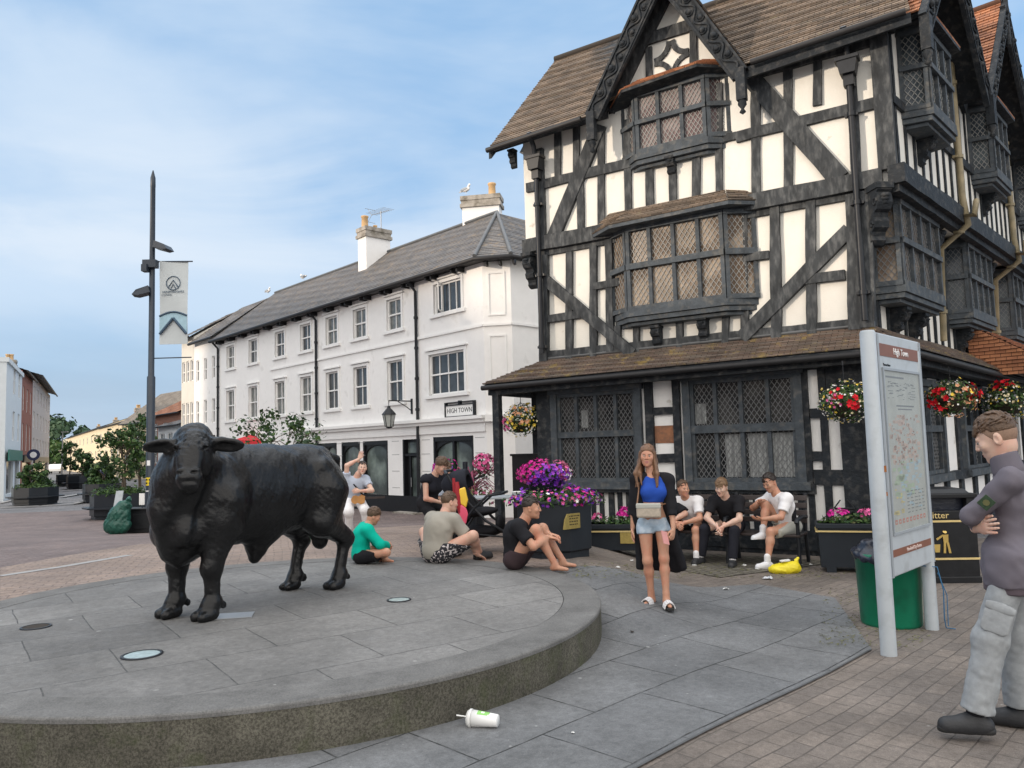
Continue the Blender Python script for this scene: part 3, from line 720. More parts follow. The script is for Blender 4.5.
paving('brick_setts_purple', (.185,.142,.130), (.150,.118,.112), (.08,.06,.058), .22, .11, .006, -1.0, stain=(.42,.40,.40), rough=.72)
paving('tan_setts', (.27,.205,.165), (.22,.17,.145), (.12,.09,.075), .22, .11, .006, -.3, stain=(.5,.48,.45), rough=.72)
paving('cobbles', (.17,.155,.125), (.12,.11,.09), (.05,.045,.035), .16, .11, .012, -FLROT+.1, stain=(.4,.4,.36), bdist=.02)
paving('street_setts', (.17,.165,.17), (.14,.14,.145), (.09,.09,.09), .25, .12, .005, .3, rough=.75)
mat('kerb_pale', (.30,.295,.29), .8, .2, 6., .003, 40.)
mat('kerb_dark', (.075,.078,.08), .8, .3, 6.)
def sheet(name, poly, m, dz, step=.25):
    """a sheet following H(x,y), clipped to a convex polygon (counter-clockwise)"""
    import bmesh
    P = [V(p[0], p[1]) for p in poly]; lo = np.floor(np.min(P, 0)/step)*step; hi = np.ceil(np.max(P, 0)/step)*step
    nx = int(round((hi[0]-lo[0])/step)); ny = int(round((hi[1]-lo[1])/step))
    bm = bmesh.new(); g = [[bm.verts.new((lo[0]+(hi[0]-lo[0])*i/nx, lo[1]+(hi[1]-lo[1])*j/ny, 0)) for j in range(ny+1)] for i in range(nx+1)]
    for i in range(nx):
        for j in range(ny): bm.faces.new((g[i][j], g[i+1][j], g[i+1][j+1])); bm.faces.new((g[i][j], g[i+1][j+1], g[i][j+1]))
    ar = sum(P[i][0]*P[(i+1)%len(P)][1]-P[(i+1)%len(P)][0]*P[i][1] for i in range(len(P)))
    if ar < 0: P = P[::-1]
    for i in range(len(P)):
        a, b = P[i], P[(i+1)%len(P)]; d = b-a
        bmesh.ops.bisect_plane(bm, geom=bm.verts[:]+bm.edges[:]+bm.faces[:], plane_co=(a[0], a[1], 0), plane_no=(d[1], -d[0], 0), clear_outer=True)
    for v in bm.verts: v.co.z = float(H(v.co.x, v.co.y))+dz
    me = bpy.data.meshes.new(name); bm.to_mesh(me); bm.free(); me.materials.append(m)
    o = bpy.data.objects.new(name, me); COL.objects.link(o); tag(o, kind='structure'); return o
# the ground: one sheet to the horizon (non-uniform grid, fine near the camera)
def ground():
    r = [-2500,-900,-400,-200,-120,-80,-60,-45]+list(np.arange(-34, 34.1, .5))+[45,60,80,120,200,400,900,2500]
    ys = [-300,-80,-40,-20]+list(np.arange(-10, 40.1, .5))+[45,52,60,70,85,100,130,170,230,320,500,900,1600,3000]
    X, Y = np.meshgrid(r, ys, indexing='ij'); Z = H(X, Y)-.05; mb = MB()
    n, m = X.shape; vs = np.stack([X, Y, Z], -1).reshape(-1, 3)
    mb.add(vs, [(i*m+j, (i+1)*m+j, (i+1)*m+j+1, i*m+j+1) for i in range(n-1) for j in range(m-1)])
    tag(mb.build('ground', MATS['street_setts']), kind='structure')
ground()
pt = lambda x, y: tuple(ong(x, y)[:2])
# far purple paving of the square
def band(name, pts, m, dz): return sheet(name, pts, m, dz)
band('square_paving', [(-26,-6.),(4.5,-6.),(4.5,21),(-8,33),(-26,30)], MATS['brick_setts_purple'], .004)
band('right_pavement', [(.5,-6),(14,-6),(14,12),(5,13),(1,13.5),(-.6,9.0)], MATS['brick_setts'], .007)
PR = 2.92; PC = (-2.19, 7.08)      # the plinth's circle
band('tan_paving', [pt(0,602),pt(0,560),pt(140,545),pt(330,527),pt(560,520),pt(560,566),pt(300,600)], MATS['tan_setts'], .010)
_c = onz(1000,575)
L0 = onz(697,749)[:2]; L1 = onz(882,645)[:2]; LD = nrm(L1-L0)
fl = [tuple(L0-LD*9), tuple(L0+LD*2.62), tuple(ong(835,599)[:2]), tuple(ong(720,578)[:2]), tuple(ong(566,568)[:2]), (-3,8.2), (-9,5), (-9,-4)]
band('flagstone_paving', fl, MATS['flagstones'], .013)
band('cobble_strip', [tuple(ong(540,570)[:2]), tuple(ong(566,568.5)[:2]), tuple(ong(720,578.5)[:2]), tuple(ong(835,599.5)[:2]), (4.9,10.4), (1.2,12.9), (.2,13.2)], MATS['cobbles'], .016)
mb = MB()   # dark joint along the edge of the flagstones
def stripe(name, pts, w, m, dz):
    mb = MB()
    for a, b in zip(pts[:-1], pts[1:]):
        a = V(a[0], a[1]); b = V(b[0], b[1]); L = np.linalg.norm(b-a); d = (b-a)/L; t = V(-d[1], d[0])*w/2; n = max(1, int(L/.4))
        for i in range(n):
            p, q = a+d*L*i/n, a+d*L*(i+1)/n
            z = lambda v: float(H(v[0], v[1]))+dz
            c = [p-t, q-t, q+t, p+t]; mb.quad(*[V(v[0], v[1], z(v)) for v in c])
    return tag(mb.build(name, m), kind='structure')
stripe('flagstone_edge', [tuple(L0-LD*9), tuple(L0+LD*2.6)], .016, MATS['kerb_dark'], .017)
stripe('kerb_line', [pt(0,577), pt(60,568), pt(130,556)], .14, MATS['kerb_pale'], .0145)
stripe('kerb_line_far', [pt(0,507.5), pt(40,506), pt(75,503.5), pt(90,500)], .30, MATS['kerb_pale'], .0145)
stripe('kerb_line_near_shops', [pt(0,503), pt(18,499), pt(50,497)], .22, MATS['kerb_pale'], .0145)
stripe('crossing_line', [pt(62,497), pt(86,493)], .35, MATS['kerb_pale'], .0145)
stripe('crossing_line_far', [pt(60,491), pt(90,489)], .35, MATS['kerb_pale'], .0145)
# ---------------------------------------------------------------- the plinth (a round stone platform, flush with the square on its far side)
n = NT('plinth_side', .85, spec=.3); ob = n.mapping('Object'); c = n.mix(n.rng(n.noise(ob, 70., 6, .8), .42, .58), (.060,.056,.044), (.160,.150,.120))
c = n.mix(n.rng(n.noise(ob, 2.2, 6, .7), .35, .65), c, (.15,.125,.085), 'MIX') if False else c
k = n.rng(n.noise(ob, 2.0, 7, .7), .35, .68, .60, 1.15); cc = n.N.new('ShaderNodeCombineColor'); [n.L.new(k, cc.inputs[i]) for i in range(3)]; c = n.mix(1., c, cc.outputs[0], 'MULTIPLY')
gr = n.rng(n.noise(ob, 3.1, 6, .7), .5, .66, 0., .5); c = n.mix(gr, c, (.07,.085,.035)); n.out(c, n.noise(ob, 75., 5, .8), .008)
n = NT('plinth_rim', .85, spec=.3); ob = n.mapping('Object'); c = n.mix(n.rng(n.noise(ob, 90., 6, .8), .4, .6), (.120,.118,.115), (.185,.182,.176)); k = n.rng(n.noise(ob, 4.0, 7, .7), .3, .7, .7, 1.2); cc = n.N.new('ShaderNodeCombineColor'); [n.L.new(k, cc.inputs[i]) for i in range(3)]; c = n.mix(1., c, cc.outputs[0], 'MULTIPLY'); n.out(c, n.noise(ob, 90., 5, .8), .004)
def plinth():
    t = thing('stone_plinth', 'wide round granite plinth paved in grey flags under the bronze bull', 'plinth', (PC[0], PC[1], 0))
    N = 128; top = .35
    mb = MB(); mb.smooth = False
    vs = [V(0,0,top)+V((PR-.33)*math.cos(2*PI*i/N), (PR-.33)*math.sin(2*PI*i/N), 0) for i in range(N)]
    mb.add(vs, [tuple(range(N))]); o = mb.build('paved_top', MATS['plinth_flags'], t, world=False)
    mb = MB(); mb.lathe([(PR-.324,top-.03),(PR-.324,top+.002),(PR-.014,top+.002),(PR-.004,top-.004),(PR,top-.012),(PR,top-.032)], n=N, smooth=False)
    mb.build('rim_stones', MATS['plinth_rim'], t, world=False)
    mb = MB(); mb.lathe([(PR-.003,top-.032),(PR-.005,-.15)], n=N)
    mb.build('riser', MATS['plinth_side'], t, world=False)
plinth()
mat('net_curtain', (.26,.27,.265), .8, .25, 9., col2=(.13,.135,.135), c2amt=.52, c2scale=6., stretch=(6,6,.6))
# ---------------------------------------------------------------- the half-timbered house
HC = V(4.52, 11.29, 0)
eL_ = V(.8392, -.5438, 0); nL_ = V(-.5438, -.8392, 0); eR_ = V(.690, .7238, 0); nR_ = V(.7238, -.690, 0)
FL = Frame(HC, eL_, nL_)
UK1, UK2 = .73, 1.18            # right-hand corner of the front, first floor / jettied second floor
UL1, UL2 = -4.65, -4.97         # left-hand corner
FR1 = Frame(FL.P(UK1, 0), eR_, nR_); FR2 = Frame(FL.P(UK2, 0), eR_, nR_)
FLL = Frame(FL.P(UL1, 0), -nL_, -eL_)   # left flank
house = thing('timber_framed_house', 'tall black and white half-timbered house with tiled roofs, carved gables and leaded bay windows', 'house', FL.P(-2, 0, -3))
zA, zB, zE = 3.22, 5.24, 7.48
def poly_slab(mb, pts2, z0, z1): mb.prism([V(p[0], p[1], z0) for p in pts2], (0,0,z1-z0))
BK = 11.5
def foot(ul, ur, off=0.): 
    a = FL.P(ul, 0, off); b = FL.P(ur, 0, off); return a, b
mb = MB()
a = FL.P(UL1, 0, 0); b = FL.P(UK1, 0, 0); c = b+eR_*BK; d = a-nL_*BK
poly_slab(mb, [a, b, c, d], zA-.5, zB+.05)
a2 = FL.P(UL2, 0, .03); b2 = FL.P(UK2, 0, .03); c2 = b2+eR_*BK; d2 = a2-nL_*BK
poly_slab(mb, [a2, b2, c2, d2], zB+.05, zE+.1)
# pointed wall of the front gable
gu0, gu1, gap, gz = -3.25, -.82, -1.97, 9.5
mb.prism([FL.P(gu0, zE-.1, -.5), FL.P(gu1, zE-.1, -.5), FL.P(gap, gz, -.5)], nL_*.535)
mb.build('plaster_walls', MATS['plaster'], house)
mb = MB()
q = lambda px, py, off=.03: FL.q(px, py, off)
def LT(px0, py0, px1, py1, w=.155, o=.075, **k):
    w = w*(.84 if w < .19 else .94)
    a = q(px0, py0); b = q(px1, py1); FL.timber(mb, a[0], a[1], b[0], b[1], w, -.02, o+random.uniform(0,.006), **k)
def LH(z, u0, u1, w=.165, o=.09): FL.timber(mb, u0, z, u1, z+random.uniform(-.01,.01), w, -.02, o)
# --- second floor and attic, front
for s in [(540,150,543,250,.20,.11),(558,130,558.5,180),(577,126,577,172),(581,182,582,232),(602,128,602,232),(628,120,629,226),(650,160,651,222),(673,160,674,214,.16),(697,150,697,206),(719,84,720,204,.15),
          (756,84,756.5,200,.17),(788,60,789,190),(818,50,818,106),(850,40,857,182,.16)]: LT(*s)
mr = 6.46
LH(mr, -4.9, -2.7); LH(mr, -1.0, 1.1); LH(6.5, -2.7, -1.0, .12, .085)
LT(601,126,552,244,.27,.10); LT(744,70,840,180,.30,.10)
LH(zE-.02, -5.0, -3.2, .2, .10); LH(zE-.05, -.9, 1.15, .22, .10)
# --- gable
cz = q(650,40)[1]
a = q(644,42); b = q(699,23); FL.timber(mb, gap-(gz-a[1])*.62, a[1], gap+(gz-a[1])*.60, a[1], .2, -.02, .09)
LT(649.5,48,650,86,.15); LT(693.5,28,694,68,.15)
for (x, y, a0) in ((655,44,-.2),(688,34,PI+.4),(655,84,.3),(687,74,PI-.3)):      # curved braces of the quatrefoil panel
    pass
ga0, ga1 = q(655,60)[0], q(689,50)[0]; gz0, gz1 = q(672,74)[1]-.02, q(672,40)[1]-.02
for cu, cz_, t0 in ((ga0,gz0,0),(ga1,gz0,PI/2),(ga1,gz1,PI),(ga0,gz1,1.5*PI)):
    r = min(ga1-ga0, gz1-gz0)*.46; pts = [(cu+r*math.cos(t0+PI/2*k/5), cz_+r*math.sin(t0+PI/2*k/5)) for k in range(6)]
    for p0, p1 in zip(pts[:-1], pts[1:]): FL.timber(mb, p0[0], p0[1], p1[0], p1[1], .085, -.02, .07, wob=.002, seg=1)
for u0, u1 in ((gu0, gap), (gu1, gap)): FL.timber(mb, u0+(.05 if u0 < u1 else -.05), zE, u1, gz-.15, .30, -.02, .10)
# --- main beam at the jetty
FL.timber(mb, UL2-.02, zB+.12, UK2-.15, zB+.12, .25, -.02, .14, seg=14)
FL.box(mb, UL1, UK1, zB-.10, zB, -.05, .06)
# --- first floor, front
for s in [(544.5,256,545,362,.19,.10),(569.7,252,569.7,360),(594,246,594,358),(609,236,611,352,.15),(618,326,618,352),(637,326,637,352,.13),(680,320,680,348,.13),(726,312,726,346,.13),(744,212,745,340,.14),
          (775,206,777,340,.18),(811,200,812,336,.17),(853,195,856,330,.20,.11),(866.5,192,868,328,.20,.12)]: LT(*s)
LT(546,280,634,354,.20,.10); LT(850,230,742,338,.22,.10)
LH(q(559,318)[1], -4.6, -3.72, .13); LH(q(606,285)[1], -3.6, -3.1, .13); LH(q(830,277)[1], -.25, .45, .14); LH(q(760,256)[1], -1.0, -.6, .13)
LH(zA+.12, UL1, UK1, .12, .07)
mb.build('front_timbers', MATS['timber'], house)
# corner post of the second floor, broad and carved
mb = MB(); FL.box(mb, FL.q(874.5,100)[0], UK2+.04, zB+.22, zE, -.3, .13)
mb.build('corner_post', MATS['timber'], house)
mb = MB()
def carved(mb, P, w=.16, h=.42, d=.2, n=nL_, e=eL_):
    """a carved bracket: scrolls and a mask, stepping back downwards"""
    mb = MB(); pr = [(0,.02),(1.0,.02),(1.02,-.10),(.90,-.14),(.98,-.22),(1.0,-.34),(.86,-.46),(.66,-.50),(.60,-.58),(.70,-.66),(.62,-.78),(.40,-.84),(.34,-.92),(.38,-1.0),(.2,-1.08),(0,-1.1)]
    mb.prism([P-e*w*.42+n*d*(a-.02)+V(0,0,h*b) for a, b in pr], e*w*.84)
    mb.prism([P-e*w*.5+n*d*(a*1.04-.02)+V(0,0,h*b) for a, b in ((0,.03),(1.03,.03),(1.03,-.08),(0,-.08))], e*w)
    for k in (-1, 1):      # scroll ends
        for (a, b, r) in ((.74,-.32,.17),(.44,-.72,.12)):
            c = P+e*w*.43*k+n*d*a+V(0,0,h*b); mb.tube([c+(n*math.cos(t)*d+V(0,0,1)*math.sin(t)*h*.55)*r*(1-t/9) for t in np.linspace(0, 6., 12)], w*.07, 5)
    for k in range(3): mb.blob(P+n*d*(.98-.06*k)+V(0,0,-h*(.22+.055*k))+e*w*.0, (w*.30,w*.22,h*.06), 8, 5, jit=.1)
    mb.build('carved_bracket', MATS['timber_dark'], house)
for px, py in ((655,326),(701.5,318)): 
    u, z = q(px, py, .15); carved(mb, FL.P(u, z, 0), .17, .36, .2)
u, z = q(671,158,.1); carved(mb, FL.P(u, z, 0), .16, .32, .2)
carved(mb, FL.P(UK1+.12, zB-.02, -.02), .26, .75, .34, nrm(nL_+nR_), nrm(eL_+eR_))
u, z = q(508,152,.3); carved(mb, FL.P(UL2-.15, 7.2, .1), .14, .3, .14)
carved(mb, FL.P(UL1-.2, zB-.05, -.05), .2, .55, .3)
pass
# ---- leaded windows
def lattice(mb, fr, u0, u1, z0, z1, off, pu, pz, w=.009):
    def clipline(a, b):
        t0, t1 = 0., 1.; d = (b[0]-a[0], b[1]-a[1])
        for p, r in ((-d[0], a[0]-u0), (d[0], u1-a[0]), (-d[1], a[1]-z0), (d[1], z1-a[1])):
            if abs(p) < 1e-9:
                if r < 0: return None
            else:
                t = r/p
                if p < 0: t0 = max(t0, t)
                else: t1 = min(t1, t)
        if t1-t0 < .02: return None
        return (a[0]+d[0]*t0, a[1]+d[1]*t0, a[0]+d[0]*t1, a[1]+d[1]*t1)
    W, Hh = u1-u0, z1-z0; n = int((W/pu+Hh/pz))+2
    for i in range(-n, n+1):
        for s in (1, -1):
            a = (u0+i*pu, z0 if s > 0 else z1); b = (a[0]+Hh/pz*pu, z1 if s > 0 else z0)
            c = clipline(a, b)
            if c:
                d = V(c[2]-c[0], c[3]-c[1]); L = np.linalg.norm(d); 
                if L < .02: continue
                t = V(-d[1], d[0])/L*w/2
                p = [fr.P(c[0]-t[0], c[1]-t[1], off), fr.P(c[2]-t[0], c[3]-t[1], off), fr.P(c[2]+t[0], c[3]+t[1], off), fr.P(c[0]+t[0], c[1]+t[1], off)]
                if np.dot(np.cross(p[1]-p[0], p[2]-p[1]), fr.n) < 0: p = p[::-1]
                mb.prism(p, fr.n*.006)
def lights(F_, G_, L_, fr, u0, u1, cols, rows, off=0., mull=.06, depth=.05, pu=.075, pz=.115, lw=.009, mo=.035):
    """mullioned lights on a frame plane: rows = list of (z0, z1)"""
    w = (u1-u0)/cols
    zs = sorted({z for r in rows for z in r}); 
    for i in range(cols+1):
        uu = u0+i*w; a = uu-(mull/2 if 0 < i < cols else (0 if i == 0 else mull)); fr.box(F_, a, a+mull, zs[0], zs[-1], off-depth, off+mo)
    F0 = [zs[0]-.03]+[ (r[1]) for r in rows]
    for r in rows: 
        pass
    rs = sorted(rows); 
    for k in range(len(rs)-1): fr.box(F_, u0, u1, rs[k][1]-.002, rs[k+1][0]+.002, off-depth-.005, off+mo+.025)
    fr.box(F_, u0-.005, u1+.005, rs[0][0]-.06, rs[0][0]+.012, off-depth-.003, off+mo+.012); fr.box(F_, u0-.005, u1+.005, rs[-1][1]-.012, rs[-1][1]+.06, off-depth-.003, off+mo+.012)
    for i in range(cols):
        for (z0, z1) in rs:
            a, b = u0+i*w+mull*.5, u0+(i+1)*w-mull*.5
            tl = random.uniform(-.006, .006)
            p = [fr.P(a, z0, off-.03+tl), fr.P(b, z0, off-.03-tl), fr.P(b, z1, off-.03-tl), fr.P(a, z1, off-.03+tl)]
            if np.dot(np.cross(p[1]-p[0], p[2]-p[1]), fr.n) < 0: p = p[::-1]
            G_.quad(*p)
            lattice(L_, fr, a, b, z0, z1, off-.022, pu, pz, lw)
def bay(fr, u0, u1, rows, proj, cant, cols, gm='glass_curtain', lm='lead_came', fm='timber_grey', roof=True, roofm='roof_tiles', cc=1, rise=.22, over=.16, cantmat=None, name='bay_window', pu=.075, pz=.115, label=None, lw=.009):
    W_ = MB(); z0 = min(r[0] for r in rows); z1 = max(r[1] for r in rows)
    pl = [(u0, 0), (u0+cant, proj), (u1-cant, proj), (u1, 0)]
    A = [fr.P(u, 0, o) for u, o in pl]
    # sill and head slabs
    def slab(z, h, g):
        P = [fr.P(pl[0][0]-g, z, -.05), fr.P(pl[1][0]-g*.4, z, proj+g), fr.P(pl[2][0]+g*.4, z, proj+g), fr.P(pl[3][0]+g, z, -.05)]
        W_.prism(P, (0,0,h))
    slab(z0-.16, .10, .05); slab(z0-.24, .07, .02); slab(z0-.30, .05, -.05); slab(z1+.055, .09, .03)
    if roof:
        pass
    f_ = W_
    M_ = W_; G_ = MB(); L_ = MB()
    for k in range(3):
        a, b = A[k], A[k+1]; e = nrm(b-a); n = V(e[1], -e[0], 0); n = n if np.dot(n, fr.n) > 0 else -n; ff = Frame(a, e, n); Ln = float(np.linalg.norm(b-a))
        lights(M_, G_, L_, ff, 0, Ln, cols if k == 1 else cc, rows, off=0., pu=pu, pz=pz, lw=lw)
    w = W_.build(name, MATS[fm], house); G_.build('leaded_panes', MATS[gm], w); L_.build('lead_lattice', MATS[lm], w)
    if roof:
        R_ = MB(); zz = z1+.16; g = over
        P = [fr.P(pl[0][0]-g*1.3, zz, -.02), fr.P(pl[1][0]-g*.6, zz, proj+g), fr.P(pl[2][0]+g*.6, zz, proj+g), fr.P(pl[3][0]+g*1.3, zz, -.02)]
        T = [fr.P(u0+cant*.3, zz+rise, -.02), fr.P(u0+cant*1.2, zz+rise, .0), fr.P(u1-cant*1.2, zz+rise, .0), fr.P(u1-cant*.3, zz+rise, -.02)]
        roof_plane(R_, P[1], P[2], T[2], T[1], .09, .018); roof_plane(R_, P[0], P[1], T[1], T[0], .09, .018); roof_plane(R_, P[2], P[3], T[3], T[2], .09, .018)
        R_.build('bay_roof', MATS[roofm], w)
        U = MB(); U.prism([p-V(0,0,.05) for p in P], (0,0,.045)); U.build('bay_soffit', MATS['timber_dark'], w)
    return w
# first-floor bay, front
bay(FL, -3.28, -.80, [(3.94,4.57),(4.66,5.22)], .27, .42, 4, roof=False, gm='glass_curtain', pu=.085, pz=.12)
R_ = MB(); z = 5.36
P = [FL.P(-3.75, z-.02, -.02), FL.P(-3.05, z-.04, .52), FL.P(-1.05, z-.02, .52), FL.P(-.62, z+.02, -.02)]; T = [FL.P(-3.2, z+.27, .15), FL.P(-2.8, z+.27, .15), FL.P(-1.2, z+.27, .15), FL.P(-.9, z+.2, .13)]
roof_plane(R_, P[1], P[2], T[2], T[1], .07, .02); roof_plane(R_, P[0], P[1], T[1], T[0], .07, .02); roof_plane(R_, P[2], P[3], T[3], T[2], .07, .02); R_.build('bay_roof', MATS['roof_tiles'], house)
U = MB(); U.prism([p-V(0,0,.06) for p in P], (0,0,.055)); U.build('bay_soffit', MATS['timber_grey'], house)
# attic bay, front
bay(FL, -2.95, -1.10, [(6.58,7.02),(7.09,7.50)], .19, .32, 3, roof=False, gm='glass_rose', lm='lead_came', pu=.075, pz=.11)
R_ = MB(); z = 7.58
P = [FL.P(-3.25, z-.12, -.02), FL.P(-2.75, z, .46), FL.P(-1.45, z+.06, .46), FL.P(-.88, z+.02, .05)]; T = [FL.P(-2.95, z+.12, .12), FL.P(-2.55, z+.24, .13), FL.P(-1.45, z+.26, .13), FL.P(-1.15, z+.18, .12)]
roof_plane(R_, P[1], P[2], T[2], T[1], .07, .02); roof_plane(R_, P[0], P[1], T[1], T[0], .07, .02); roof_plane(R_, P[2], P[3], T[3], T[2], .07, .02); R_.build('bay_roof', MATS['roof_tiles_orange'], house)
U = MB(); U.prism([p-V(0,0,.05) for p in P], (0,0,.045)); U.build('bay_soffit', MATS['timber_dark'], house)
# ---- main roof
RB, RZ = 2.05, 9.98           # ridge set back / height
UE = -5.42
def main_roof():
    m = MB(); a = FL.P(UE-.06, 7.24, .42); b = FL.P(1.55, 7.50, .42); c = FL.P(1.2, RZ, -RB); d = FL.P(UE+.05, RZ-.04, -RB)
    n0 = np.cross(b-a, d-a); onr = lambda u, z: None
    def zat(u, o):      # point of the slope above (u, offset)
        p = FL.P(u, 0, o); return V(p[0], p[1], a[2]-(n0[0]*(p[0]-a[0])+n0[1]*(p[1]-a[1]))/n0[2])
    g0, g1 = gu0-.12, gu1+.12; rO = -RB; lo_z = .42; hi = None
    for k_ in range(200):
        o_ = .42-k_*.0125
        if zat(gap, o_)[2] >= 9.62: break
    def inside(p):
        u = float(np.dot(p-FL.O, FL.e)); return g0 < u < g1 and p[2] < 9.66-abs(u-gap)*1.78-.42
    roof_plane(m, a, b, c, d, .085, .020, skip=inside)
    a2 = FL.P(UE, 7.3, -2*RB-.3); b2 = FL.P(1.3, 7.5, -2*RB-.3); roof_plane(m, b2, a2, d, c, .2, .03)
    o = m.build('main_roof', MATS['roof_tiles'], house)
    g = MB(); g.tube([d+V(0,0,.03), c+V(0,0,.03)], .07, 8); g.build('ridge_tiles', MATS['roof_tiles'], o)
    s = MB(); n = nrm(np.cross(b-a, d-a)); n = n if n[2] > 0 else -n
    s.prism([p-n*.012 for p in (a, zat(g0, .42), zat(g0, rO), d)], -n*.10); b_, c_ = V(*b), V(*c); s.prism([p-n*.10-V(0,0,.04) for p in (zat(g1, .42), b, c, zat(g1, rO))], -n*.06); s.prism([b-V(0,0,.02)-n*.01, b-V(0,0,.18), zat(g1, .42)-V(0,0,.22), zat(g1, .42)-V(0,0,.05)], -nL_*.05)
    # verge at the left end
    s.prism([a-V(0,0,.02), d-V(0,0,.02), d-V(0,0,.22), a-V(0,0,.2)], eL_*.06)
    s.build('eaves_boards', MATS['timber_dark'], house)
    s = MB(); s.prism([FL.P(UE+.35, 7.2, 0), FL.P(UE+.35, RZ-.15, -RB), FL.P(UE+.35, 7.2, -2*RB)], eL_*.1); s.build('end_wall', MATS['plaster'], house)
    for q0, q1 in (((UE-.05, 7.18), (-3.5, 7.26)), ((-.6, 7.38), (1.5, 7.46))): gt = MB(); gt.tube([FL.P(q0[0], q0[1], .50), FL.P(q1[0], q1[1], .50)], .05, 8); gt.build('gutter', MATS['gutter'], house)
main_roof()
# front gable roof
def gable_roof(fr, uc, u0, u1, z0, za, over, back, m='roof_tiles', barge='timber_dark', bw=.30, wide=.10):
    R_ = MB(); ap = fr.P(uc, za, over); ab = fr.P(uc, za, -back)
    e0 = fr.P(u0-wide, z0, over); e1 = fr.P(u1+wide, z0, over)
    sl = (za-z0)/(uc-u0+wide); 
    roof_plane(R_, fr.P(u0-wide, z0, -back), e0, ap, ab, .105, .022); roof_plane(R_, e1, fr.P(u1+wide, z0, -back), ab, ap, .105, .022)
    o = R_.build('gable_roof', MATS[m], house)
    g = MB(); g.tube([ap+V(0,0,.02), ab+V(0,0,.02)], .07, 8); g.build('ridge_tiles', MATS[m], o)
    S_ = MB()
    for e in (e0, e1):
        for (x, y) in ((ap, e),):
            n = nrm(np.cross(y-x, fr.n)); n = n if n[2] > 0 else -n
            S_.prism([x-n*.03, y-n*.03, y-n*.03-fr.n*(over+back), x-n*.03-fr.n*(over+back)], -n*.06)
    S_.build('gable_soffit', MATS['timber_dark'], house)
    for e, sd in ((e0, -1), (e1, 1)):
        B_ = MB(); d = nrm(e-ap); n = nrm(np.cross(d, fr.n)); n = n if n[2] > 0 else -n; L = float(np.linalg.norm(e-ap))+.12
        B_.prism([ap-n*.0+fr.n*.0, ap+d*L, ap+d*L-n*bw, ap-n*bw-V(0,0,.1)], fr.n*.07)
        # carved vine: wave with leaves and scrolls in relief
        pts = [ap+d*(L*.03+L*.93*i/60)-n*(bw*.5+bw*.26*math.sin(i*.62))+fr.n*.082 for i in range(61)]; B_.tube(pts, .018, 6)
        for i in range(3, 58, 5):
            p = ap+d*(L*.03+L*.93*i/60)-n*(bw*.5-bw*.16*math.sin(i*.62))+fr.n*.085
            B_.blob(p, (.05,.05,.05), 7, 5, jit=.15); B_.tube([p+n*.06*math.cos(t)+d*.06*math.sin(t) for t in np.linspace(0, 4.6, 8)], .011, 5)
        B_.box(ap-n*.03, d*L, fr.n*.10, n*.035); B_.box(ap-n*bw, d*L, fr.n*.09, n*.03)
        # pendant at the foot
        f = ap+d*L-n*.12; B_.box(f-fr.e*.07-V(0,0,.42), fr.e*.14, fr.n*.13, V(0,0,.5)); B_.lathe([(.0,-.64),(.05,-.6),(.02,-.55),(.07,-.48),(.06,-.42)], f+fr.n*.06, 8)
        B_.build('bargeboard', MATS[barge], house)
gable_roof(FL, gap, gu0, gu1, 7.42, 9.66, .42, 1.9, bw=.27)
# ---- downpipes with hoppers on the front
def downpipe(pts, hop, e, n, m='black_metal', r=.045, parent=None, name='downpipe'):
    p = MB(); p.tube(pts, r, 8)
    if hop is not None:
        h = V(hop); p.prism([h-e*.14, h+e*.14, h+e*.10-V(0,0,.22), h-e*.10-V(0,0,.22)], n*.2); p.box(h-e*.16-V(0,0,.02), e*.32, n*.22, V(0,0,.05)); p.box(h-e*.07-V(0,0,.38), e*.14, n*.14, V(0,0,.17))
        p.tube([h+n*.1+V(0,0,.0), h+n*.14+V(0,0,.2), h+n*.3+V(0,0,.42)], r, 8)
    for a in np.arange(.5, 10, 1.3):
        z = pts[0][2]-a
        if z > pts[-1][2]: 
            t = [i for i in range(len(pts)-1) if pts[i][2] >= z >= pts[i+1][2]]
            if t:
                i = t[0]; f = (pts[i][2]-z)/(pts[i][2]-pts[i+1][2]+1e-9); c = V(pts[i])+(V(pts[i+1])-V(pts[i]))*f; p.lathe([(r*1.35,-.03),(r*1.35,.03)], c, 8); p.box(c-e*.09-V(0,0,.02), e*.18, -n*.08, V(0,0,.04))
    return p.build(name, MATS[m], parent or house)
u, z = q(537,162,.16); downpipe([FL.P(u, z-.3, .20), FL.P(u, zB+.3, .20), FL.P(u, 3.35, .20)], FL.P(u, z+.05, .12), eL_, nL_)
u, z = q(848,62,.16); downpipe([FL.P(u, z-.3, .20), FL.P(u, zB+.4, .20), FL.P(u, 3.33, .20)], FL.P(u, z, .12), eL_, nL_)
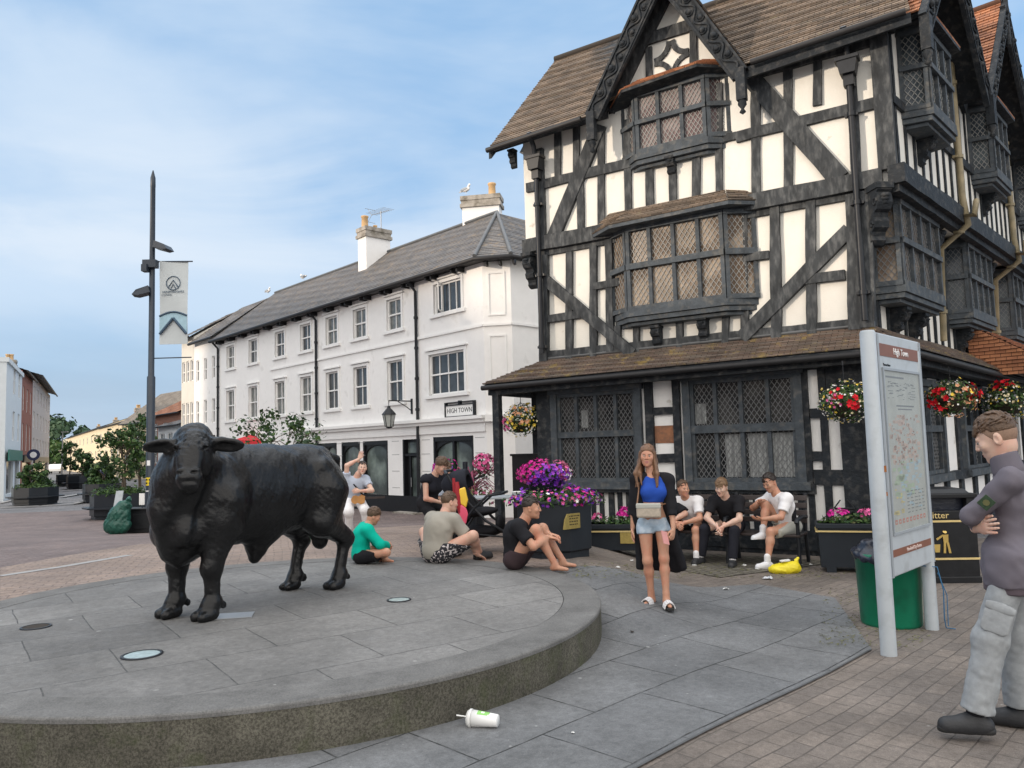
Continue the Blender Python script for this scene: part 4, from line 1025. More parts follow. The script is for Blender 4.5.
# ---- apron roof wrapping the ground floor
AO = .62; AZ = 2.90; AL = -5.62; AR = UK1+.30
def apron():
    m = MB()
    tl = FL.P(UL1-.02, zA+.02, .02); tr = FL.P(UK1+.02, zA+.04, .02); el = FL.P(AL, AZ-.06, AO); er_ = FL.P(UK1, 0, AO)
    k = AO; cor = FL.P(UK1, AZ+.02, 0)+nrm(nL_+nR_)*k*1.15
    roof_plane(m, el, cor, tr, tl, .055, .022)
    bl = FL.P(AL, AZ-.06, -2.2); roof_plane(m, bl, el, tl, FL.P(UL1-.02, zA+.02, -2.2), .08, .022)
    t2 = FR1.P(11, zA-.02, .02); c2 = FR1.P(11, AZ-.15, AO); roof_plane(m, cor, c2, t2, tr, .055, .022)
    o = m.build('apron_roof', MATS['apron_tiles'], house)
    s = MB()
    s.prism([tl-V(0,0,.03), tr-V(0,0,.03), cor-V(0,0,.03), el-V(0,0,.03)], (0,0,-.05)); s.prism([tr-V(0,0,.035), t2-V(0,0,.035), c2-V(0,0,.035), cor-V(0,0,.035)], (0,0,-.05))
    s.prism([bl-V(0,0,.03), el-V(0,0,.03), tl-V(0,0,.03), FL.P(UL1, zA, -2.2)-V(0,0,.03)], (0,0,-.05))
    # fascia beams below the eaves
    d = V(0,0,1)
    s.box(el-d*.20+eL_*.05-nL_*.10, cor-el-eL_*.1, -nL_*.14, d*.17); s.box(cor-d*.20-nR_*.1, c2-cor, -nR_*.14, d*.17); s.box(bl-d*.2+eL_*.08, el-bl-nL_*.1, eL_*.14, d*.17)
    s.build('eaves_beam', MATS['timber_dark'], house)
    # lead flashing at the top
    f = MB(); f.tube([tl+V(0,0,.02)+nL_*.03, tr+V(0,0,.03)+nL_*.03], .03, 6); f.box(tr-V(0,0,.02)-eL_*.2, eL_*.25, nL_*.08, V(0,0,.12)); f.build('lead_flashing', MATS['pipe_lead'], house)
    g = MB(); g.tube([FL.P(AL, AZ-.13, AO+.02), cor-V(0,0,.09)+nL_*.03, c2-V(0,0,.1)], .045, 8); g.build('apron_gutter', MATS['gutter'], house)
apron()
# ---- ground floor, front (set slightly forward)
GO = .05
W1 = (-4.5, -2.80); W2 = (-2.06, -.24)
mb = MB(); zt = 2.85
FL.wall(mb, UL1+.05, UK1, 0, zt, GO, [(W1[0], W1[1], 1.05, 2.62), (W2[0], W2[1], 1.05, 2.68)], .2)
FR1.wall(mb, .0, BK, 0, zt, GO, [(1.0,2.9,1.05,2.5),(4.1,5.9,1.05,2.5),(7.2,9.0,1.05,2.5)], .2)
FLL.wall(mb, 0, 6, 0, zt, 0, [], .1)
mb.build('ground_floor_plaster', MATS['plaster_side'], house)
mb = MB()
def GT(u, z0, z1, w, o=.05, wob=.005): FL.timber(mb, u, z0, u, z1, w, GO-.02, GO+o, wob)
def GH(u0, u1, z, w, o=.055): FL.timber(mb, u0, z, u1, z, w, GO-.02, GO+o, .005)
for px, w in ((553,.28),): GT(FL.q(px,450)[0]-.1, 0, zt, w, .08)
GT(FL.q(652,400)[0]-.02, 0, zt, .14, .07); GT(FL.q(680.5,450)[0], .2, zt, .12, .07)
GT(W2[1]+.05, 0, zt, .08, .07); GT(FL.q(827,450)[0], 0, zt, .11); GT(FL.q(862,450)[0], 0, zt, .50, .08); GT(UK1-.05, 0, zt, .25, .09); GT(FL.q(841,370)[0], 2.35, zt, .4, .045)
GH(FL.q(653,400)[0], FL.q(680,400)[0], FL.q(668,411)[1], .12); GH(FL.q(653,400)[0], FL.q(680,400)[0], FL.q(668,458)[1], .14)
GH(W2[1]+.1, FL.q(868,450)[0], FL.q(833,477)[1], .22, .045); GH(W2[1]+.1, FL.q(868,400)[0], FL.q(833,416)[1]+.05, .15, .045)
GH(W2[1]+.1, UK1, .30, .28, .06); GH(FL.q(811,450)[0], FL.q(823,450)[0], FL.q(817,456)[1], .14)
GH(UL1, UK1, .12, .22, .07); GH(UL1, UK1, zt-.06, .18, .07)
# dado rails and upright slats below the windows
for (a, b) in (W1, W2):
    GH(a-.1, b+.12, .97, .15, .12); GH(a, b+.1, .30, .12, .08); GH(a, b+.1, .16, .16, .08)
u = W1[0]+.1; k = 0
while u < W2[1]:
    GT(u, .2, .95, .075+.02*(k%3 == 0), .045, .003); u += .155+.03*(k % 4 == 1); k += 1
mb.build('ground_floor_timbers', MATS['timber_dark'], house)
u0, u1 = FL.q(657,425)[0]-.02, FL.q(678,425)[0]+.02; za, zb = FL.q(667,443,.07)[1], FL.q(667,425.5,.07)[1]
mb = MB(); FL.box(mb, u0, u1, za, zb, GO-.01, GO+.012); mb.build('terracotta_panel', MATS['terracotta_panel'], house)
def flatwin(fr, u0, u1, rows, cols, off, gm, lm='lead_came_dark', fm='timber_grey', name='leaded_window', fw=.11, pu=.08, pz=.12, lw=.011):
    z0 = min(r[0] for r in rows); z1 = max(r[1] for r in rows); m = MB()
    fr.box(m, u0-fw, u0+.01, z0-.14, z1+.12, off-.15, off+.06); fr.box(m, u1-.01, u1+fw, z0-.14, z1+.12, off-.15, off+.06)
    fr.box(m, u0-fw-.06, u1+fw+.06, z0-.17, z0-.05, off-.15, off+.13); fr.box(m, u0-fw-.03, u1+fw+.03, z1+.05, z1+.16, off-.15, off+.085)
    M_ = m; G_ = MB(); L_ = MB()
    lights(M_, G_, L_, fr, u0, u1, cols, rows, off=off-.03, pu=pu, pz=pz, lw=lw, mo=.04)
    w = m.build(name, MATS[fm], house); G_.build('leaded_panes', MATS[gm], w); L_.build('lead_lattice', MATS[lm], w); return w
flatwin(FL, W1[0]+.1, W1[1]-.10, [(1.12,1.83),(1.93,2.55)], 4, GO+.03, 'glass_dark', pu=.080, pz=.115, lw=.009)
flatwin(FL, W2[0]+.1, W2[1]-.10, [(1.12,1.83),(1.95,2.62)], 4, GO+.03, 'glass_dark', pu=.080, pz=.115, lw=.009)
# pale blinds behind the lower lights of the second window
for a_, b_, c_, d_ in ((W2[0]+.62, W2[0]+.86, 1.14, 1.80), (W2[0]+.98, W2[1]-.16, 1.14, 1.80), (W2[0]+.16, W2[0]+.34, 1.98, 2.3), (W1[0]+.55, W1[0]+.68, 2.0, 2.3)):
    mb = MB(); FL.box(mb, a_, b_, c_, d_, GO-.032, GO-.0235); mb.build('net_curtain', MATS['net_curtain'], house)
# iron scroll rail on the plaster by the door
mb = MB(); zr = FL.q(841,508,.1)[1]
a, b = FL.q(835,508,.1)[0], FL.q(855,508,.1)[0]
mb.tube([FL.P(a, zr, .16), FL.P(b, zr, .16)], .012, 6); mb.tube([FL.P((a+b)/2, zr, .16), FL.P((a+b)/2, zr-.3, .16)], .012, 6)
for c_, s_ in ((a, 1), (b, -1)): mb.tube([FL.P(c_+s_*(.05-.05*math.cos(t))*.9, zr+.06+.06*math.sin(t-1.57)*(1), .16) for t in np.linspace(0, 5., 10)], .010, 5)
mb.build('iron_scroll_rail', MATS['black_metal'], house)
# porch posts at the left end
mb = MB()
for u, o in ((AL+.20, AO-.16), (AL+.20, -2.0)): mb = MB(); mb.box(FL.P(u-.06, 0, o-.06), eL_*.13, nL_*.13, V(0,0,2.72)); mb.build('porch_post', MATS['timber_dark'], house)
mb = MB(); FL.box(mb, UL1-.45, UL1-.0, .0, 2.7, -.35, -.2); mb.build('porch_door', MATS['timber_dark'], house)
# ---- right flank
mb = MB(); RW = 11.2
def RT(fr, u, z0, z1, w=.14, o=.03): fr.timber(mb, u, z0, u, z1, w, -.02, o, .006)
FR2.timber(mb, -.15, zB+.12, RW, zB+.12, .27, -.05, .17, seg=20); FR2.timber(mb, -.10, zB-.06, RW, zB-.06, .12, -.05, .08, seg=20)
bays2 = []; bays1 = []
for px0, px1, py in ((908,950,110),(968,1003,170)): bays2.append((FR2.q(px0, py)[0], FR2.q(px1, py)[0]))
u = .16; k = 0
while u < RW:
    RT(FR2, u, zB+.2, zE+.6, .080); u += .40; k += 1
FR2.timber(mb, 0, 6.5, RW, 6.5, .14, -.02, .06, seg=16)
RT(FR1, .02, zA, zB, .2, .06)
u = .35
while u < RW: RT(FR1, u, zA, zB, .09); u += .40
FR1.timber(mb, 0, 4.2, .3, 4.2, .12, -.02, .055)
u = .25
while u < RW: RT(FR1, u, .2, 2.85, .2, .10); u += .9
FR1.timber(mb, 0, .2, RW, .2, .4, -.02, .12); FR1.timber(mb, 0, 2.75, RW, 2.75, .25, -.02, .13); FR1.timber(mb, 0, 1.0, RW, 1.0, .15, -.02, .14)
mb.build('side_timbers', MATS['timber_dark'], house)
o = bpy.context  # noqa
# first-floor side bays
for i, (a, b) in enumerate(((.28, 2.42), (4.0, 5.95), (7.6, 9.7))):
    bay(FR1, a, b, [(3.92,4.48),(4.56,5.06)], .36, .10, 4, roof=False, gm='glass_blue' if i else 'glass_curtain', lm='lead_came_dark', pu=.085, pz=.115)
    mb = MB(); carved(mb, FR1.P((a+b)/2-.45, 3.6, 0), .2, .4, .26, nR_, eR_); carved(mb, FR1.P((a+b)/2+.45, 3.6, 0), .2, .4, .26, nR_, eR_)
    carved(mb, FR1.P(b+.25, zB-.02, .0), .24, .8, .36, nR_, eR_); pass
gs = ((-.05, 3.45), (3.6, 7.6), (7.75, 11.3))
for i, (a, b) in enumerate(gs):
    ac = (a+b)/2
    mb = MB(); mb.prism([FR2.P(a, zE-.1, .0), FR2.P(b, zE-.1, .0), FR2.P(ac, 9.75, .0)], -nR_*.3); mb.build('gable_wall', MATS['plaster_side'], house)
    c0 = 1.5 if i == 0 else ac-.9
    bay(FR2, ac-1.20, ac+.25, [(6.5,7.05),(7.12,7.60)], .36, .12, 3, roof=True, roofm='roof_tiles_orange', gm='glass_blue', lm='lead_came', rise=.16, pu=.085, pz=.115, lw=.011)
    mb = MB(); carved(mb, FR2.P(ac-.5, 6.2, 0), .18, .36, .24, nR_, eR_); carved(mb, FR2.P(ac-.5, 8.35, 0), .2, .4, .22, nR_, eR_); pass
    mb = MB()
    for s_ in (-1, 1): FR2.timber(mb, ac+s_*1.6, zE+.1, ac, 9.6, .22, -.02, .08)
    for k_ in (-1.2,-.6,.1,.7,1.3): FR2.timber(mb, ac+k_, zE+.3, ac+k_, zE+.3+max(.1,(1.6-abs(k_))*1.1), .12, -.02, .06)
    FR2.timber(mb, ac-1.1, zE+.75, ac+1.1, zE+.75, .15, -.02, .07); mb.build('gable_timbers', MATS['timber_dark'], house)
gable_roof(FR2, 1.70, .0, 3.40, 7.55, 9.80, .50, .8, m='roof_tiles_orange', bw=.34, wide=.14)
gable_roof(FR2, 5.6, 3.65, 7.55, 7.55, 10.05, .50, 4.0, m='roof_tiles_orange', bw=.30, wide=.10)
gable_roof(FR2, 9.5, 7.8, 11.2, 7.55, 9.8, .50, 4.0, m='roof_tiles_orange', bw=.30, wide=.10)
def fin(fr, uc, z, o):
    m = MB(); m.tube([fr.P(uc, z+.35, o), fr.P(uc, z-.9, o)], .05, 6); m.blob(fr.P(uc, z+.4, o), .08, 8, 6); m.build('finial', MATS['timber_dark'], house)
fin(FR2, 5.6, 10.05, .56); fin(FR2, 1.7, 9.8, .56)
for uu in (2.95, 6.9, ):
    downpipe([FR2.P(uu+.1, 8.2, .12), FR2.P(uu+.1, zB+.45, .14), FR2.P(uu-.0, zB-.05, .22), FR1.P(uu+.25, zB-.35, .18), FR1.P(uu+.25, 3.3, .12)], None, eR_, nR_, 'pipe_ochre', .055)
    mb = MB(); p = FR2.P(uu+.1, zB+.15, .12); mb.tube([p, p+nR_*.25-eR_*.35-V(0,0,.18)+V(0,0,.05), p+nR_*.2+eR_*.1+V(0,0,.22)], .05, 8); mb.build('pipe_elbow', MATS['pipe_ochre'], house)
# side ground-floor windows
for a, b in ((1.0,2.9),(4.1,5.9)): flatwin(FR1, a+.1, b-.1, [(1.12,1.75),(1.85,2.42)], 3, GO+.03, 'glass_dark', fm='timber_grey')
# small red-tiled porch roof at the far right with a brick base
mb = MB(); a = FR1.P(4.9, 2.75, 1.6); b = FR1.P(9, 2.75, 1.6); roof_plane(mb, a, b, FR1.P(9, 3.75, .1), FR1.P(4.9, 3.75, .1), .09, .03); roof_plane(mb, FR1.P(4.9,2.75,.1), a, FR1.P(4.9,3.75,.1), FR1.P(4.9,3.74,.1), .09, .03); mb.build('side_porch_roof', MATS['roof_tiles_orange'], house)
# ---------------------------------------------------------------- the white terrace
eW_ = V(.6736, -.7391, 0); nW_ = V(-.7391, -.6736, 0)
FW = Frame((-3.45, 25.39, 0), eW_, nW_)
terr = thing('white_terrace', 'long white painted three-storey terrace with slate roof, sash windows and shops below', 'terrace', FW.P(-6, -.35, -4))
def text_obj(name, body, size, P, e, up, m, parent, align='CENTER', depth=.002, world=True):
    c = bpy.data.curves.new(name, 'FONT'); c.body = body; c.size = size; c.align_x = align; c.align_y = 'CENTER'; c.extrude = depth; c.resolution_u = 2
    o = bpy.data.objects.new(name, c); COL.objects.link(o); n = np.cross(e, up)
    dg = bpy.context.evaluated_depsgraph_get(); bpy.context.view_layer.update(); me = bpy.data.meshes.new_from_object(o.evaluated_get(dg)); bpy.data.objects.remove(o)
    me.materials.clear(); me.materials.append(MATS[m])
    M = Matrix(((e[0], up[0], n[0], P[0]), (e[1], up[1], n[1], P[1]), (e[2], up[2], n[2], P[2]), (0,0,0,1)))
    me.transform(M); o = bpy.data.objects.new(name, me); COL.objects.link(o)
    if parent is not None:
        o.parent = parent
        if world and parent.type == 'EMPTY': o.matrix_parent_inverse = tmat(parent).inverted()
    return o
EZ = 7.22; ZS = 5.30; ZF = 2.46; UWL, UWR = -16.1, 3.95
wc = [-14.55,-12.05,-9.38,-7.08,-4.98,-2.95,-.73]
up_ = [(c-.44, c+.44, 5.78, 6.86) for c in wc]; lo_ = [(c-.46, c+.46, 3.32, 4.74) for c in wc]
bu = (1.55, 2.95, 5.95, 6.92); bl = (1.22, 3.02, 3.40, 4.70)
sh = [(-2.35,-1.12,-.2,2.05), (-4.6,-2.75,.25,2.05), (1.0-.95,1.0-.25,-.3,2.1)]
mb = MB(); 
shops = [(-15.4,-13.2,.2,2.05),(-12.6,-10.2,.2,2.05),(-9.6,-7.2,.2,2.05),(-6.6,-4.7,.2,2.05),(-4.35,-3.05,.2,2.05),(-2.85,-1.25,.2,2.05),(-.35,.62,-.35,2.05),(1.35,3.35,.2,2.08)]
FW.wall(mb, UWL, UWR, -.7, EZ, 0, up_+lo_+[bu, bl]+shops, .16)
# canted corner and return wall
cA = FW.P(UWR, 0); e2 = nrm(V(.985, -.17, 0)); n2 = V(e2[1], -e2[0], 0); n2 = n2 if n2[1] < 0 else -n2
pc = onp_ = None
d_ = ray(514, 400); 
t_ = np.linalg.solve(np.array([[d_[0], -e2[0]],[d_[1], -e2[1]]]), cA[:2]); cl_ = float(t_[1]); FC = Frame(cA, e2, n2); cB = FC.P(cl_, 0)
e3 = nrm(V(.74, .67, 0)); n3 = V(e3[1], -e3[0], 0); FD_ = Frame(cB, e3, n3)
FC.wall(mb, 0, cl_, -.7, EZ, 0, [], .1); FD_.wall(mb, 0, 9, -.7, EZ, 0, [], .1)
mb.build('walls', MATS['white_paint'], terr, boxuv=(eW_[0], eW_[1]))
mb = MB()
for c0, c1, z0, z1 in up_+lo_+[bu, bl]:   # surrounds, sills and little cornices
    w = .10
    for a, b in ((c0-w, c0), (c1, c1+w)): FW.box(mb, a, b, z0, z1+.0, -.02, .035)
    FW.box(mb, c0-w, c1+w, z1, z1+.10, -.02, .035); FW.box(mb, c0-w-.07, c1+w+.07, z1+.12, z1+.17, -.02, .09)
    FW.box(mb, c0-w-.10, c1+w+.10, z0-.10, z0-.0, -.02, .08)
FW.box(mb, -10.3, UWR, ZS-.03, ZS+.04, -.02, .05); FC.box(mb, 0, cl_, ZS-.03, ZS+.04, -.02, .05); FD_.box(mb, 0, 3, ZS-.03, ZS+.04, -.02, .05)
# shop cornice, frieze
FW.box(mb, -8.2, UWR+.05, ZF+.10, ZF+.20, -.02, .22); FW.box(mb, -8.2, UWR+.03, ZF-.0, ZF+.10, -.02, .14); FW.box(mb, -8.2, UWR, ZF-.28, ZF-.0, -.02, .05); FC.box(mb, 0, cl_, ZF, ZF+.2, -.02, .15)
for z0, z1 in ((5.62,6.82),(3.4,4.95)):   # blind panels on the canted corner
    for a, b, c, d in ((.15,.20,z0,z1),(cl_-.22,cl_-.17,z0,z1),(.15,cl_-.17,z0-.05,z0),(.15,cl_-.17,z1,z1+.05)): FC.box(mb, a, b, c, d, -.02, .03)
for k in range(4):   # pilaster rustication at the shopfront
    pass
mb.build('stone_trim', MATS['white_trim'], terr)
for u in (-4.5,-2.95,-.78,.95,3.65):
    for z in (.45,1.0,1.55,2.0): mb = MB(); FW.box(mb, u-.22, u+.22, z, z+.018, -.02, .006); mb.build('render_joint', MATS['grey_joint_line'], terr)  # flat grey strips draw the joints in the render
def sash(fr, c0, c1, z0, z1, off=-.10, vb=1, mid=True, gm='glass_far', parent=terr, name='sash_window', openl=0., pm='white_trim'):
    m = MB(); w = .055
    fr.box(m, c0, c0+w, z0, z1, off-.03, off+.05); fr.box(m, c1-w, c1, z0, z1, off-.03, off+.05); fr.box(m, c0, c1, z0, z0+w, off-.03, off+.05); fr.box(m, c0, c1, z1-w, z1, off-.03, off+.05)
    zm = (z0+z1)/2
    if mid: fr.box(m, c0, c1, zm-.025, zm+.025, off-.03, off+.055)
    for k in range(vb):
        u = c0+(c1-c0)*(k+1)/(vb+1); fr.box(m, u-.015, u+.015, z0, z1, off-.02, off+.03)
    o = m.build(name, MATS[pm], parent); g = MB()
    a = [fr.P(c0, z0, off), fr.P(c1, z0, off), fr.P(c1, z1, off), fr.P(c0, z1, off)]; g.quad(*a); g.build('glass_pane', MATS[gm], o)
    return o
mat('glass_net', (.17,.175,.165), .2, .25, 3., col2=(.10,.11,.11), c2amt=.5, c2scale=5.)
mat('glass_shade', (.06,.07,.08), .12, .3, 3., col2=(.03,.035,.04), c2amt=.5, c2scale=3.)
for i, w in enumerate(up_+lo_): sash(FW, *w, gm=('glass_net','glass_shade')[(i*5//3) % 2 if i < 7 else (0 if i < 11 else 1)])
# broad lower window with louvred blinds, and the upper casement with one light open
mb = MB(); a, b, c, d = bl; 
sash(FW, a, b, c, d, vb=3, gm='glass_shade', name='triple_window')
mb = MB()
for u0, u1 in ((a+.42,a+.86),(a+.92,b-.48)):
    z = c+.1
    while z < d-.1: FW.box(mb, u0, u1, z, z+.022, -.16, -.125); z += .045
mb.build('louvre_blind', MATS['glass_net'], terr)
a, b, c, d = bu; w_ = sash(FW, a, b, c, d, vb=3, mid=False, gm='glass_shade', name='casement_window')
mb = MB(); h = FW.P(a+.40, c+.04, -.03); ev = nrm(eW_*.55+nW_*.8)
for (x0, x1, y0, y1) in ((0,.05,0,.9),(.33,.38,0,.9),(0,.38,0,.05),(0,.38,.85,.9)): mb.box(h+ev*x0+V(0,0,y0), ev*(x1-x0), np.cross(ev, V(0,0,1))*.03, V(0,0,y1-y0))
mb.build('open_casement', MATS['white_trim'], terr)
# roof
RBk = 3.0; RT_ = 10.05
def wroof():
    m = MB(); o = .38
    a = FW.P(UWL-.1, EZ+.05, o); b = FW.P(UWR+.12, EZ+.05, o); 
    ax_ = FW.q(497, 213, -2.6); apx = FW.P(ax_[0], ax_[1], -2.6)
    dl = FW.P(UWL-.1, RT_-.05, -RBk)
    roof_plane(m, a, b, apx, dl, .16, .014)
    c = FC.P(cl_+.1, EZ+.05, o); roof_plane(m, b, c, apx+V(.02,0,0), apx, .16, .014)
    dd = FD_.P(9, EZ+.05, o); e = apx+e3*9+V(0,0,-.1); c3 = FC.P(cl_+.1, EZ+.05, o)
    roof_plane(m, c3, dd, e, apx, .16, .014)
    f = FW.P(UWL-.1, EZ, -2*RBk); g = FW.P(2, EZ, -2*RBk); m.quad(f, g, apx, dl)
    ro = m.build('slate_roof', MATS['slates'], terr)
    h = MB()
    for p, q_ in ((b, apx), (c, apx)): h.tube([p+V(0,0,.03), q_+V(0,0,.04)], .065, 6)
    h.tube([dl+V(0,0,.03), apx+V(0,0,.04)], .06, 6); h.build('lead_hips', MATS['pipe_lead'], ro)
    g_ = MB(); g_.tube([a-V(0,0,.06), b-V(0,0,.06)+V(.0,0,0), c-V(0,0,.06), dd-V(0,0,.06)], .075, 8)
    g_.build('gutter', MATS['gutter'], terr)
    s = MB(); s.prism([a-V(0,0,.03), b-V(0,0,.03), FW.P(UWR, EZ, -.1), FW.P(UWL-.1, EZ, -.1)], (0,0,-.04)); s.prism([b-V(0,0,.03), c-V(0,0,.03), FC.P(cl_, EZ, -.1), FC.P(0, EZ, -.1)], (0,0,-.04))
    u = UWL+.4; 
    while u < UWR:
        for du in (0, .28): FW.box(s, u+du, u+du+.07, EZ-.18, EZ-.02, -.02, .3)
        u += 1.32
    for k in range(4): FC.box(s, .12+k*.42, .19+k*.42, EZ-.18, EZ-.02, -.02, .3)
    s.build('eaves_brackets', MATS['gutter'], terr)
wroof()
def chimney(P, e, n, w, d, h, pots, parent, mm='white_paint', potx=(.3,)):
    m = MB(); m.box(P-e*w/2-n*d/2-V(0,0,1.4), e*w, n*d, V(0,0,h+1.4)); o = m.build('chimney', MATS[mm], parent)
    m = MB(); m.box(P-e*(w/2+.07)-n*(d/2+.07)+V(0,0,h-.38), e*(w+.14), n*(d+.14), V(0,0,.13)); m.box(P-e*(w/2+.03)-n*(d/2+.03)+V(0,0,h-.25), e*(w+.06), n*(d+.06), V(0,0,.13)); m.box(P-e*(w/2+.06)-n*(d/2+.06)+V(0,0,h-.12), e*(w+.12), n*(d+.12), V(0,0,.16)); m.build('chimney_cap', MATS['stone_cap'], o)
    for f, hh, r in pots:
        m = MB(); c = P+n*(f*d/2)+V(0,0,h+.03); m.lathe([(r*1.1,0),(r,.05),(r*.92,hh-.07),(r*1.12,hh-.05),(r*1.12,hh),(r*.8,hh),(r*.8,hh-.1)], c, 10); m.build('chimney_pot', MATS['chimney_pot'], o)
    return o
n2 = n2
u_, z_ = FW.q(374, 232, -2.3); p1 = FW.P(u_, 9.2, -2.3); chimney(p1, eW_, nW_, .62, 1.15, z_-9.2+.05, ((.75,.5,.14),(-.1,.2,.08)), terr)
u_, z_ = FW.q(482, 200, -3.2); p2 = FW.P(u_, 9.4, -3.2); chimney(p2, e2, n2, 1.35, .6, z_-9.4+.05, ((.0,.02,.1),), terr)
m = MB(); c = p2+e2*.38+V(0,0,z_-9.4+.08); m.lathe([(.15,0),(.135,.05),(.125,.42),(.15,.44),(.15,.50),(.11,.50),(.11,.4)], c, 12); m.build('chimney_pot', MATS['chimney_pot'], terr)
u_, z_ = FW.q(374, 232, -2.3); m = MB(); b0 = p1+V(0,0,z_-9.2)-nW_*.35; tp = b0+V(0,0,.95); m.tube([b0, tp], .022, 6); m.tube([tp-eW_*.75, tp+eW_*.6-V(0,0,.12)], .014, 5)
for k in np.linspace(-.7, .55, 9): m.tube([tp+eW_*k-nW_*.28-V(0,0,.06*k), tp+eW_*k+nW_*.28-V(0,0,.06*k)], .008, 4)
for s_ in (-1, 1): m.tube([tp-eW_*.72+V(0,0,.0), tp-eW_*.85+V(0,0,.28*s_)+nW_*.1], .010, 4); m.tube([tp-eW_*.85+V(0,0,.28*s_)-nW_*.25, tp-eW_*.85+V(0,0,.28*s_)+nW_*.25], .010, 4)
m.build('television_aerial', MATS['steel'], terr)
# downpipes of the terrace
for u in (-6.12, .62, -15.95):
    m = MB(); m.tube([FW.P(u-.05, EZ-.05, .32), FW.P(u, EZ-.35, .07), FW.P(u, ZF+.1, .07)], .05, 8); m.tube([FW.P(u, ZF+.3, .07), FW.P(u, -.3, .10)], .05, 8)
    for z in (6.,5.,4.,3.): m.lathe([(.07,-.04),(.07,.04)], FW.P(u, z, .07), 8)
    m.build('downpipe', MATS['black_metal'], terr)
# shopfronts: dark arched frames, glass, door
mb = MB(); gb = MB()
for i, (a, b, c, d) in enumerate(shops):
    if i == 6: continue
    FW.box(mb, a, a+.09, c-.4, d, -.16, .0); FW.box(mb, b-.09, b, c-.4, d, -.16, .0); FW.box(mb, a, b, d-.14, d, -.16, .0)
    if i > 4 and i != 5 or i == 3: FW.box(mb, (a+b)/2-.05, (a+b)/2+.05, c, d, -.16, -.02)
    gb = MB(); gb.quad(FW.P(a, c, -.12), FW.P(b, c, -.12), FW.P(b, d, -.12), FW.P(a, d, -.12)); gb.build('shop_window', MATS['shop_glass'], terr)
    # spandrels forming the arched heads
    for (s0, s1) in (((a+.09), (a+b)/2-.02), ((a+b)/2+.02, b-.09)) if i == 3 else ((a+.09, b-.09),):
        w = s1-s0; n_ = 10; P_ = []
        for k in range(n_+1):
            t = PI*k/n_; P_.append((s0+w/2-w/2*math.cos(t), d-.52+.36*math.sin(t)))
        for k in range(n_): mb.prism([FW.P(P_[k][0], P_[k][1], -.11), FW.P(P_[k+1][0], P_[k+1][1], -.11), FW.P(P_[k+1][0], d-.13, -.11), FW.P(P_[k][0], d-.13, -.11)], nW_*.05)
FW.box(mb, UWL, UWR-.55, -.7, .2, -.1, .03)
mb.build('shopfront_frames', MATS['black_paint'], terr)
mb = MB(); FW.box(mb, -.35, .62, -.35, 2.05, -.16, -.13); FW.box(mb, -.35, -.27, -.35, 2.05, -.16, .01); FW.box(mb, .54, .62, -.35, 2.05, -.16, .01); FW.box(mb, -.27, .54, 1.5, 1.58, -.16, -.02); FW.box(mb, -.05,.02,-.3,1.5,-.13,-.05); FW.box(mb, .46,.54,-.3,1.5,-.13,-.05)
dr = mb.build('shop_door', MATS['black_paint'], terr)
mb = MB(); mb.quad(FW.P(-.0, -.1, -.115), FW.P(.46, -.1, -.115), FW.P(.46, 1.45, -.115), FW.P(0, 1.45, -.115)); mb.quad(FW.P(-.2, 1.6, -.115), FW.P(.5, 1.6, -.115), FW.P(.5, 1.95, -.115), FW.P(-.2, 1.95, -.115)); mb.build('glass_pane', MATS['shop_glass'], dr)
mb = MB(); mb.tube([FW.P(.06,.5,-.03), FW.P(.06,.8,-.03)], .015, 6); mb.build('door_handle', MATS['steel'], dr)
mb = MB(); FW.box(mb, -.5, .8, -.45, -.30, -.1, .35); mb.build('door_step', MATS['stone_cap'], terr)
# hanging lantern on a bracket
u, z = FW.q(389, 420, .9)
lan = thing('wall_lantern', 'black wrought iron lantern hanging from a bracket on the white terrace', 'lantern', FW.P(u, z, .9))
mb = MB(); mb.tube([FW.P(u+.0, z+.62, .9), FW.P(u, z+.62, .0)], .022, 6); mb.tube([FW.P(u, z+.30, .02), FW.P(u, z+.45, .25), FW.P(u, z+.60, .55)], .015, 6); mb.box(FW.P(u-.04, z+.2, .0), eW_*.08, nW_*.03, V(0,0,.5)); mb.tube([FW.P(u, z+.62, .9), FW.P(u, z+.45, .9)], .012, 6)
mb.build('bracket', MATS['black_metal'], lan)
mb = MB(); c = FW.P(u, z, .9); mb.lathe([(0,.46),(.05,.44),(.06,.38),(.10,.34),(.22,.20),(.235,.17),(.17,.17)], c, 6, smooth=False); mb.lathe([(.12,-.22),(.08,-.26),(0,-.28)], c, 6, smooth=False)
for k in range(6): t = 2*PI*k/6; mb.tube([c+V(.2*math.cos(t), .2*math.sin(t), .17), c+V(.125*math.cos(t), .125*math.sin(t), -.22)], .012, 5)
mb.build('lantern_frame', MATS['black_metal'], lan)
mb = MB(); mb.lathe([(.185,.17),(.115,-.21)], c, 6, smooth=False); mb.build('glass', MATS['lamp_glass'], lan)
# framed street name
u0, z0 = FW.q(445.5, 418, .1); u1, z1 = FW.q(472.5, 402.5, .1)
sg = thing('street_sign', 'white street name plate in a black iron frame on the terrace wall', 'sign', FW.P((u0+u1)/2, z0, .08))
mb = MB(); zc = (z0+z1)/2; FW.box(mb, u0, u1, zc-.16, zc+.16, .06, .075); pl_ = mb.build('plate', MATS['white_trim'], sg)
mb = MB()
for a, b, c, d in ((u0-.05,u0,zc-.25,zc+.27),(u1,u1+.05,zc-.25,zc+.27),(u0,u1,zc+.16,zc+.19),(u0,u1,zc-.19,zc-.16),(u0,u1,zc+.25,zc+.27),((u0+u1)/2-.03,(u0+u1)/2+.03,zc-.26,zc-.19),((u0+u1)/2-.04,(u0+u1)/2+.04,zc+.19,zc+.30)): FW.box(mb, a, b, c, d, .0, .10)
mb.build('iron_frame', MATS['black_metal'], sg)
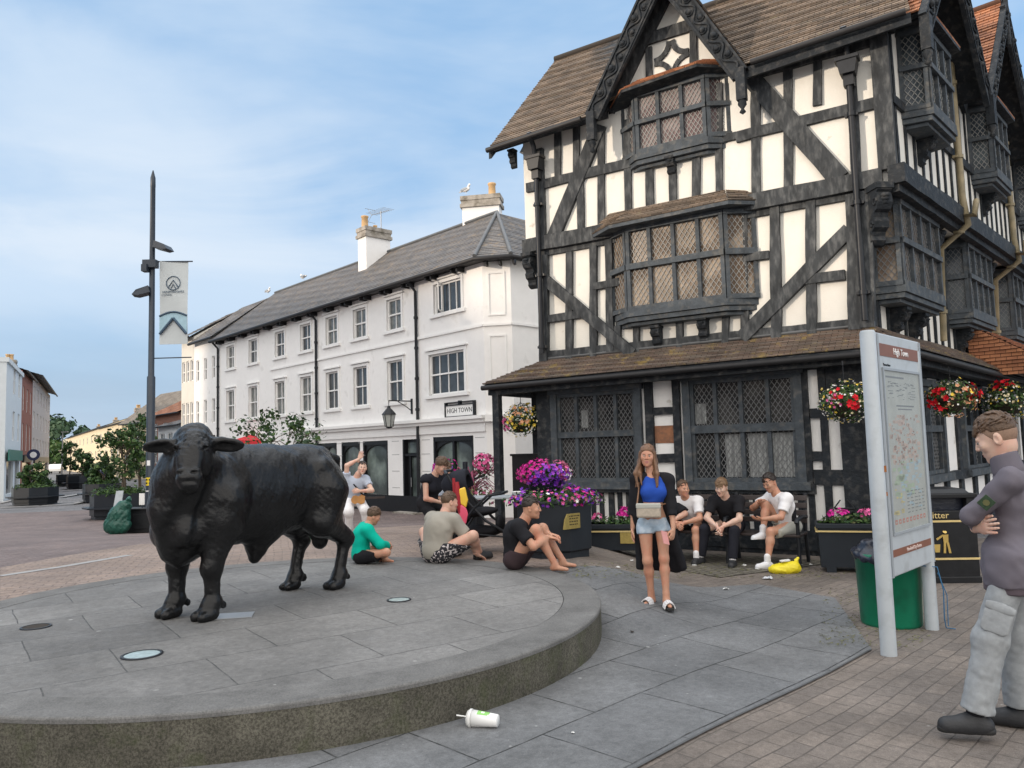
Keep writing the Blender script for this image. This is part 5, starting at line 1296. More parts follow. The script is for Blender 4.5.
text_obj('lettering', 'HIGH TOWN', .205, FW.P((u0+u1)/2, zc, .077), eW_, V(0,0,1), 'black_paint', sg)
# ---------------------------------------------------------------- further along: two white neighbours
def row_house(name, label, u0, u1, ze, zr, back, wallm, roofm, wins, fr=FW, over=.3, base=-.4, cat='building', gm='glass_shade', dep=8., winm='white_trim', chim=None, roof=True, shop=None, group=None):
    t = thing(name, label, cat, fr.P((u0+u1)/2, base, -2), 0, group)
    m = MB(); fr.wall(m, u0, u1, base, ze, 0, wins+(shop or []), .14)
    P = [fr.P(u0, base), fr.P(u1, base), fr.P(u1, base, -dep), fr.P(u0, base, -dep)]
    for a, b in ((P[1], P[2]), (P[2], P[3]), (P[3], P[0])): m.quad(a, b, b+V(0,0,ze-base), a+V(0,0,ze-base))
    if roof:
        for uu in (u0, u1): m.prism([fr.P(uu, ze), fr.P(uu, zr, -back), fr.P(uu, ze, -2*back)], fr.e*(.02 if uu == u0 else -.02))
    m.build('walls', MATS[wallm], t)
    for w in wins: sash(fr, *w, parent=t, gm=gm, pm=winm)
    if shop:
        g = MB(); f = MB()
        for (a, b, c, d) in shop:
            g.quad(fr.P(a, c, -.12), fr.P(b, c, -.12), fr.P(b, d, -.12), fr.P(a, d, -.12)); fr.box(f, a-.1, b+.1, d+.02, d+.5, -.02, .12)
        g.build('shop_window', MATS['glass_shade'], t); f.build('fascia', MATS['black_paint'], t)
    if roof:
        r = MB(); roof_plane(r, fr.P(u0-.05, ze, over), fr.P(u1+.05, ze, over), fr.P(u1+.05, zr, -back), fr.P(u0-.05, zr, -back), .25, .02); r.quad(fr.P(u0, ze, -2*back), fr.P(u1, ze, -2*back), fr.P(u1, zr, -back), fr.P(u0, zr, -back)); r.build('roof', MATS[roofm], t)
        g = MB(); g.tube([fr.P(u0, ze-.05, over), fr.P(u1, ze-.05, over)], .07, 6); g.build('gutter', MATS['gutter'], t)
    else:
        r = MB(); r.box(fr.P(u0-.05, ze, .1), fr.e*(u1-u0+.1), -fr.n*(dep+.1), V(0,0,.25)); r.build('parapet', MATS[wallm], t)
    for (cu, co, ch) in (chim or []): chimney(fr.P(cu, zr-.3, -co), fr.e, fr.n, .8, .7, ch, ((.3,.4,.12),(-.3,.4,.12)), t, mm='brick_far')
    return t
ua, ub = FW.q(194,380)[0], FW.q(217.6,380)[0]; uc_ = FW.q(183.5,380)[0]
def wgrid(u0, u1, n, zs, w=.8):
    return [(u0+(u1-u0)*(k+.5)/n-w/2, u0+(u1-u0)*(k+.5)/n+w/2, a, b) for k in range(n) for a, b in zs]
row_house('terraced_house', 'narrow white house with dark sloping roof, next left of the long white terrace', ua, ub-.02, 7.5, 9.7, 2.6, 'white_paint', 'slates', wgrid(ua, ub, 3, ((5.5,6.6),(3.3,4.5)), .42), shop=[(ua+.3, ub-.4, .1, 2.2)])
mat('cream_pale', (.60,.575,.52), .8, .07, 2.)
ue_ = FW.q(181.5, 380)[0]
row_house('cream_house', 'narrow cream fronted house at the far left end of the white row', ue_, ua-.02, 7.9, 9.6, 2.6, 'cream_pale', 'slates', wgrid(ue_, ua, 3, ((5.6,6.7),(3.3,4.5)), .42), shop=[(ue_+.5, ua-.5, .1, 2.2)])
# red gazebo in front of the terrace
gz_ = thing('market_gazebo', 'red canvas market gazebo pitched before the white terrace', 'gazebo', ong(266,500))
c = ong(266, 500); 
mb = MB(); zc = 2.68
for sx in (-1, 1):
    for sy in (-1, 1): mb.tube([c+V(sx*1.05, sy*1.05, -.1), c+V(sx*1.05, sy*1.05, zc-.1)], .03, 6)
mb.build('poles', MATS['steel'], gz_)
mb = MB(); R4 = [c+V(sx*1.15, sy*1.15, zc) for sx, sy in ((-1,-1),(1,-1),(1,1),(-1,1))]; A_ = c+V(0,0,zc+.45)
for i in range(4): mb.add([R4[i], R4[(i+1)%4], A_], [(0,1,2)]); mb.quad(R4[i], R4[(i+1)%4], R4[(i+1)%4]-V(0,0,.3), R4[i]-V(0,0,.3))
mb.build('canopy', MATS['red_canvas'], gz_)
# ---------------------------------------------------------------- left side of the street
eS = nrm(V(-.47, .883, 0)); 
p0 = atd(19.6, 493.5, 49.); nS = V(.883, .47, 0)
FS = Frame((p0[0], p0[1], 0), -eS, nS)      # u grows towards the camera
qs = lambda x, y=430: FS.q(x, y)[0]
row_house('white_corner_building', 'pale blue-white three-storey building at the left edge of the photo with a green shop fascia', 0., 9., FS.q(10,365)[1], 12, 3, 'blue_white_wall', 'slates', [(1.2,2.3,5.6,7.3),(1.2,2.3,2.9,4.6),(4.2,5.3,5.6,7.3),(4.2,5.3,2.9,4.6)], fr=FS, roof=False, shop=[(.8,3.4,-.1,1.7),(4.4,8,-.1,1.7)])
u32, u50 = qs(31.8), qs(49.5)
row_house('red_brick_house', 'narrow red brick house with pale sash windows beside the blue-white building', u32, -.05, 7.5, 8.6, 3, 'brick_red', 'slates', wgrid(u32, 0, 3, ((5.0,6.6),(2.4,4.2)), 1.0), fr=FS, gm='glass_net', chim=[(-1, .8, -.1)], shop=[(u32+1.2, -1.2, -.1, 1.6)])
row_house('grey_stone_building', 'greyish pink building with projecting eaves beyond the red brick house', u50, u32-.05, 8.0, 9.3, 3.4, 'pink_wall', 'slates', wgrid(u50, u32, 6, ((6.2,7.3),(4.2,5.4),(2.2,3.4)), 1.3), fr=FS, over=.6, gm='glass_shade', shop=[(u50+2, u32-2, -.1, 1.5)])
# round blue projecting sign and green fascia sign
t = thing('round_shop_sign', 'small round blue and white sign projecting from the brick house', 'sign', FS.P(-2.2, 1.9, .5)); c = FS.P(-2.2, 2.1, .55)
mb = MB(); mb.tube([c-eS*.06, c+eS*.06], .38, 16); mb.tube([c, FS.P(-2.2, 2.1, 0)], .03, 6); mb.build('disc', MATS['navy_paint'], t); mb = MB(); mb.tube([c-eS*.075, c+eS*.075], .2, 12); mb.build('emblem', MATS['white_ink'], t)
t = thing('green_fascia_sign', 'green fascia board over the shop at the left edge', 'sign', FS.P(6, 1.8, .1)); mb = MB(); FS.box(mb, 1.0, 8.8, 1.75, 2.35, .13, .2); mb.build('board', MATS['teal_paint'], t)
# ---------------------------------------------------------------- far end of the street
def fbuild(name, label, px0, px1, Y0, Y1, ytop, ze_f, zr_f, wallm, roofm, rows, n, chim=None, hip=False, base=-.4, gm='glass_far'):
    a = atd(px0, 460, Y0); b = atd(px1, 460, Y1); e = nrm(V(b[0]-a[0], b[1]-a[1], 0)); nn = V(e[1], -e[0], 0); nn = nn if nn[1] < 0 else -nn
    fr = Frame((a[0], a[1], 0), e, nn); L = float(np.linalg.norm((b-a)[:2]))
    return row_house(name, label, 0, L, ze_f, zr_f, 4., wallm, roofm, wgrid(0, L, n, rows, 1.2), fr=fr, gm=gm, chim=chim, over=.3), fr, L
mat('cream_far', (.66,.56,.38), .8, .06, 1.)
# the long sunlit cream terrace: runs down the right side of the street
fbuild('cream_terrace', 'long sunlit cream terrace closing the far end of the street', 67, 98, 150, 105, 0, 5.9, 7.4, 'cream_far', 'far_tiles', ((3.9,5.0),(1.6,2.8)), 9, chim=[(14,4,.5),(38,4,.6)])
fbuild('cream_house', 'sunlit cream house behind the street trees, right of the long cream terrace', 98, 128, 104, 84, 0, 5.8, 6.9, 'cream_far', 'far_tiles', ((3.9,5.0),(1.6,2.8)), 5, chim=[(18,2,.9)])
fbuild('grey_roofed_building', 'building with a broad grey hipped roof and low cream wall behind the lamp column', 121, 166, 80, 72, 0, 5.2, 8.5, 'cream_far', 'far_tiles', ((3.2,4.4),(1.,2.2)), 4)
t_, fr_, L_g = fbuild('brick_gabled_building', 'red brick and tile gabled building between the grey roof and the cream house', 150, 181, 66, 60, 0, 5.2, 7.3, 'brick_far', 'roof_tiles_orange', ((3.4,4.5),(1.2,2.4)), 3)
fbuild('low_grey_building', 'low pale building with a small slate roof beside the cream house', 158, 182, 56, 52, 0, 3.9, 5.1, 'blue_white_wall', 'slates', ((2.5,3.4),), 3)
fbuild('distant_terrace', 'faint tan building seen at the vanishing end of the street', 48, 62, 190, 200, 0, 5.0, 7, 'cream_paint', 'roof_tiles_orange', ((2.6,3.8),), 3)
# buildings that stand behind the photographer and shade the square in the evening
def behind(name, label, x0, y0, x1, y1, h):
    a = V(x0, y0, 0); b = V(x1, y1, 0); e = nrm(b-a); n = V(-e[1], e[0], 0); n = n if n[0] > 0 else -n
    fr = Frame(a, e, n); L = float(np.linalg.norm(b-a))
    row_house(name, label, 0, L, h-2.0, h, 4., 'brick_far', 'slates', wgrid(0, L, int(L/3), ((5.2,6.6),(2.4,4.0)), 1.1), fr=fr, gm='glass_far', dep=8, base=-.2)
BH = 12.6
behind('brick_shop_row', 'tall brick shop row far out of frame to the left', -44, 22, -42.5, 3.2, 15.8)
behind('brick_shop_row', 'brick shop row out of frame to the left, middle height', -42.5, 3, -42, -3.4, 14.6)
behind('brick_shop_row', 'lower brick shop row behind and left of the photographer', -42, -3.6, -38, -30, 12.9)
# ---------------------------------------------------------------- flowers, foliage, trees
def leafcloud(n, sampler, size, mb, out=None, jit=.6, aspect=.6, cup=False):
    """n small leaf-shaped faces; sampler() gives (position, outward normal)"""
    for _ in range(n):
        p, nn = sampler(); s = size*random.uniform(.6, 1.3); d = nrm(nn+rng.normal(size=3)*jit)
        a = nrm(np.cross(d, rng.normal(size=3))); b = np.cross(d, a)*aspect
        mb.add([p-a*s, p-b*s*.6, p+a*s*.9+d*s*.15, p+b*s*.6], [(0,1,2,3)])
def flowers(n, sampler, size, mb, petals=5):
    for _ in range(n):
        p, nn = sampler(); s = size*random.uniform(.7, 1.2); d = nrm(nn+rng.normal(size=3)*.35); p = p+d*s*.6
        a = nrm(np.cross(d, rng.normal(size=3))); b = np.cross(d, a); vs = [p-d*s*.3]; 
        for k in range(petals*2):
            t = PI*k/petals; r = s if k % 2 == 0 else s*.62; vs.append(p+(a*math.cos(t)+b*math.sin(t))*r+d*s*.12*(k % 2 == 0))
        mb.add(vs, [(0, k+1, (k+1) % (petals*2)+1) for k in range(petals*2)])
def ellsamp(c, r, zmin=-1., inner=.75, sector=None):
    c = V(c); r = V(r)
    def f():
        while True:
            d = nrm(rng.normal(size=3))
            if d[2] < zmin: continue
            if sector is not None and np.dot(d, nrm(sector[0])) < sector[1]: continue
            return c+d*r*random.uniform(inner, 1.05), nrm(d/r)
    return f
def basket(label, P, R, hang, blooms, group, dirs=None, name='hanging_basket', chain=True, n=1., flat=.85):
    """blooms: list of (material, count, sector or None)"""
    P = V(P); t = thing(name, label, 'flower basket' if chain else 'flowers', P-V(0,0,R*.6), 0, group)
    mb = MB(); mb.lathe([(R*.15,-R*.62),(R*.45,-R*.5),(R*.6,-R*.15),(R*.62,-R*.05),(.0,-R*.02)], P, 14); mb.build('bowl', MATS['soil'], t)
    for m, k, size in (('leaf_dark', 260, .045), ('leaf', 330, .04), ('leaf_light', 130, .032)):
        mb = MB(); leafcloud(int(k*n), ellsamp(P, V(R, R, R*flat)*.94, -1, .55), size*R/.38, mb); mb.build('foliage', MATS[m], t)
    for m, k, sec, size in blooms:
        mb = MB(); flowers(int(k*n), ellsamp(P, V(R, R, R*flat), -1, .80, sec), size*R/.38, mb); mb.build('blossoms', MATS[m], t)
    if chain:
        mb = MB(); top = V(hang)
        for k in range(3):
            a = 2*PI*k/3+.4; mb.tube([P+V(R*.6*math.cos(a), R*.6*math.sin(a), 0), P+(top-P)*.55, top], .006, 4)
        mb.tube([top, top+V(0,0,.06)], .014, 5); mb.build('chains', MATS['black_metal'], t)
    return t
cam = lambda v: nrm(V(v))
left, right = V(-.9,-.2,-.1), V(.9,-.3,.1)
# the four hanging baskets
def fpos(px, py, fr, off): u, z = fr.q(px, py, off); return fr.P(u, z, off)
P = fpos(845, 402, FL, .72); basket('hanging basket of white, yellow and red flowers just left of the map sign', P, .345, P+V(0,0,.50), [('petal_white', 120, None, .018), ('petal_cream', 90, None, .022), ('petal_yellow', 34, None, .025), ('petal_red', 15, (V(.0,-.9,-.05), .93), .040), ('petal_red', 5, (V(-.5,-.8,.35), .95), .04), ('petal_pink', 8, (V(-.8,-.6,.1), .9), .03)], 'hanging baskets round the timber house')
P = fpos(951, 398, FR1, .55); basket('hanging basket with red geraniums and peach flowers just right of the map sign', P, .365, P+V(0,0,.56), [('petal_white', 50, None, .018), ('petal_cream', 60, None, .024), ('petal_peach', 36, (V(.2,-.8,-.6), .3), .034), ('petal_red', 26, (V(.95,-.1,.15), .86), .045), ('petal_red', 26, (V(-.95,-.5,-.05), .86), .045), ('petal_yellow', 16, None, .03)], 'hanging baskets round the timber house')
P = fpos(1006, 401, FR1, .60); basket('hanging basket at the right edge with a red tuft on top and small yellow flowers', P, .44, P+V(0,0,.62), [('petal_white', 60, None, .018), ('petal_cream', 90, None, .022), ('petal_yellow', 50, None, .024), ('petal_red', 16, (V(-.3,-.5,.8), .9), .045)], 'hanging baskets round the timber house')
P = FL.P(-5.10, 2.05, .25); P = V(*FL.P(*FL.q(521, 420, .1), .1)); basket('hanging basket of yellow, orange and cream flowers at the left end of the house', P, .36, P+V(0,0,.6), [('petal_cream', 80, None, .024), ('petal_white', 50, None, .022), ('petal_yellow', 60, (V(.3,-.7,.5), .2), .034), ('petal_peach', 24, (V(0,-1,.3), .75), .04), ('petal_pink', 14, (V(-.9,-.3,-.3), .86), .045)], 'hanging baskets round the timber house')
# ---- big octagonal planter with a raised pot of petunias
def planter_big():
    g = ong(556, 560); c = V(g[0]+.02, g[1]+.45, float(H(g[0], g[1]+.5)))
    t = thing('street_planter', 'large dark octagonal street planter with brass plaque and purple and pink petunias', 'planter', c)
    mb = MB(); R = .50; hh = .70
    mb.lathe([(.0,-.10),(R*.90,-.10),(R*.90,.08),(R*.97,.10),(R,.60),(R,.66),(R*1.03,.67),(R*1.03,hh),(R*.94,hh),(R*.92,hh-.12)], c, 8, a0=.35, smooth=False); mb.build('tub', MATS['planter_metal'], t, bevel=.006)
    mb = MB(); mb.lathe([(R*.93,hh-.11),(.01,hh-.08)], c, 8, a0=.35, smooth=False); mb.build('soil', MATS['soil'], t)
    # plaque
    pc = V(*atd(570, 521.5, c[1]-R*.95)); e = nrm(V(1,-.10,0)); 
    best = None
    for k in range(8):
        a = .35+(k+.5)*PI/4; n = V(math.cos(a), math.sin(a), 0); 
        d = ray(571, 521); tt = np.dot(c+n*R*math.cos(PI/8)-CO, n)/np.dot(d, n); p = CO+d*tt
        if np.dot(n, d) < 0 and abs(np.dot(p-c, V(-n[1], n[0], 0))) < R*math.sin(PI/8): best = (n, p)
    n, p = best; e = V(-n[1], n[0], 0)
    mb = MB(); f = Frame(p, e, n); o = .026
    mb.prism([f.P(-.15,-.09,.004), f.P(.13,-.09,.004), f.P(.13,.09,.004), f.P(-.08,.09,.004), f.P(-.125,.02,.004)], n*o); pq = mb.build('brass_plaque', MATS['brass'], t)
    mb = MB()
    for i, z in enumerate((.055,.025,-.01,-.045)): 
        x = -.06
        while x < .09: w = random.uniform(.015,.04); mb.box(f.P(x, z, .03), e*w, n*.002, V(0,0,.012)); x += w+.012
    mb.build('engraving', MATS['soil'], pq)
    for m, k, s in (('leaf_dark', 420, .05), ('leaf', 520, .045), ('leaf_light', 160, .035)):
        mb = MB(); leafcloud(k, ellsamp(c+V(0,0,hh-.02), V(R*1.25, R*1.15, .17), -.25, .4), s*.8, mb); mb.build('foliage', MATS[m], t)
    for m, k, sec in (('petal_violet', 90, None), ('petal_purple', 70, None), ('petal_white', 26, None), ('petal_magenta', 40, (V(.9,-.4,.3), .6)), ('petal_pink', 34, (V(-.5,-.8,.2), .65)), ('petal_dusky', 20, (V(.5,-.8,.2), .6))):
        mb = MB(); flowers(k, ellsamp(c+V(0,0,hh), V(R*1.22, R*1.12, .17), -.3, .75, sec), .028, mb); mb.build('blossoms', MATS[m], t)
    # raised pot standing in the tub
    pc = V(*atd(542, 470, c[1]+.15)); pc = V(pc[0]+.03, pc[1], 0); z0 = c[2]+hh-.05; zt = float(atd(542, 478, pc[1])[2])
    p = thing('pedestal_pot', 'tall dark pot overflowing with magenta and purple petunias above the big planter', 'planter', (pc[0], pc[1], z0))
    mb = MB(); mb.lathe([(.12,0),(.14,.04),(.17,.05),(.235,zt-z0-.02),(.25,zt-z0),(.22,zt-z0),(.2,zt-z0-.06),(.0,zt-z0-.05)], (pc[0], pc[1], z0), 14); mb.build('pot', MATS['planter_metal'], p)
    b = V(pc[0]-.0, pc[1], zt+.06)
    for m, k, s in (('leaf_dark', 260, .045), ('leaf', 240, .04)):
        mb = MB(); leafcloud(k, ellsamp(b, V(.32,.28,.16), -.7, .4), s*.75, mb); mb.build('foliage', MATS[m], p)
    for m, k, sec in (('petal_magenta', 120, (V(-.8,-.3,.55), .35)), ('petal_violet', 110, (V(.25,-.9,-.35), .45)), ('petal_purple', 60, (V(.35,-.8,-.5), .55)), ('petal_dusky', 60, (V(.95,-.2,.2), .6)), ('petal_pink', 24, (V(.8,-.3,.5), .6)), ('petal_white', 16, (V(.9,-.4,.0), .86)), ('petal_pink', 16, (V(-.9,-.3,-.3), .8))):
        mb = MB(); flowers(k, ellsamp(b, V(.345,.30,.18), -.75, .82, sec), .026, mb); mb.build('blossoms', MATS[m], p)
planter_big()
def trough(label, px, py, w, d, hh, rz, blooms, plaque=True, group='low trough planters by the house wall', pl2=True):
    g = ong(px, py); c = V(g[0], g[1]+d/2, float(H(g[0], g[1])))
    t = thing('trough_planter', label, 'planter', c, rz, group)
    mb = MB()
    mb.prism([V(-w/2,-d/2+.02,.07), V(w/2,-d/2+.02,.07), V(w/2+.02,-d/2,hh), V(-w/2-.02,-d/2,hh)], (0,d,0)); mb.box((-w/2-.04,-d/2-.02,hh-.06), (w+.08,0,0), (0,d+.04,0), (0,0,.06))
    for sx in (-1, 1): mb.box((sx*(w/2-.12)-.06,-d/2+.02,0), (.12,0,0), (0,d-.04,0), (0,0,.08))
    mb.build('tub', MATS['planter_metal'], t, world=False, bevel=.006)
    mb = MB(); mb.box((-w/2-.045,-d/2-.026,hh-.105), (w+.09,0,0), (0,d+.052,0), (0,0,.018)); mb.build('gold_line', MATS['gold_paint'], t, world=False)
    if plaque:
        mb = MB(); mb.box((w/2-.50,-d/2-.012,.17), (.34,0,0), (0,.02,0), (0,0,.17)); mb.build('brass_plaque', MATS['brass'], t, world=False)
    for m, k, s in (('leaf_dark', 110, .04), ('leaf', 130, .036), ('leaf_olive', 40, .03)):
        mb = MB(); leafcloud(k, ellsamp((0,0,hh), V(w*.48, d*.5, .11), -.1, .4), s, mb); mb.build('foliage', MATS[m], t, world=False)
    for m, k, cc, r in blooms:
        mb = MB(); flowers(k, ellsamp(V(*cc)+V(0,0,hh), r, -.2, .7), .030, mb); mb.build('blossoms', MATS[m], t, world=False)
ra = math.atan2(eL_[1], eL_[0])
trough('low dark trough planter with bright pink geranium beside the big octagonal planter', 626, 556, .95, .42, .43, ra*.35, [('petal_magenta', 34, (.05,0,.13), (.13,.1,.08)), ('petal_pink', 12, (-.35,-.05,.08), (.07,.07,.05)), ('petal_magenta', 10, (.3,0,.1), (.1,.1,.06))])
trough('dark trough planter with pink geraniums left of the green bin', 860, 574, .75, .40, .62, ra*.6, [('petal_magenta', 26, (-.12,0,.10), (.13,.1,.06)), ('petal_pink', 16, (.22,-.03,.10), (.13,.1,.07))], plaque=False)
# flower tower by the terrace
def flower_tower():
    g = ong(452, 545); c = V(g[0], 14.6, float(H(g[0], 14.6))); top = float(atd(452, 462, c[1])[2])
    t = thing('flower_tower', 'post-mounted flower tower with magenta and purple trailing blooms and dry grasses', 'flower tower', c)
    mb = MB(); mb.tube([c, V(c[0], c[1], top)], .05, 8); mb.lathe([(.30,-.02),(.34,.12),(.32,.5),(.40,.55),(.36,.58),(.0,.5)], c, 12); mb.build('stand', MATS['planter_metal'], t)
    for dx, dz, R, bl in ((-.36, -.16, .25, (('petal_magenta', 60, (V(-.2,-.5,.8), .1)), ('petal_violet', 70, (V(-.6,-.7,-.4), .3)), ('petal_purple', 50, (V(-.2,-.8,-.5), .3)))), (.36, -.06, .21, (('petal_pink', 70, (V(0,-.5,.7), .1)), ('petal_dusky', 60, None)))):
        b = V(c[0]+dx, c[1]-.1, top+dz)
        mb = MB(); leafcloud(170, ellsamp(b-V(0,0,.05), V(R,R,R*1.2)*.95, -1, .5), .045, mb); mb.build('foliage', MATS['leaf_dark'], t)
        for m, k, sec in bl: mb = MB(); flowers(k, ellsamp(b, V(R,R,R*.9), -1, .85, sec), .042, mb); mb.build('blossoms', MATS[m], t)
        mb = MB(); mb.tube([b-V(0,0,R), V(c[0], c[1], b[2]-R-.1)], .02, 6); mb.build('arm', MATS['planter_metal'], t)
    mb = MB()
    for k in range(60):     # dusky trailing grasses
        a = random.uniform(0, 2*PI); b = V(c[0]+.05, c[1], c[2]+random.uniform(.6, top-c[2]-.3)); r = random.uniform(.25,.6)
        p = [b, b+V(math.cos(a)*r*.6, math.sin(a)*r*.4, .22), b+V(math.cos(a)*r, math.sin(a)*r*.6, random.uniform(-.1,.15))]; mb.tube(p, [.008,.012,.003], 3, cap=False)
    mb.build('dry_grasses', MATS['petal_dusky'], t)
    mb = MB(); leafcloud(220, ellsamp((c[0], c[1], c[2]+.6), (.62,.5,.30), -.5, .5), .06, mb); mb.build('foliage', MATS['leaf_olive'], t)
    mb = MB(); flowers(40, ellsamp((c[0]+.25, c[1]-.1, c[2]+.55), (.4,.4,.2), -.5, .8), .045, mb); mb.build('blossoms', MATS['petal_dusky'], t)
flower_tower()
# ---- street trees and planters along the road
def tree(label, c, h, r, name='street_tree', nleaf=1400, lsize=.10, mats=('leaf_dark','leaf'), trunks=1, sparse=.0, group='small trees in planters along the street', tr=.05, crown0=.3, cat='tree', seed=1, sq=1.):
    rs = np.random.default_rng(seed); c = V(c); t = thing(name, label, cat, c, 0, group)
    mb = MB(); tips = []
    for k in range(trunks):
        a = rs.uniform(0, 6.28); b0 = c+V(math.cos(a)*.12*(trunks > 1), math.sin(a)*.12*(trunks > 1), 0); m_ = c+V(rs.normal()*.12*r, rs.normal()*.12*r, h*.45); tp = c+V(rs.normal()*.35*r, rs.normal()*.3*r, h*.85)
        mb.tube([b0, b0+(m_-b0)*.5, m_, tp], [tr, tr*.8, tr*.6, tr*.2], 6); tips.append(tp)
        for j in range(6):
            f = rs.uniform(crown0, .85); s0 = b0+(tp-b0)*f; a = rs.uniform(0, 6.28); e_ = s0+V(math.cos(a)*r*rs.uniform(.5,.95), math.sin(a)*r*rs.uniform(.5,.95), h*rs.uniform(.06,.2)); mb.tube([s0, s0+(e_-s0)*.5+V(0,0,.04*h), e_], [tr*.45, tr*.3, tr*.1], 5); tips.append(e_)
    mb.build('trunk', MATS['bark'], t)
    cl = []
    for k in range(26):
        d = nrm(rs.normal(size=3)); q_ = c+V(d[0]*r*.8*sq, d[1]*r*.8, h*(crown0+(1-crown0)*.5)+d[2]*h*(1-crown0)*.42); cl.append((q_, r*rs.uniform(.22,.42)))
    cl += [(p, r*.26) for p in tips]
    for i, m in enumerate(mats):
        lf = MB()
        for _ in range(nleaf//len(mats)):
            q_, rr = cl[rs.integers(len(cl))]; d = nrm(rs.normal(size=3)); p = q_+d*rr*rs.uniform(.3,1.05)
            s = lsize*rs.uniform(.6,1.3); a = nrm(np.cross(d, rs.normal(size=3))); b = np.cross(d+rs.normal(size=3)*.4, a)*.6; lf.add([p-a*s, p-b*s, p+a*s, p+b*s], [(0,1,2,3)])
        lf.build('crown', MATS[m], t)
    return t
def roundtub(label, c, r, h, group='dark planters along the street', green=True, board=True, name='street_planter', tall=.25):
    t = thing(name, label, 'planter', c, 0, group); c = V(c)
    mb = MB(); mb.lathe([(r*.95,0),(r*.95,.1),(r,.12),(r,h),(r*.92,h),(r*.9,h-.1),(.01,h-.05)], c, 8, a0=.3, smooth=False); mb.build('tub', MATS['planter_metal'], t)
    if board: mb = MB(); mb.lathe([(r*1.25,h*.42),(r*1.25,h*.48),(r*.9,h*.48)], c, 8, a0=.3, smooth=False); mb.build('bench_ledge', MATS['planter_metal'], t)
    if green:
        for m, k in (('leaf', 260), ('leaf_dark', 260)):
            mb = MB(); leafcloud(k, ellsamp(c+V(0,0,h), V(r*.98, r*.98, tall), -.15, .3), .085, mb); mb.build('foliage', MATS[m], t)
g = V(0, 27., 0); g[0] = atd(120, 500, 27.)[0]; g[2] = float(H(g[0], g[1])); gh = g
roundtub('dark planter full of shrubs and a small tree beside the lamp column', g, .95, .85, tall=.3)
tree('multi-stemmed leafy young tree in the planter beside the lamp column', g+V(.1,0,.6), 2.7, .80, nleaf=1700, lsize=.07, mats=('leaf','leaf_dark','leaf_dark'), trunks=6, tr=.03, seed=4, crown0=.22)
g2 = atd(139, 500, 30); g2[2] = float(H(g2[0], 30)); tree('slender tree just left of the lamp column, behind the first one', g2, 3.9, .62, nleaf=1000, lsize=.075, mats=('leaf','leaf_dark'), trunks=3, tr=.03, seed=9, crown0=.3)
for i, (px, Y, r, h, th, tr_, lab) in enumerate(((35.5, 37, 1.0, .80, 1.3, .62, 'furthest left along the shops'), (70, 62, 1.0, .9, 2.9, .75, 'mid street, left of the pair'), (83, 56, 1.1, .9, 1.9, .75, 'mid street, right of the pair'), (103, 38, .9, .85, 1.2, .6, 'left of the planter by the lamp column'))):
    p = atd(px, 480, Y); p[2] = float(H(p[0], p[1]))
    roundtub('dark street planter '+lab, p, r, h, green=i in (0, 3)); tree('bushy tree in a planter, '+lab, p+V(0,0,h*.8), th, tr_, nleaf=2200, lsize=.075, mats=('leaf_dark','leaf_dark','leaf'), trunks=2, seed=20+i, crown0=.1)
gt_ = atd(277, 470, 17.5); gt_[2] = float(H(gt_[0], 17.5)); tree('light airy tree showing above the back of the bull', gt_, 2.75, .92, nleaf=1300, lsize=.05, mats=('leaf','leaf_dark','leaf_dark'), trunks=4, tr=.03, seed=31, crown0=.35, group=None, sq=1.0)
p = atd(54, 470, 230); tree('distant dark green tree at the vanishing point of the street', V(p[0], p[1], -1), 15, 9, nleaf=2600, lsize=.9, mats=('leaf_far',), trunks=1, tr=.3, seed=41, crown0=.05, group='distant trees')
p = atd(60, 470, 170); tree('brighter green roadside tree below the distant dark one', V(p[0], p[1], -1), 7, 5, nleaf=1500, lsize=.5, mats=('leaf',), trunks=1, tr=.2, seed=42, crown0=.05, group='distant trees')
mb = MB(); mb.add([(-900,1500,-5),(300,1500,-5),(300,1500,14),(-150,1500,30),(-500,1500,26),(-900,1500,18)], [(0,1,2,3,4,5)])
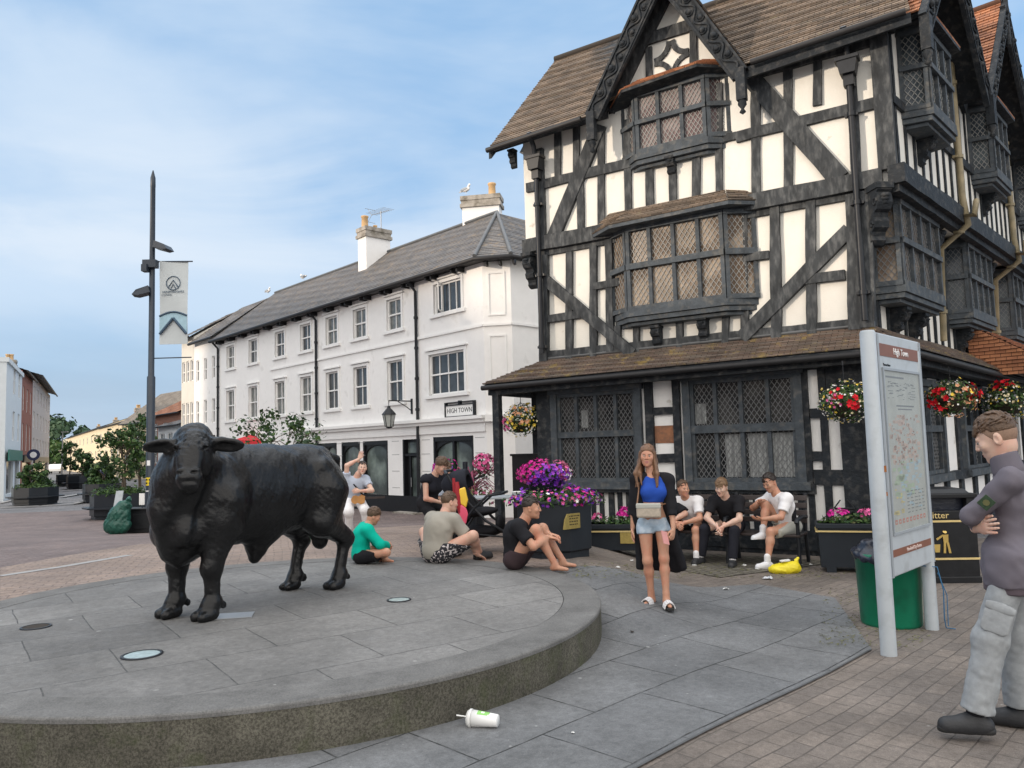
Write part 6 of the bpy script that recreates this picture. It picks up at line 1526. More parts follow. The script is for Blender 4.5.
# ---- lamp column with banner
def lampcol():
    Y = 19.5; b = atd(150, 500, Y); x = float(b[0]); z0 = float(H(x, Y)); zt = float(atd(153.2, 176, Y)[2])
    t = thing('lamp_column', 'tall dark blue-grey street column with floodlights and stickers', 'lamp post', (x, Y, z0))
    mb = MB(); zm = float(atd(151, 377, Y)[2]); mb.tube([(x,Y,z0),(x,Y,zm),(x,Y,zm+.03),(x,Y,zt-.3),(x,Y,zt-.29),(x,Y,zt-.05),(x,Y,zt+.15)], [.105,.10,.075,.062,.066,.062,.012], 12); mb.build('column', MATS['pole_paint'], t)
    def flood(px, py, dirx, name='floodlight'):
        p = atd(px, py, Y-.1); m = MB(); m.tube([(x,Y,p[2]), p], .025, 6)
        d = nrm(V(dirx, -.25, -.25)); u_ = nrm(V(.25*dirx, 0, 1)); s_ = np.cross(d, u_); o = V(*p)-d*.12
        m.prism([o-u_*.09-s_*.14, o+u_*.09-s_*.14, o+d*.3+u_*.04-s_*.16, o+d*.42-u_*.06-s_*.16, o+d*.3-u_*.11-s_*.16], s_*.3); m.build(name, MATS['pole_paint'], t)
    flood(161, 246, 1); flood(145, 291, -1)
    p = atd(151, 265, Y); mb = MB(); mb.cbox((x,Y-.09,p[2]), .34,.2,.2); mb.cbox((x-.1,Y-.15,p[2]-.12), .14,.2,.18); mb.build('camera_housing', MATS['pole_paint'], t)
    # stickers
    for py, hh, m, w in ((463,.13,'white_ink',.1),(481.5,.2,'yellow_sticker',.17),(491,.025,'white_ink',.17)):
        z = float(atd(150, py, Y-.1)[2]); mb = MB(); mb.lathe([(.112,-hh/2),(.112,hh/2)], (x,Y,z), 16); mb.v = mb.v; 
        mb = MB(); 
        for k in range(6):
            a0 = -PI/2-w*4+w*8*k/6; a1 = a0+w*8/6; rr = .109; mb.quad((x+rr*math.cos(a0),Y+rr*math.sin(a0),z-hh/2),(x+rr*math.cos(a1),Y+rr*math.sin(a1),z-hh/2),(x+rr*math.cos(a1),Y+rr*math.sin(a1),z+hh/2),(x+rr*math.cos(a0),Y+rr*math.sin(a0),z+hh/2))
        o = mb.build('sticker', MATS[m], t)
        if m == 'yellow_sticker':
            mb = MB()
            for dx in (-.035,.035):
                for dz in (-.04,.045): mb.cbox((x+dx,Y-.112,z+dz), .035,.006,.04)
            mb.build('sticker_print', MATS['black_paint'], o)
    # banner: arms belong to the column, the cloth is its own thing
    A = [atd(160, 261.5, Y), atd(188, 261.5, Y)]; B = [atd(159, 346.5, Y), atd(186.5, 346.5, Y)]
    mb = MB(); mb.tube([(x,Y,A[0][2]), (A[1][0]+.12,Y,A[1][2]+.0)], .018, 6); mb.tube([(x,Y,B[0][2]-.3),(A[1][0]+.1,Y,B[0][2]-.3)], .016, 6); mb.build('banner_arms', MATS['pole_paint'], t)
    bt = thing('banner', 'pale grey banner with circular emblem and dark chevron on the lamp column', 'banner', (A[0][0], Y, B[0][2]))
    x0, x1, z0, z1 = float(A[0][0])+.0, float(A[1][0])-.0, float(B[0][2])+.05, float(A[0][2]); W = x1-x0; Hh = z1-z0
    mb = MB(); N = 14
    yy = lambda f, g: Y+.02*math.sin(f*5+g*3)
    for i in range(N):
        for j in range(6):
            f0, f1, g0, g1 = i/N, (i+1)/N, j/6, (j+1)/6; mb.quad((x0+W*g0, yy(f0,g0), z0+Hh*f0),(x0+W*g1, yy(f0,g1), z0+Hh*f0),(x0+W*g1, yy(f1,g1), z0+Hh*f1),(x0+W*g0, yy(f1,g0), z0+Hh*f1))
    cl = mb.build('cloth', MATS['banner_cloth'], bt); s = cl.modifiers.new('t', 'SOLIDIFY'); s.thickness = .006
    cx = (x0+x1)/2; yo = Y-.035; zc = z1-Hh*.27; R = W*.245
    mb = MB(); ring = lambda c_, r, w, a0, a1, n=28: [mb.tube([c_+V(r*math.cos(a0+(a1-a0)*k/n), 0, r*math.sin(a0+(a1-a0)*k/n)) for k in range(n+1)], w, 4)]
    c_ = V(cx, yo, zc); ring(c_, R, .011, 0, 2*PI)
    mb.tube([c_+V(-R*.75,0,-R*.65), c_+V(0,0,R*.45), c_+V(R*.75,0,-R*.65)], .014, 4); mb.tube([c_+V(-R*.35,0,-R*.8), c_+V(0,0,-R*.15), c_+V(R*.35,0,-R*.8)], .012, 4)
    mb.build('emblem', MATS['banner_dark'], cl); mb = MB(); zz = z0+Hh*.12; P1 = V(x0+.02, yo, zz); P2 = V(cx, yo, z0+Hh*.31); P3 = V(x1-.02, yo, zz)
    mb.tube([P1, P2], .035, 4); mb.tube([P2, P3], .035, 4); mb.build('emblem', MATS['banner_dark'], cl); mb = MB()
    cc = V(cx, yo, z0+Hh*.16); r2 = (W/2-.02)/math.cos(.75); mb.tube([V(cx+(W/2-.01)*(-1+2*k/12), yo, z0+Hh*.335+Hh*.048*math.sin(PI*k/12)) for k in range(13)], .026, 4)
    mb.build('emblem', MATS['banner_dark'], cl)
    mb = MB(); mb.prism([V(x0+.01, yo+.012, zz), V(cx, yo+.012, z0+Hh*.31), V(x1-.01, yo+.012, zz), V(x1-.01, yo+.012, z0+Hh*.335)]+[V(cx+(W/2-.01)*(1-2*k/12), yo+.012, z0+Hh*.335+Hh*.048*math.sin(PI*k/12)) for k in range(1,13)], (0,-.004,0)); mb.build('blue_field', MATS['banner_blue'], cl)
    text_obj('lettering', 'HEREFORDSHIRE', .075, V(cx, yo, z1-Hh*.375), V(1,0,0), V(0,0,1), 'banner_dark', bt); text_obj('lettering', 'COUNCIL', .06, V(x0+.06, yo, z1-Hh*.41), V(1,0,0), V(0,0,1), 'banner_dark', bt, align='LEFT')
lampcol()
# ---- dark utility box, white board and refuse sack left of the bull
p = ong(141, 533); 
t = thing('utility_cabinet', 'low black utility cabinet at the foot of the lamp column', 'cabinet', p)
mb = MB(); c = V(p[0]-.0, p[1]+.3, p[2]); mb.cbox(c+V(0,0,.27), .98, .5, .54); mb.cbox(c+V(0,0,.56), 1.06, .58, .04); mb.cbox(c+V(0,-.26,.27), .42,.02,.36); mb.build('cabinet', MATS['black_paint'], t, bevel=.01)
p = ong(117, 534); t = thing('refuse_sack', 'dark green tied refuse sack slumped beside the black cabinet', 'sack', p)
s_ = [ell((0,.0,.20), (.32,.20,.22), None, .06), ell((.05,0,.46), (.25,.17,.22), None, .08), ell((.15,0,.66), (.17,.12,.12), None, .06), cone((.18,0,.72),(.27,0,.80),.03,.06,.03)]
o = mesh_obj('sack', [sdf_mesh(s_, .018, disp=folds(5,.030,30.), clipall=[((0,0,0),(0,0,-1))])], MATS['bag_green'], t)
p = atd(115, 500, 18.7); t = thing('advert_board', 'pale grey board leaning behind the green sack', 'board', (p[0], p[1], float(H(p[0], p[1]))))
z = float(H(p[0], 18.7)); mb = MB(); mb.prism([V(p[0]-.15, 18.7, z), V(p[0]+.06, 18.7, z), V(p[0]+.12, 18.85, z+1.02), V(p[0]-.05, 18.85, z+1.02)], (0,.03,0)); mb.build('board', MATS['sign_grey'], t)
for i, px in enumerate((142.5, 155.5)):
    p = atd(px, 500, 19.0); z = float(H(p[0], 19)); zz = float(atd(px, 499, 19)[2]); t = thing('notice_plate', 'small white notice plate %s the lamp column' % ('left of' if i == 0 else 'right of'), 'sign', (p[0], 19, z))
    mb = MB(); mb.tube([(p[0],19,z),(p[0],19,zz)], .02, 6); mb.build('post', MATS['pole_paint'], t); mb = MB(); mb.cbox((p[0],18.97,zz), .13,.02,.28); mb.build('plate', MATS['white_trim'], t)
# ---- cars far down the street
def car(label, px, Y, col, yaw):
    p = atd(px, 478, Y); z = float(H(p[0], Y)); t = thing('parked_car', label, 'car', (p[0], p[1], z), yaw, 'cars far down the street')
    pr = [(-2.1,.35),(-2.1,.75),(-1.9,.92),(-1.3,.98),(-.75,1.42),(.9,1.45),(1.6,.98),(2.1,.88),(2.15,.35)]
    mb = MB(); mb.prism([V(a, -.85, b) for a, b in pr], (0,1.7,0)); mb.build('body', col, t, world=False, bevel=.08)
    mb = MB(); mb.prism([V(a, -.87, b) for a, b in ((-1.2,1.0),(-.7,1.36),(.85,1.38),(1.4,1.0))], (0,1.74,0)); mb.build('windows', MATS['glass_dark'], t, world=False)
    for sx in (-1.3, 1.35):
        for sy in (-.8, .62): mb = MB(); mb.tube([(sx, sy, .32),(sx, sy+.18,.32)], .32, 14); mb.build('wheel', MATS['sole_black'], t, world=False)
car('dark car standing far down the street near the cream terrace', 93, 88, MATS['black_paint'], 2.0); car('pale car parked far down the street by the vanishing point', 55.5, 120, MATS['white_trim'], 2.0)
car('second dark car near the far terrace', 99, 80, MATS['navy_paint'], 2.0)
p = atd(62, 470, 75); t = thing('street_lamp', 'thin grey street lamp far down the street', 'street lamp', (p[0], 75, -.35)); mb = MB(); zt = float(atd(62, 432, 75)[2]); mb.tube([(p[0],75,-.35),(p[0],75,zt)], [.08,.05], 6); mb.build('column', MATS['steel'], t); mb = MB(); mb.cbox((p[0]+.2,75,zt), .6,.2,.1); mb.build('lamp_head', MATS['steel'], t)
# ---- map sign
def mapsign():
    A = ong(889, 656); B = ong(930, 630); A = V(A[0], A[1], 0); B = V(B[0]+.02, B[1], 0)
    t = thing('map_sign', 'grey town map board on two posts with brown title strips', 'map sign', A)
    e = nrm(B-A); nn = V(-e[1], e[0], 0); nn = nn if np.dot(nn, -A) > 0 else -nn     # towards the camera side shown
    if np.dot(nn, CO-V(A[0],A[1],1.7)) < 0: nn = -nn
    L = float(np.linalg.norm(B-A)); f = Frame(A, e, nn)
    def q3(px, py): return f.q(px, py, .0)
    zt = q3(873, 332)[1]; zb = q3(886, 578)[1]; 
    mb = MB(); mb.tube([f.P(0,-.05,0), f.P(0,zt-.02,0), f.P(0,zt,0)], [.060,.060,.05], 20); mb.build('post', MATS['sign_grey'], t)
    mb = MB(); mb.tube([f.P(L,-.05,0), f.P(L,zt-.10,0)], .055, 20); mb.build('post', MATS['sign_grey'], t)
    u0, u1 = .05, L+.04; o = .045
    mb = MB(); f.box(mb, u0, u1, zb, zt-.01, -.045, o); bo = mb.build('board', MATS['sign_grey'], t, bevel=.012)
    mb = MB(); f.box(mb, u0+.0, u0+.035, zb, zt-.02, o-.002, o+.010); mb.build('edge_trim', MATS['sign_grey_dark'], t, bevel=.003); mb = MB(); f.box(mb, u1-.03, u1, zb, zt-.02, o-.002, o+.010); mb.build('edge_trim', MATS['sign_grey_dark'], t, bevel=.003)
    zA_ = q3(880, 345)[1]; zB_ = q3(880, 357)[1]; zC = q3(895, 548)[1]; zD = q3(895, 554.5)[1]
    mb = MB(); f.box(mb, u0+.036, u1-.031, zB_-.0, zA_, o-.002, o+.004); mz = MB(); f.box(mz, u0+.036, u1-.031, zD, zC+.005, o-.002, o+.004); mz.build('title_strip', MATS['sign_brown'], t); f.box(mb, u0-.004, u0+.002, zB_, zA_, -.0, o+.002); mb.build('title_strip', MATS['sign_brown'], t)
    text_obj('lettering', 'High Town', (zA_-zB_)*.80, f.P((u0+u1)/2+.02, (zA_+zB_)/2, o+.006), e, V(0,0,1), 'white_ink', t)
    text_obj('lettering', 'Hereford City Centre', (zC-zD)*.80, f.P((u0+u1)/2+.02, (zC+zD)/2+.002, o+.006), e, V(0,0,1), 'pale_pink_ink', t)
    m0 = q3(889, 372)[1]; m1 = q3(894, 531)[1]; a, b = u0+.10, u1-.09
    text_obj('lettering', 'You are here', .03, f.P(a+.02, m0+.045, o+.003), e, V(0,0,1), 'black_paint', t, align='LEFT')
    mb = MB()
    for (p_, q_, r_, s_) in ((a-.02,a,m1-.02,m0+.02),(b,b+.02,m1-.02,m0+.02),(a,b,m1-.02,m1),(a,b,m0,m0+.02)): f.box(mb, p_, q_, r_, s_, o-.002, o+.014)
    mb.build('map_frame', MATS['sign_grey_dark'], t)
    # the printed map: streets, blocks, a river and a legend, all flat print
    lay = {}
    def pr(m, u_, v_, w_, h_, k=0):
        lay.setdefault(m, MB()); x = a+(b-a)*u_; z = m1+(m0-m1)*v_; oo = o+.0012+k*.0007
        lay[m].quad(f.P(x, z, oo), f.P(x+(b-a)*w_, z, oo), f.P(x+(b-a)*w_, z+(m0-m1)*h_, oo), f.P(x, z+(m0-m1)*h_, oo))
    mat('print_paper', (.31,.325,.30), .5); mat('print_buff', (.38,.28,.23), .5); mat('print_blue', (.25,.36,.42), .5); mat('print_green', (.27,.35,.24), .5); mat('print_brown', (.22,.11,.08), .5); mat('print_dark', (.10,.11,.12), .5); mat('print_yellow', (.45,.38,.14), .5); mat('print_red', (.40,.10,.06), .5)
    pr('print_paper', 0, 0, 1, 1, 0); r_ = random.Random(5)
    pr('print_dark', .06,.955,.5,.012,1)
    for k in range(9): pr('print_dark', .1+.08*k, .90+.02*math.sin(k), .06, .006, 2)
    for k in range(40): pr('print_dark', r_.uniform(.08,.8), r_.uniform(.82,.93), r_.uniform(.02,.14), .004, 2)
    pr('print_dark', .3,.775,.5,.010,2); pr('print_dark', .34,.755,.4,.008,2)
    for k in range(90): pr('print_buff', r_.uniform(.06,.85), r_.uniform(.40,.72), r_.uniform(.03,.10), r_.uniform(.008,.028), 1)
    for k in range(60): pr('print_brown', r_.uniform(.1,.8), r_.uniform(.40,.72), r_.uniform(.01,.04), r_.uniform(.005,.016), 2)
    for k in range(40): pr('print_blue', r_.uniform(.25,.85), r_.uniform(.12,.42), r_.uniform(.04,.13), r_.uniform(.008,.022), 1)
    for k in range(26): pr('print_green', r_.uniform(.08,.6), r_.uniform(.20,.42), r_.uniform(.05,.14), r_.uniform(.01,.03), 2)
    for k in range(14): pr('print_yellow', r_.uniform(.04,.28), r_.uniform(.10,.26), r_.uniform(.03,.1), r_.uniform(.008,.02), 3)
    for j in range(7):
        for k in range(5): pr('print_dark', .42+.11*k, .10+.022*j, r_.uniform(.04,.09), .006, 3)
    for k in range(9): pr('print_red', .06+.1*k, .045, .06, .028, 2); pr('print_paper', .075+.1*k, .053, .03, .010, 3)
    for m, v in lay.items(): v.build('map_print', MATS[m], t)
    mb = MB(); mb.quad(*[f.P(x, z, o+.0075) for x, z in ((a,m1),(b,m1),(b,m0),(a,m0))])
    gm = bpy.data.materials.new('cover_glass'); gm.use_nodes = True; nb = gm.node_tree.nodes['Principled BSDF']; nb.inputs['Base Color'].default_value = (.8,.85,.85,1); nb.inputs['Roughness'].default_value = .12; nb.inputs['Alpha'].default_value = .16; mb.build('cover_glass', gm, t)
    mb = MB(); u_, z_ = q3(884.5, 468); mb.cbox(f.P(-.0, z_, 0)+nn*.06, .03,.006,.05); mb.cbox(f.P(.012, q3(889,492)[1], 0)+nn*.06, .014,.006,.03); mb.build('rust_marks', MATS['rust'], t)
    mb = MB(); pz = B+nn*.06+V(0,0,.25)
    mb.tube([B+V(-.07,-.03,.56), B+V(.05,-.06,.55), B+V(.09,-.06,.35), B+V(.07,-.08,.12), B+V(.09,-.06,.03), B+V(.16,-.08,.022)], .005, 5); mb.tube([B+V(.05,-.06,.5), B+V(.14,-.02,.3), B+V(.10,-.08,.05)], .004, 5); 
    tag(mb.build('blue_cord', mat('cord_blue', (.02,.12,.25), .6), None), 'frayed blue cord tied round the right post of the map sign', 'cord')
mapsign()
# ---- green bin
def greenbin():
    c = V(float(atd(890, 600, 7.15)[0]), 7.15, 0); ztop = float(atd(885, 552, c[1])[2])
    t = thing('litter_barrel', 'round green plastic litter barrel with black liner behind the map sign', 'bin', c)
    R = .275; mb = MB(); mb.lathe([(.0,.0),(R*.9,.0),(R*.93,.03),(R,ztop-.05),(R*1.03,ztop-.05),(R*1.03,ztop),(R*.95,ztop),(R*.9,.1),(.0,.08)], c, 32); mb.build('barrel', MATS['bin_green'], t)
    pr = [cone(V(R*.97*math.cos(a), R*.97*math.sin(a), ztop-.02+.02*math.sin(3*a)), V(R*.97*math.cos(a+.35), R*.97*math.sin(a+.35), ztop-.02+.02*math.sin(3*a+1)), .035, .035, .02) for a in np.arange(0, 6.28, .35)]
    pr += [ell((0,0,ztop+.0), (.24,.24,.07), None, .04), ell((.04,.08,ztop+.06), (.13,.10,.07), None, .04), ell((-.14,.02,ztop+.03), (.10,.1,.09), None, .04)]
    o = mesh_obj('liner_bag', [sdf_mesh(pr, .012, disp=folds(4,.016,30.))], MATS['bag_black'], t)
greenbin()
# ---- black litter bin
def litterbin():
    g = ong(925, 585); c = V(g[0]+.31, g[1]+.30, 0); rz = math.radians(-6); 
    t = thing('litter_bin', 'square black litter bin with gold lettering and bands, right of the map sign', 'bin', c, rz)
    w = .36; ht = float(atd(955, 492, c[1]-.3)[2]); mb = MB()
    mb.box((-w,-w*.75,.03), (2*w,0,0), (0,1.5*w,0), (0,0,ht*.70)); mb.box((-w-.01,-w*.75-.01,0), (2*w+.02,0,0), (0,1.5*w+.02,0), (0,0,.08))
    for sx in (-1, 1):
        for sy in (-1, 1): mb.cbox((sx*(w-.05), sy*(w*.75-.05), ht*.84), .09,.09,ht*.28)
    mb.box((-w-.02,-w*.75-.02,ht*.93), (2*w+.04,0,0), (0,1.5*w+.04,0), (0,0,ht*.05)); mb.prism([V(-w*.9,-w*.68,ht*.98), V(w*.9,-w*.68,ht*.98), V(w*.8,-w*.5,ht*1.03), V(-w*.8,-w*.5,ht*1.03)], (0,1.3*w,0)); mb.box((-w,-w*.75-.005,ht*.70), (2*w,0,0), (0,.02,0), (0,0,.10))
    mb.build('casing', MATS['black_paint'], t, world=False, bevel=.012)
    mb = MB(); mb.cbox((0,.05,ht*.82), 2*w-.15, 1.5*w-.15, ht*.22); mb.build('liner', MATS['bag_black'], t, world=False)
    mb = MB(); zz1 = ht*.70; zz2 = .26
    for z in (ht*.67, .27): mb.box((-w-.006,-w*.75-.008,z), (2*w+.012,0,0), (0,1.5*w+.016,0), (0,0,.022))
    mb.build('gold_bands', MATS['gold_paint'], t, world=False)
    text_obj('lettering', 'Litter', .105, V(-.06, -w*.75-.012, ht*.745), V(1,0,0), V(0,0,1), 'gold_paint', t, world=False)
    mb = MB(); x, z, y = 0., ht*.44, -w*.75-.009     # figure dropping litter into a basket
    mb.tube([(x,y,z+.13),(x,y-.001,z+.131)], .022, 10); D = V(0,-.006,0)
    mb.prism([V(x-.03,y,z+.10), V(x+.035,y,z+.10), V(x+.03,y,z+.01), V(x-.02,y,z+.01)], D); mb.prism([V(x-.02,y,z+.01), V(x+.005,y,z+.01), V(x-.005,y,z-.11), V(x-.03,y,z-.11)], D); mb.prism([V(x+.01,y,z+.01), V(x+.035,y,z+.01), V(x+.055,y,z-.11), V(x+.03,y,z-.11)], D)
    mb.prism([V(x-.03,y,z+.10), V(x-.03,y,z+.075), V(x-.09,y,z+.035), V(x-.10,y,z+.055)], D); mb.prism([V(x-.13,y,z-.01), V(x-.06,y,z-.01), V(x-.07,y,z-.10), V(x-.12,y,z-.10)], D)
    mb.build('tidy_symbol', MATS['gold'], t, world=False)
litterbin()
# ---- bench
def bench():
    a = V(*FL.P(FL.q(690, 560, .62)[0]-.35, 0, .42)); u0 = FL.q(668,540,1.)[0]; u1 = FL.q(806,545,1.)[0]
    t = thing('park_bench', 'long dark slatted bench in front of the leaded window of the timber house', 'bench', FL.P((u0+u1)/2, 0, .45))
    mb = MB()
    for k in range(5): FL.box(mb, u0, u1, .405, .435, .86+.095*k, .86+.095*k+.075)
    mb.build('seat', MATS['bench_wood'], t, bevel=.006)
    mb = MB()
    for k in range(4): mb.box(FL.P(u0, .55+.10*k, .83-.02*k), eL_*(u1-u0), nL_*.025, V(0,0,.07)-nL_*.012)
    mb.build('backrest', MATS['bench_wood'], t, bevel=.005)
    for u in (u0+.03, (u0+u1)/2, u1-.03):
        mb = MB(); f = lambda z, o: FL.P(u, z, o+.56)
        mb.tube([f(0,.74), f(.25,.70), f(.43,.72), f(.62,.72)], .026, 8); mb.tube([f(0,.20), f(.42,.28), f(.95,.19)], .026, 8); mb.tube([f(.43,.27), f(.42,.74)], .022, 6)
        mb.build('leg', MATS['black_metal'], t)
        mb = MB(); mb.tube([f(.63,.20), f(.65,.45), f(.63,.76), f(.59,.78)], .028, 8); mb.build('armrest', MATS['black_metal'], t)
bench()
# ---------------------------------------------------------------- the bronze bull
n = NT('bronze', .5, metal=.0, spec=.14); ob = n.mapping('Object')
c = n.mix(n.rng(n.noise(ob, 5., 8, .7), .35, .65), (.002,.002,.0025), (.006,.0062,.007)); c = n.mix(n.rng(n.noise(ob, 2.2, 8, .8), .58, .68, 0., .6), c, (.028,.025,.022))
c = n.mix(n.rng(n.noise(n.mapping('Object', scale=(3,3,.5)), 5., 8, .8), .62, .70, 0., .5), c, (.035,.04,.045))
lump = n.noise(ob, 26., 8, .7); fine = n.noise(ob, 90., 5, .7)
n.out(c, n.math('ADD', lump, n.math('MULTIPLY', fine, .5)), .016, n.rng(n.noise(ob, 9., 6), .35, .65, .38, .55))
n.b.inputs['Coat Weight'].default_value = .50; n.b.inputs['Coat Roughness'].default_value = .19; bq = n.N.new('ShaderNodeBump'); bq.inputs['Distance'].default_value = .004; n.L.new(n.noise(ob, 34., 5, .6), bq.inputs['Height']); n.L.new(bq.outputs[0], n.b.inputs['Coat Normal'])
def bull():
    zt = .35; hoof = {k: onz(*a, zt) for k, a in dict(rf=(176,616), lf=(212,619), rr=(293,589), lr=(338,588)).items()}
    F0 = (hoof['rf']+hoof['lf'])/2; R0 = (hoof['rr']+hoof['lr'])/2; f = nrm(V(F0[0]-R0[0]-.06, F0[1]-R0[1], 0)); ctr = (F0+R0)/2
    t = thing('bull_statue', 'life-size black bronze bull statue standing on the round stone plinth', 'statue', (ctr[0], ctr[1], zt))
    s = V(-f[1], f[0], 0)         # the bull's left
    Z = V(0,0,1); O = V(ctr[0], ctr[1], zt)
    def P(a, b, z): return f*a+s*b+Z*z              # forward, left, up (local)
    loc = lambda k: hoof[k]-O
    L2 = lambda k: (float(np.dot(loc(k), f)), float(np.dot(loc(k), s)))
    R = rotm(f, 0, Z)     # columns f, y, z ; y = z x f = left
    p = []
    # trunk: overlapping ellipsoids along the back
    for a, z, rx, ry, rz_, kk in ((.58,1.01,.32,.275,.45,.12),(.28,1.00,.40,.30,.45,.12),(-.05,1.00,.43,.31,.445,.12),(-.40,1.02,.40,.295,.42,.12),(-.60,1.05,.28,.27,.38,.10),(-.72,1.02,.17,.22,.32,.10)):
        p.append(ell(P(a, 0, z), (rx, ry, rz_), R, kk))
    p += [ell(P(.78,0,1.12), (.24,.21,.26), R, .12), ell(P(.70,0,.80), (.22,.215,.30), R, .10), ell(P(.80,0,.60), (.13,.12,.16), R, .10)]   # crest, chest, brisket
    for sd in (-1, 1): p += [ell(P(.55, sd*.195, .98), (.21,.125,.34), R, .08), ell(P(-.68, sd*.175, .92), (.22,.125,.33), R, .08), ell(P(-.55, sd*.235, 1.22), (.10,.06,.05), R, .08)]
    # sheath, flank, tail head
    p += [cone(P(.0,0,.60), P(.03,0,.50), .13, .09, .12), cone(P(.03,0,.52), P(.06,0,.405), .075, .045, .05), cone(P(-.76,0,1.34), P(-.95,0,1.27), .07, .06, .08)]
    tail = [P(-.95,0,1.27), P(-1.01,.02,1.05), P(-1.0,.03,.8), P(-.99,.04,.62)]
    for i in range(3): p.append(cone(tail[i], tail[i+1], .045-.006*i, .038-.006*i, .03))
    for dz in (0,.06,.12): p.append(ell(P(-.99,.04,.58-dz), (.055,.055,.06), R, .03))
    p += [ell(P(-.72,0,.62), (.10,.10,.13), R, .05), cone(P(-.74,0,.62), P(-.74,0,.46), .07, .075, .04)]
    # legs
    def foreleg(k):
        a, b = L2(k); b0 = .21 if b > 0 else -.21
        el, kn, ft = P(.58, b0*1.05, .80), P(a*.75+.58*.25+.03, b*.8+b0*.2, .42), P(a-.0, b, .13)
        return [cone(P(.55, b0*1.05, .95), el, .19, .165, .10), cone(el, kn, .15, .088, .08), ell(kn, (.088,.08,.09), R, .04), cone(kn-Z*.05, ft+Z*.06, .073, .060, .03), ell(ft+Z*.0, (.085,.075,.06), R, .03),
                cone(ft-Z*.0, P(a+.05, b, .055), .075, .075, .03), cone(P(a+.02,b-.033,.05), P(a+.125,b-.045,.035), .058, .045, .012, ((0,0,.0), -Z)), cone(P(a+.02,b+.033,.05), P(a+.125,b+.045,.035), .058, .045, .012, ((0,0,.0), -Z)), ell(P(a-.085,b-.04,.10), (.028,.025,.035), R, .012), ell(P(a-.085,b+.04,.10), (.028,.025,.035), R, .012)]
    def hindleg(k):
        a, b = L2(k); b0 = .19 if b > 0 else -.19
        st, hk, ft = P(-.56, b0*1.1, .70), P(a-.12, b*.8+b0*.2, .46), P(a-.03, b, .13)
        return [cone(P(-.64, b0*1.05, .98), st, .205, .155, .10), cone(st, hk+Z*.02, .145, .080, .08), ell(hk, (.085,.062,.085), R, .04), cone(hk+f*.02, ft+Z*.06, .066, .056, .03), ell(ft, (.08,.07,.06), R, .03),
                cone(ft, P(a+.03, b, .055), .07, .07, .03), cone(P(a,b-.03,.05), P(a+.10,b-.04,.035), .054, .042, .012, ((0,0,.0), -Z)), cone(P(a,b+.03,.05), P(a+.10,b+.04,.035), .054, .042, .012, ((0,0,.0), -Z)), ell(P(a-.105,b-.038,.10), (.026,.024,.034), R, .012), ell(P(a-.105,b+.038,.10), (.026,.024,.034), R, .012)]
    p += foreleg('rf')+foreleg('lf')+hindleg('rr')+hindleg('lr')
    # head, turned towards the photographer
    hc = atd(190, 455, float(O[1]+np.dot(f, (0,1,0))*1.18))-O          # middle of the face
    pol = atd(189, 430, float(hc[1]+O[1]+.10))-O
    look = nrm(V(*(CO-O))*V(1,1,0)-hc*V(1,1,0)); look = nrm(look*.93+f*.25); side = V(-look[1], look[0], 0)
    mz = hc+look*.10-Z*.20                # muzzle
    fu = nrm(pol-mz); fn = nrm(look-fu*np.dot(look, fu)); RH = np.stack([side, fn, fu], 1)
    face = lambda x, y, z: hc+side*x+fn*y+fu*z
    p += [cone(P(.80,0,1.14), pol-look*.20-Z*.10, .235, .165, .10), cone(P(.82,0,.95), hc-look*.18-Z*.08, .215, .16, .12)]
    h = [ell(face(0,-.10,.11), (.142,.15,.125), RH, .05), ell(face(0,-.05,.02), (.128,.13,.17), RH, .05), ell(face(0,-.03,-.11), (.092,.105,.15), RH, .05), ell(face(0,.0,-.215), (.095,.085,.075), RH, .04), ell(face(0,-.085,-.20), (.075,.07,.10), RH, .04),
         ell(face(0,-.075,.185), (.115,.095,.06), RH, .05)]
    for sd in (-1, 1):
        h += [ell(face(sd*.105,-.02,.075), (.042,.06,.04), RH, .025), sub(ell(face(sd*.118,.02,.045), (.025,.03,.019), RH, .012)), ell(face(sd*.118,.0,.045), (.020,.022,.016), RH, .006), ell(face(sd*.10,-.1,-.02), (.05,.09,.12), RH, .04)]
        h += [sub(ell(face(sd*.048,.070,-.185), (.022,.028,.014), RH, .012)), ell(face(sd*.055,.052,-.168), (.032,.03,.014), RH, .015)]
        e0 = face(sd*.12,-.13,.165)   # ears: out to the side, leaf shaped
        e1 = e0+side*sd*.10+Z*.015; e2 = e0+side*sd*.235-Z*.02
        RE = rotm(nrm(e2-e0), 0, nrm(Z*.55+look*.8))
        h += [ell((e0+e2)/2+side*sd*.02, (.15,.055,.028) if False else (.145,.068,.032), np.stack([nrm(e2-e0), nrm(np.cross(nrm(look*.75-Z*.5), nrm(e2-e0))), nrm(look*.75-Z*.5)], 1), .03), cone(e0-side*sd*.04, e1, .05, .045, .04)]
        h += [sub(ell((e0+e2)/2+side*sd*.03+nrm(look*.75-Z*.5)*.034, (.105,.042,.026), np.stack([nrm(e2-e0), nrm(np.cross(nrm(look*.75-Z*.5), nrm(e2-e0))), nrm(look*.75-Z*.5)], 1), .012))]
    h += [sub(ell(face(0,.075,-.262), (.085,.03,.006), RH, .01)), ell(face(0,-.01,-.285), (.07,.065,.035), RH, .03)]
    fh = face(0,-.05,.13)
    def curl(X):
        w = np.clip(1-np.linalg.norm((X-fh)@RH/V(.22,.24,.22), axis=-1), 0, 1)
        q_ = np.sin(X[...,0]*95+3*np.sin(X[...,2]*40))*np.sin(X[...,2]*88+3*np.sin(X[...,0]*35))*np.sin(X[...,1]*80)
        return -.012*np.minimum(w*3, 1)*q_
    bf = folds(12, .012, 7.); bf2 = folds(13, .006, 30.)
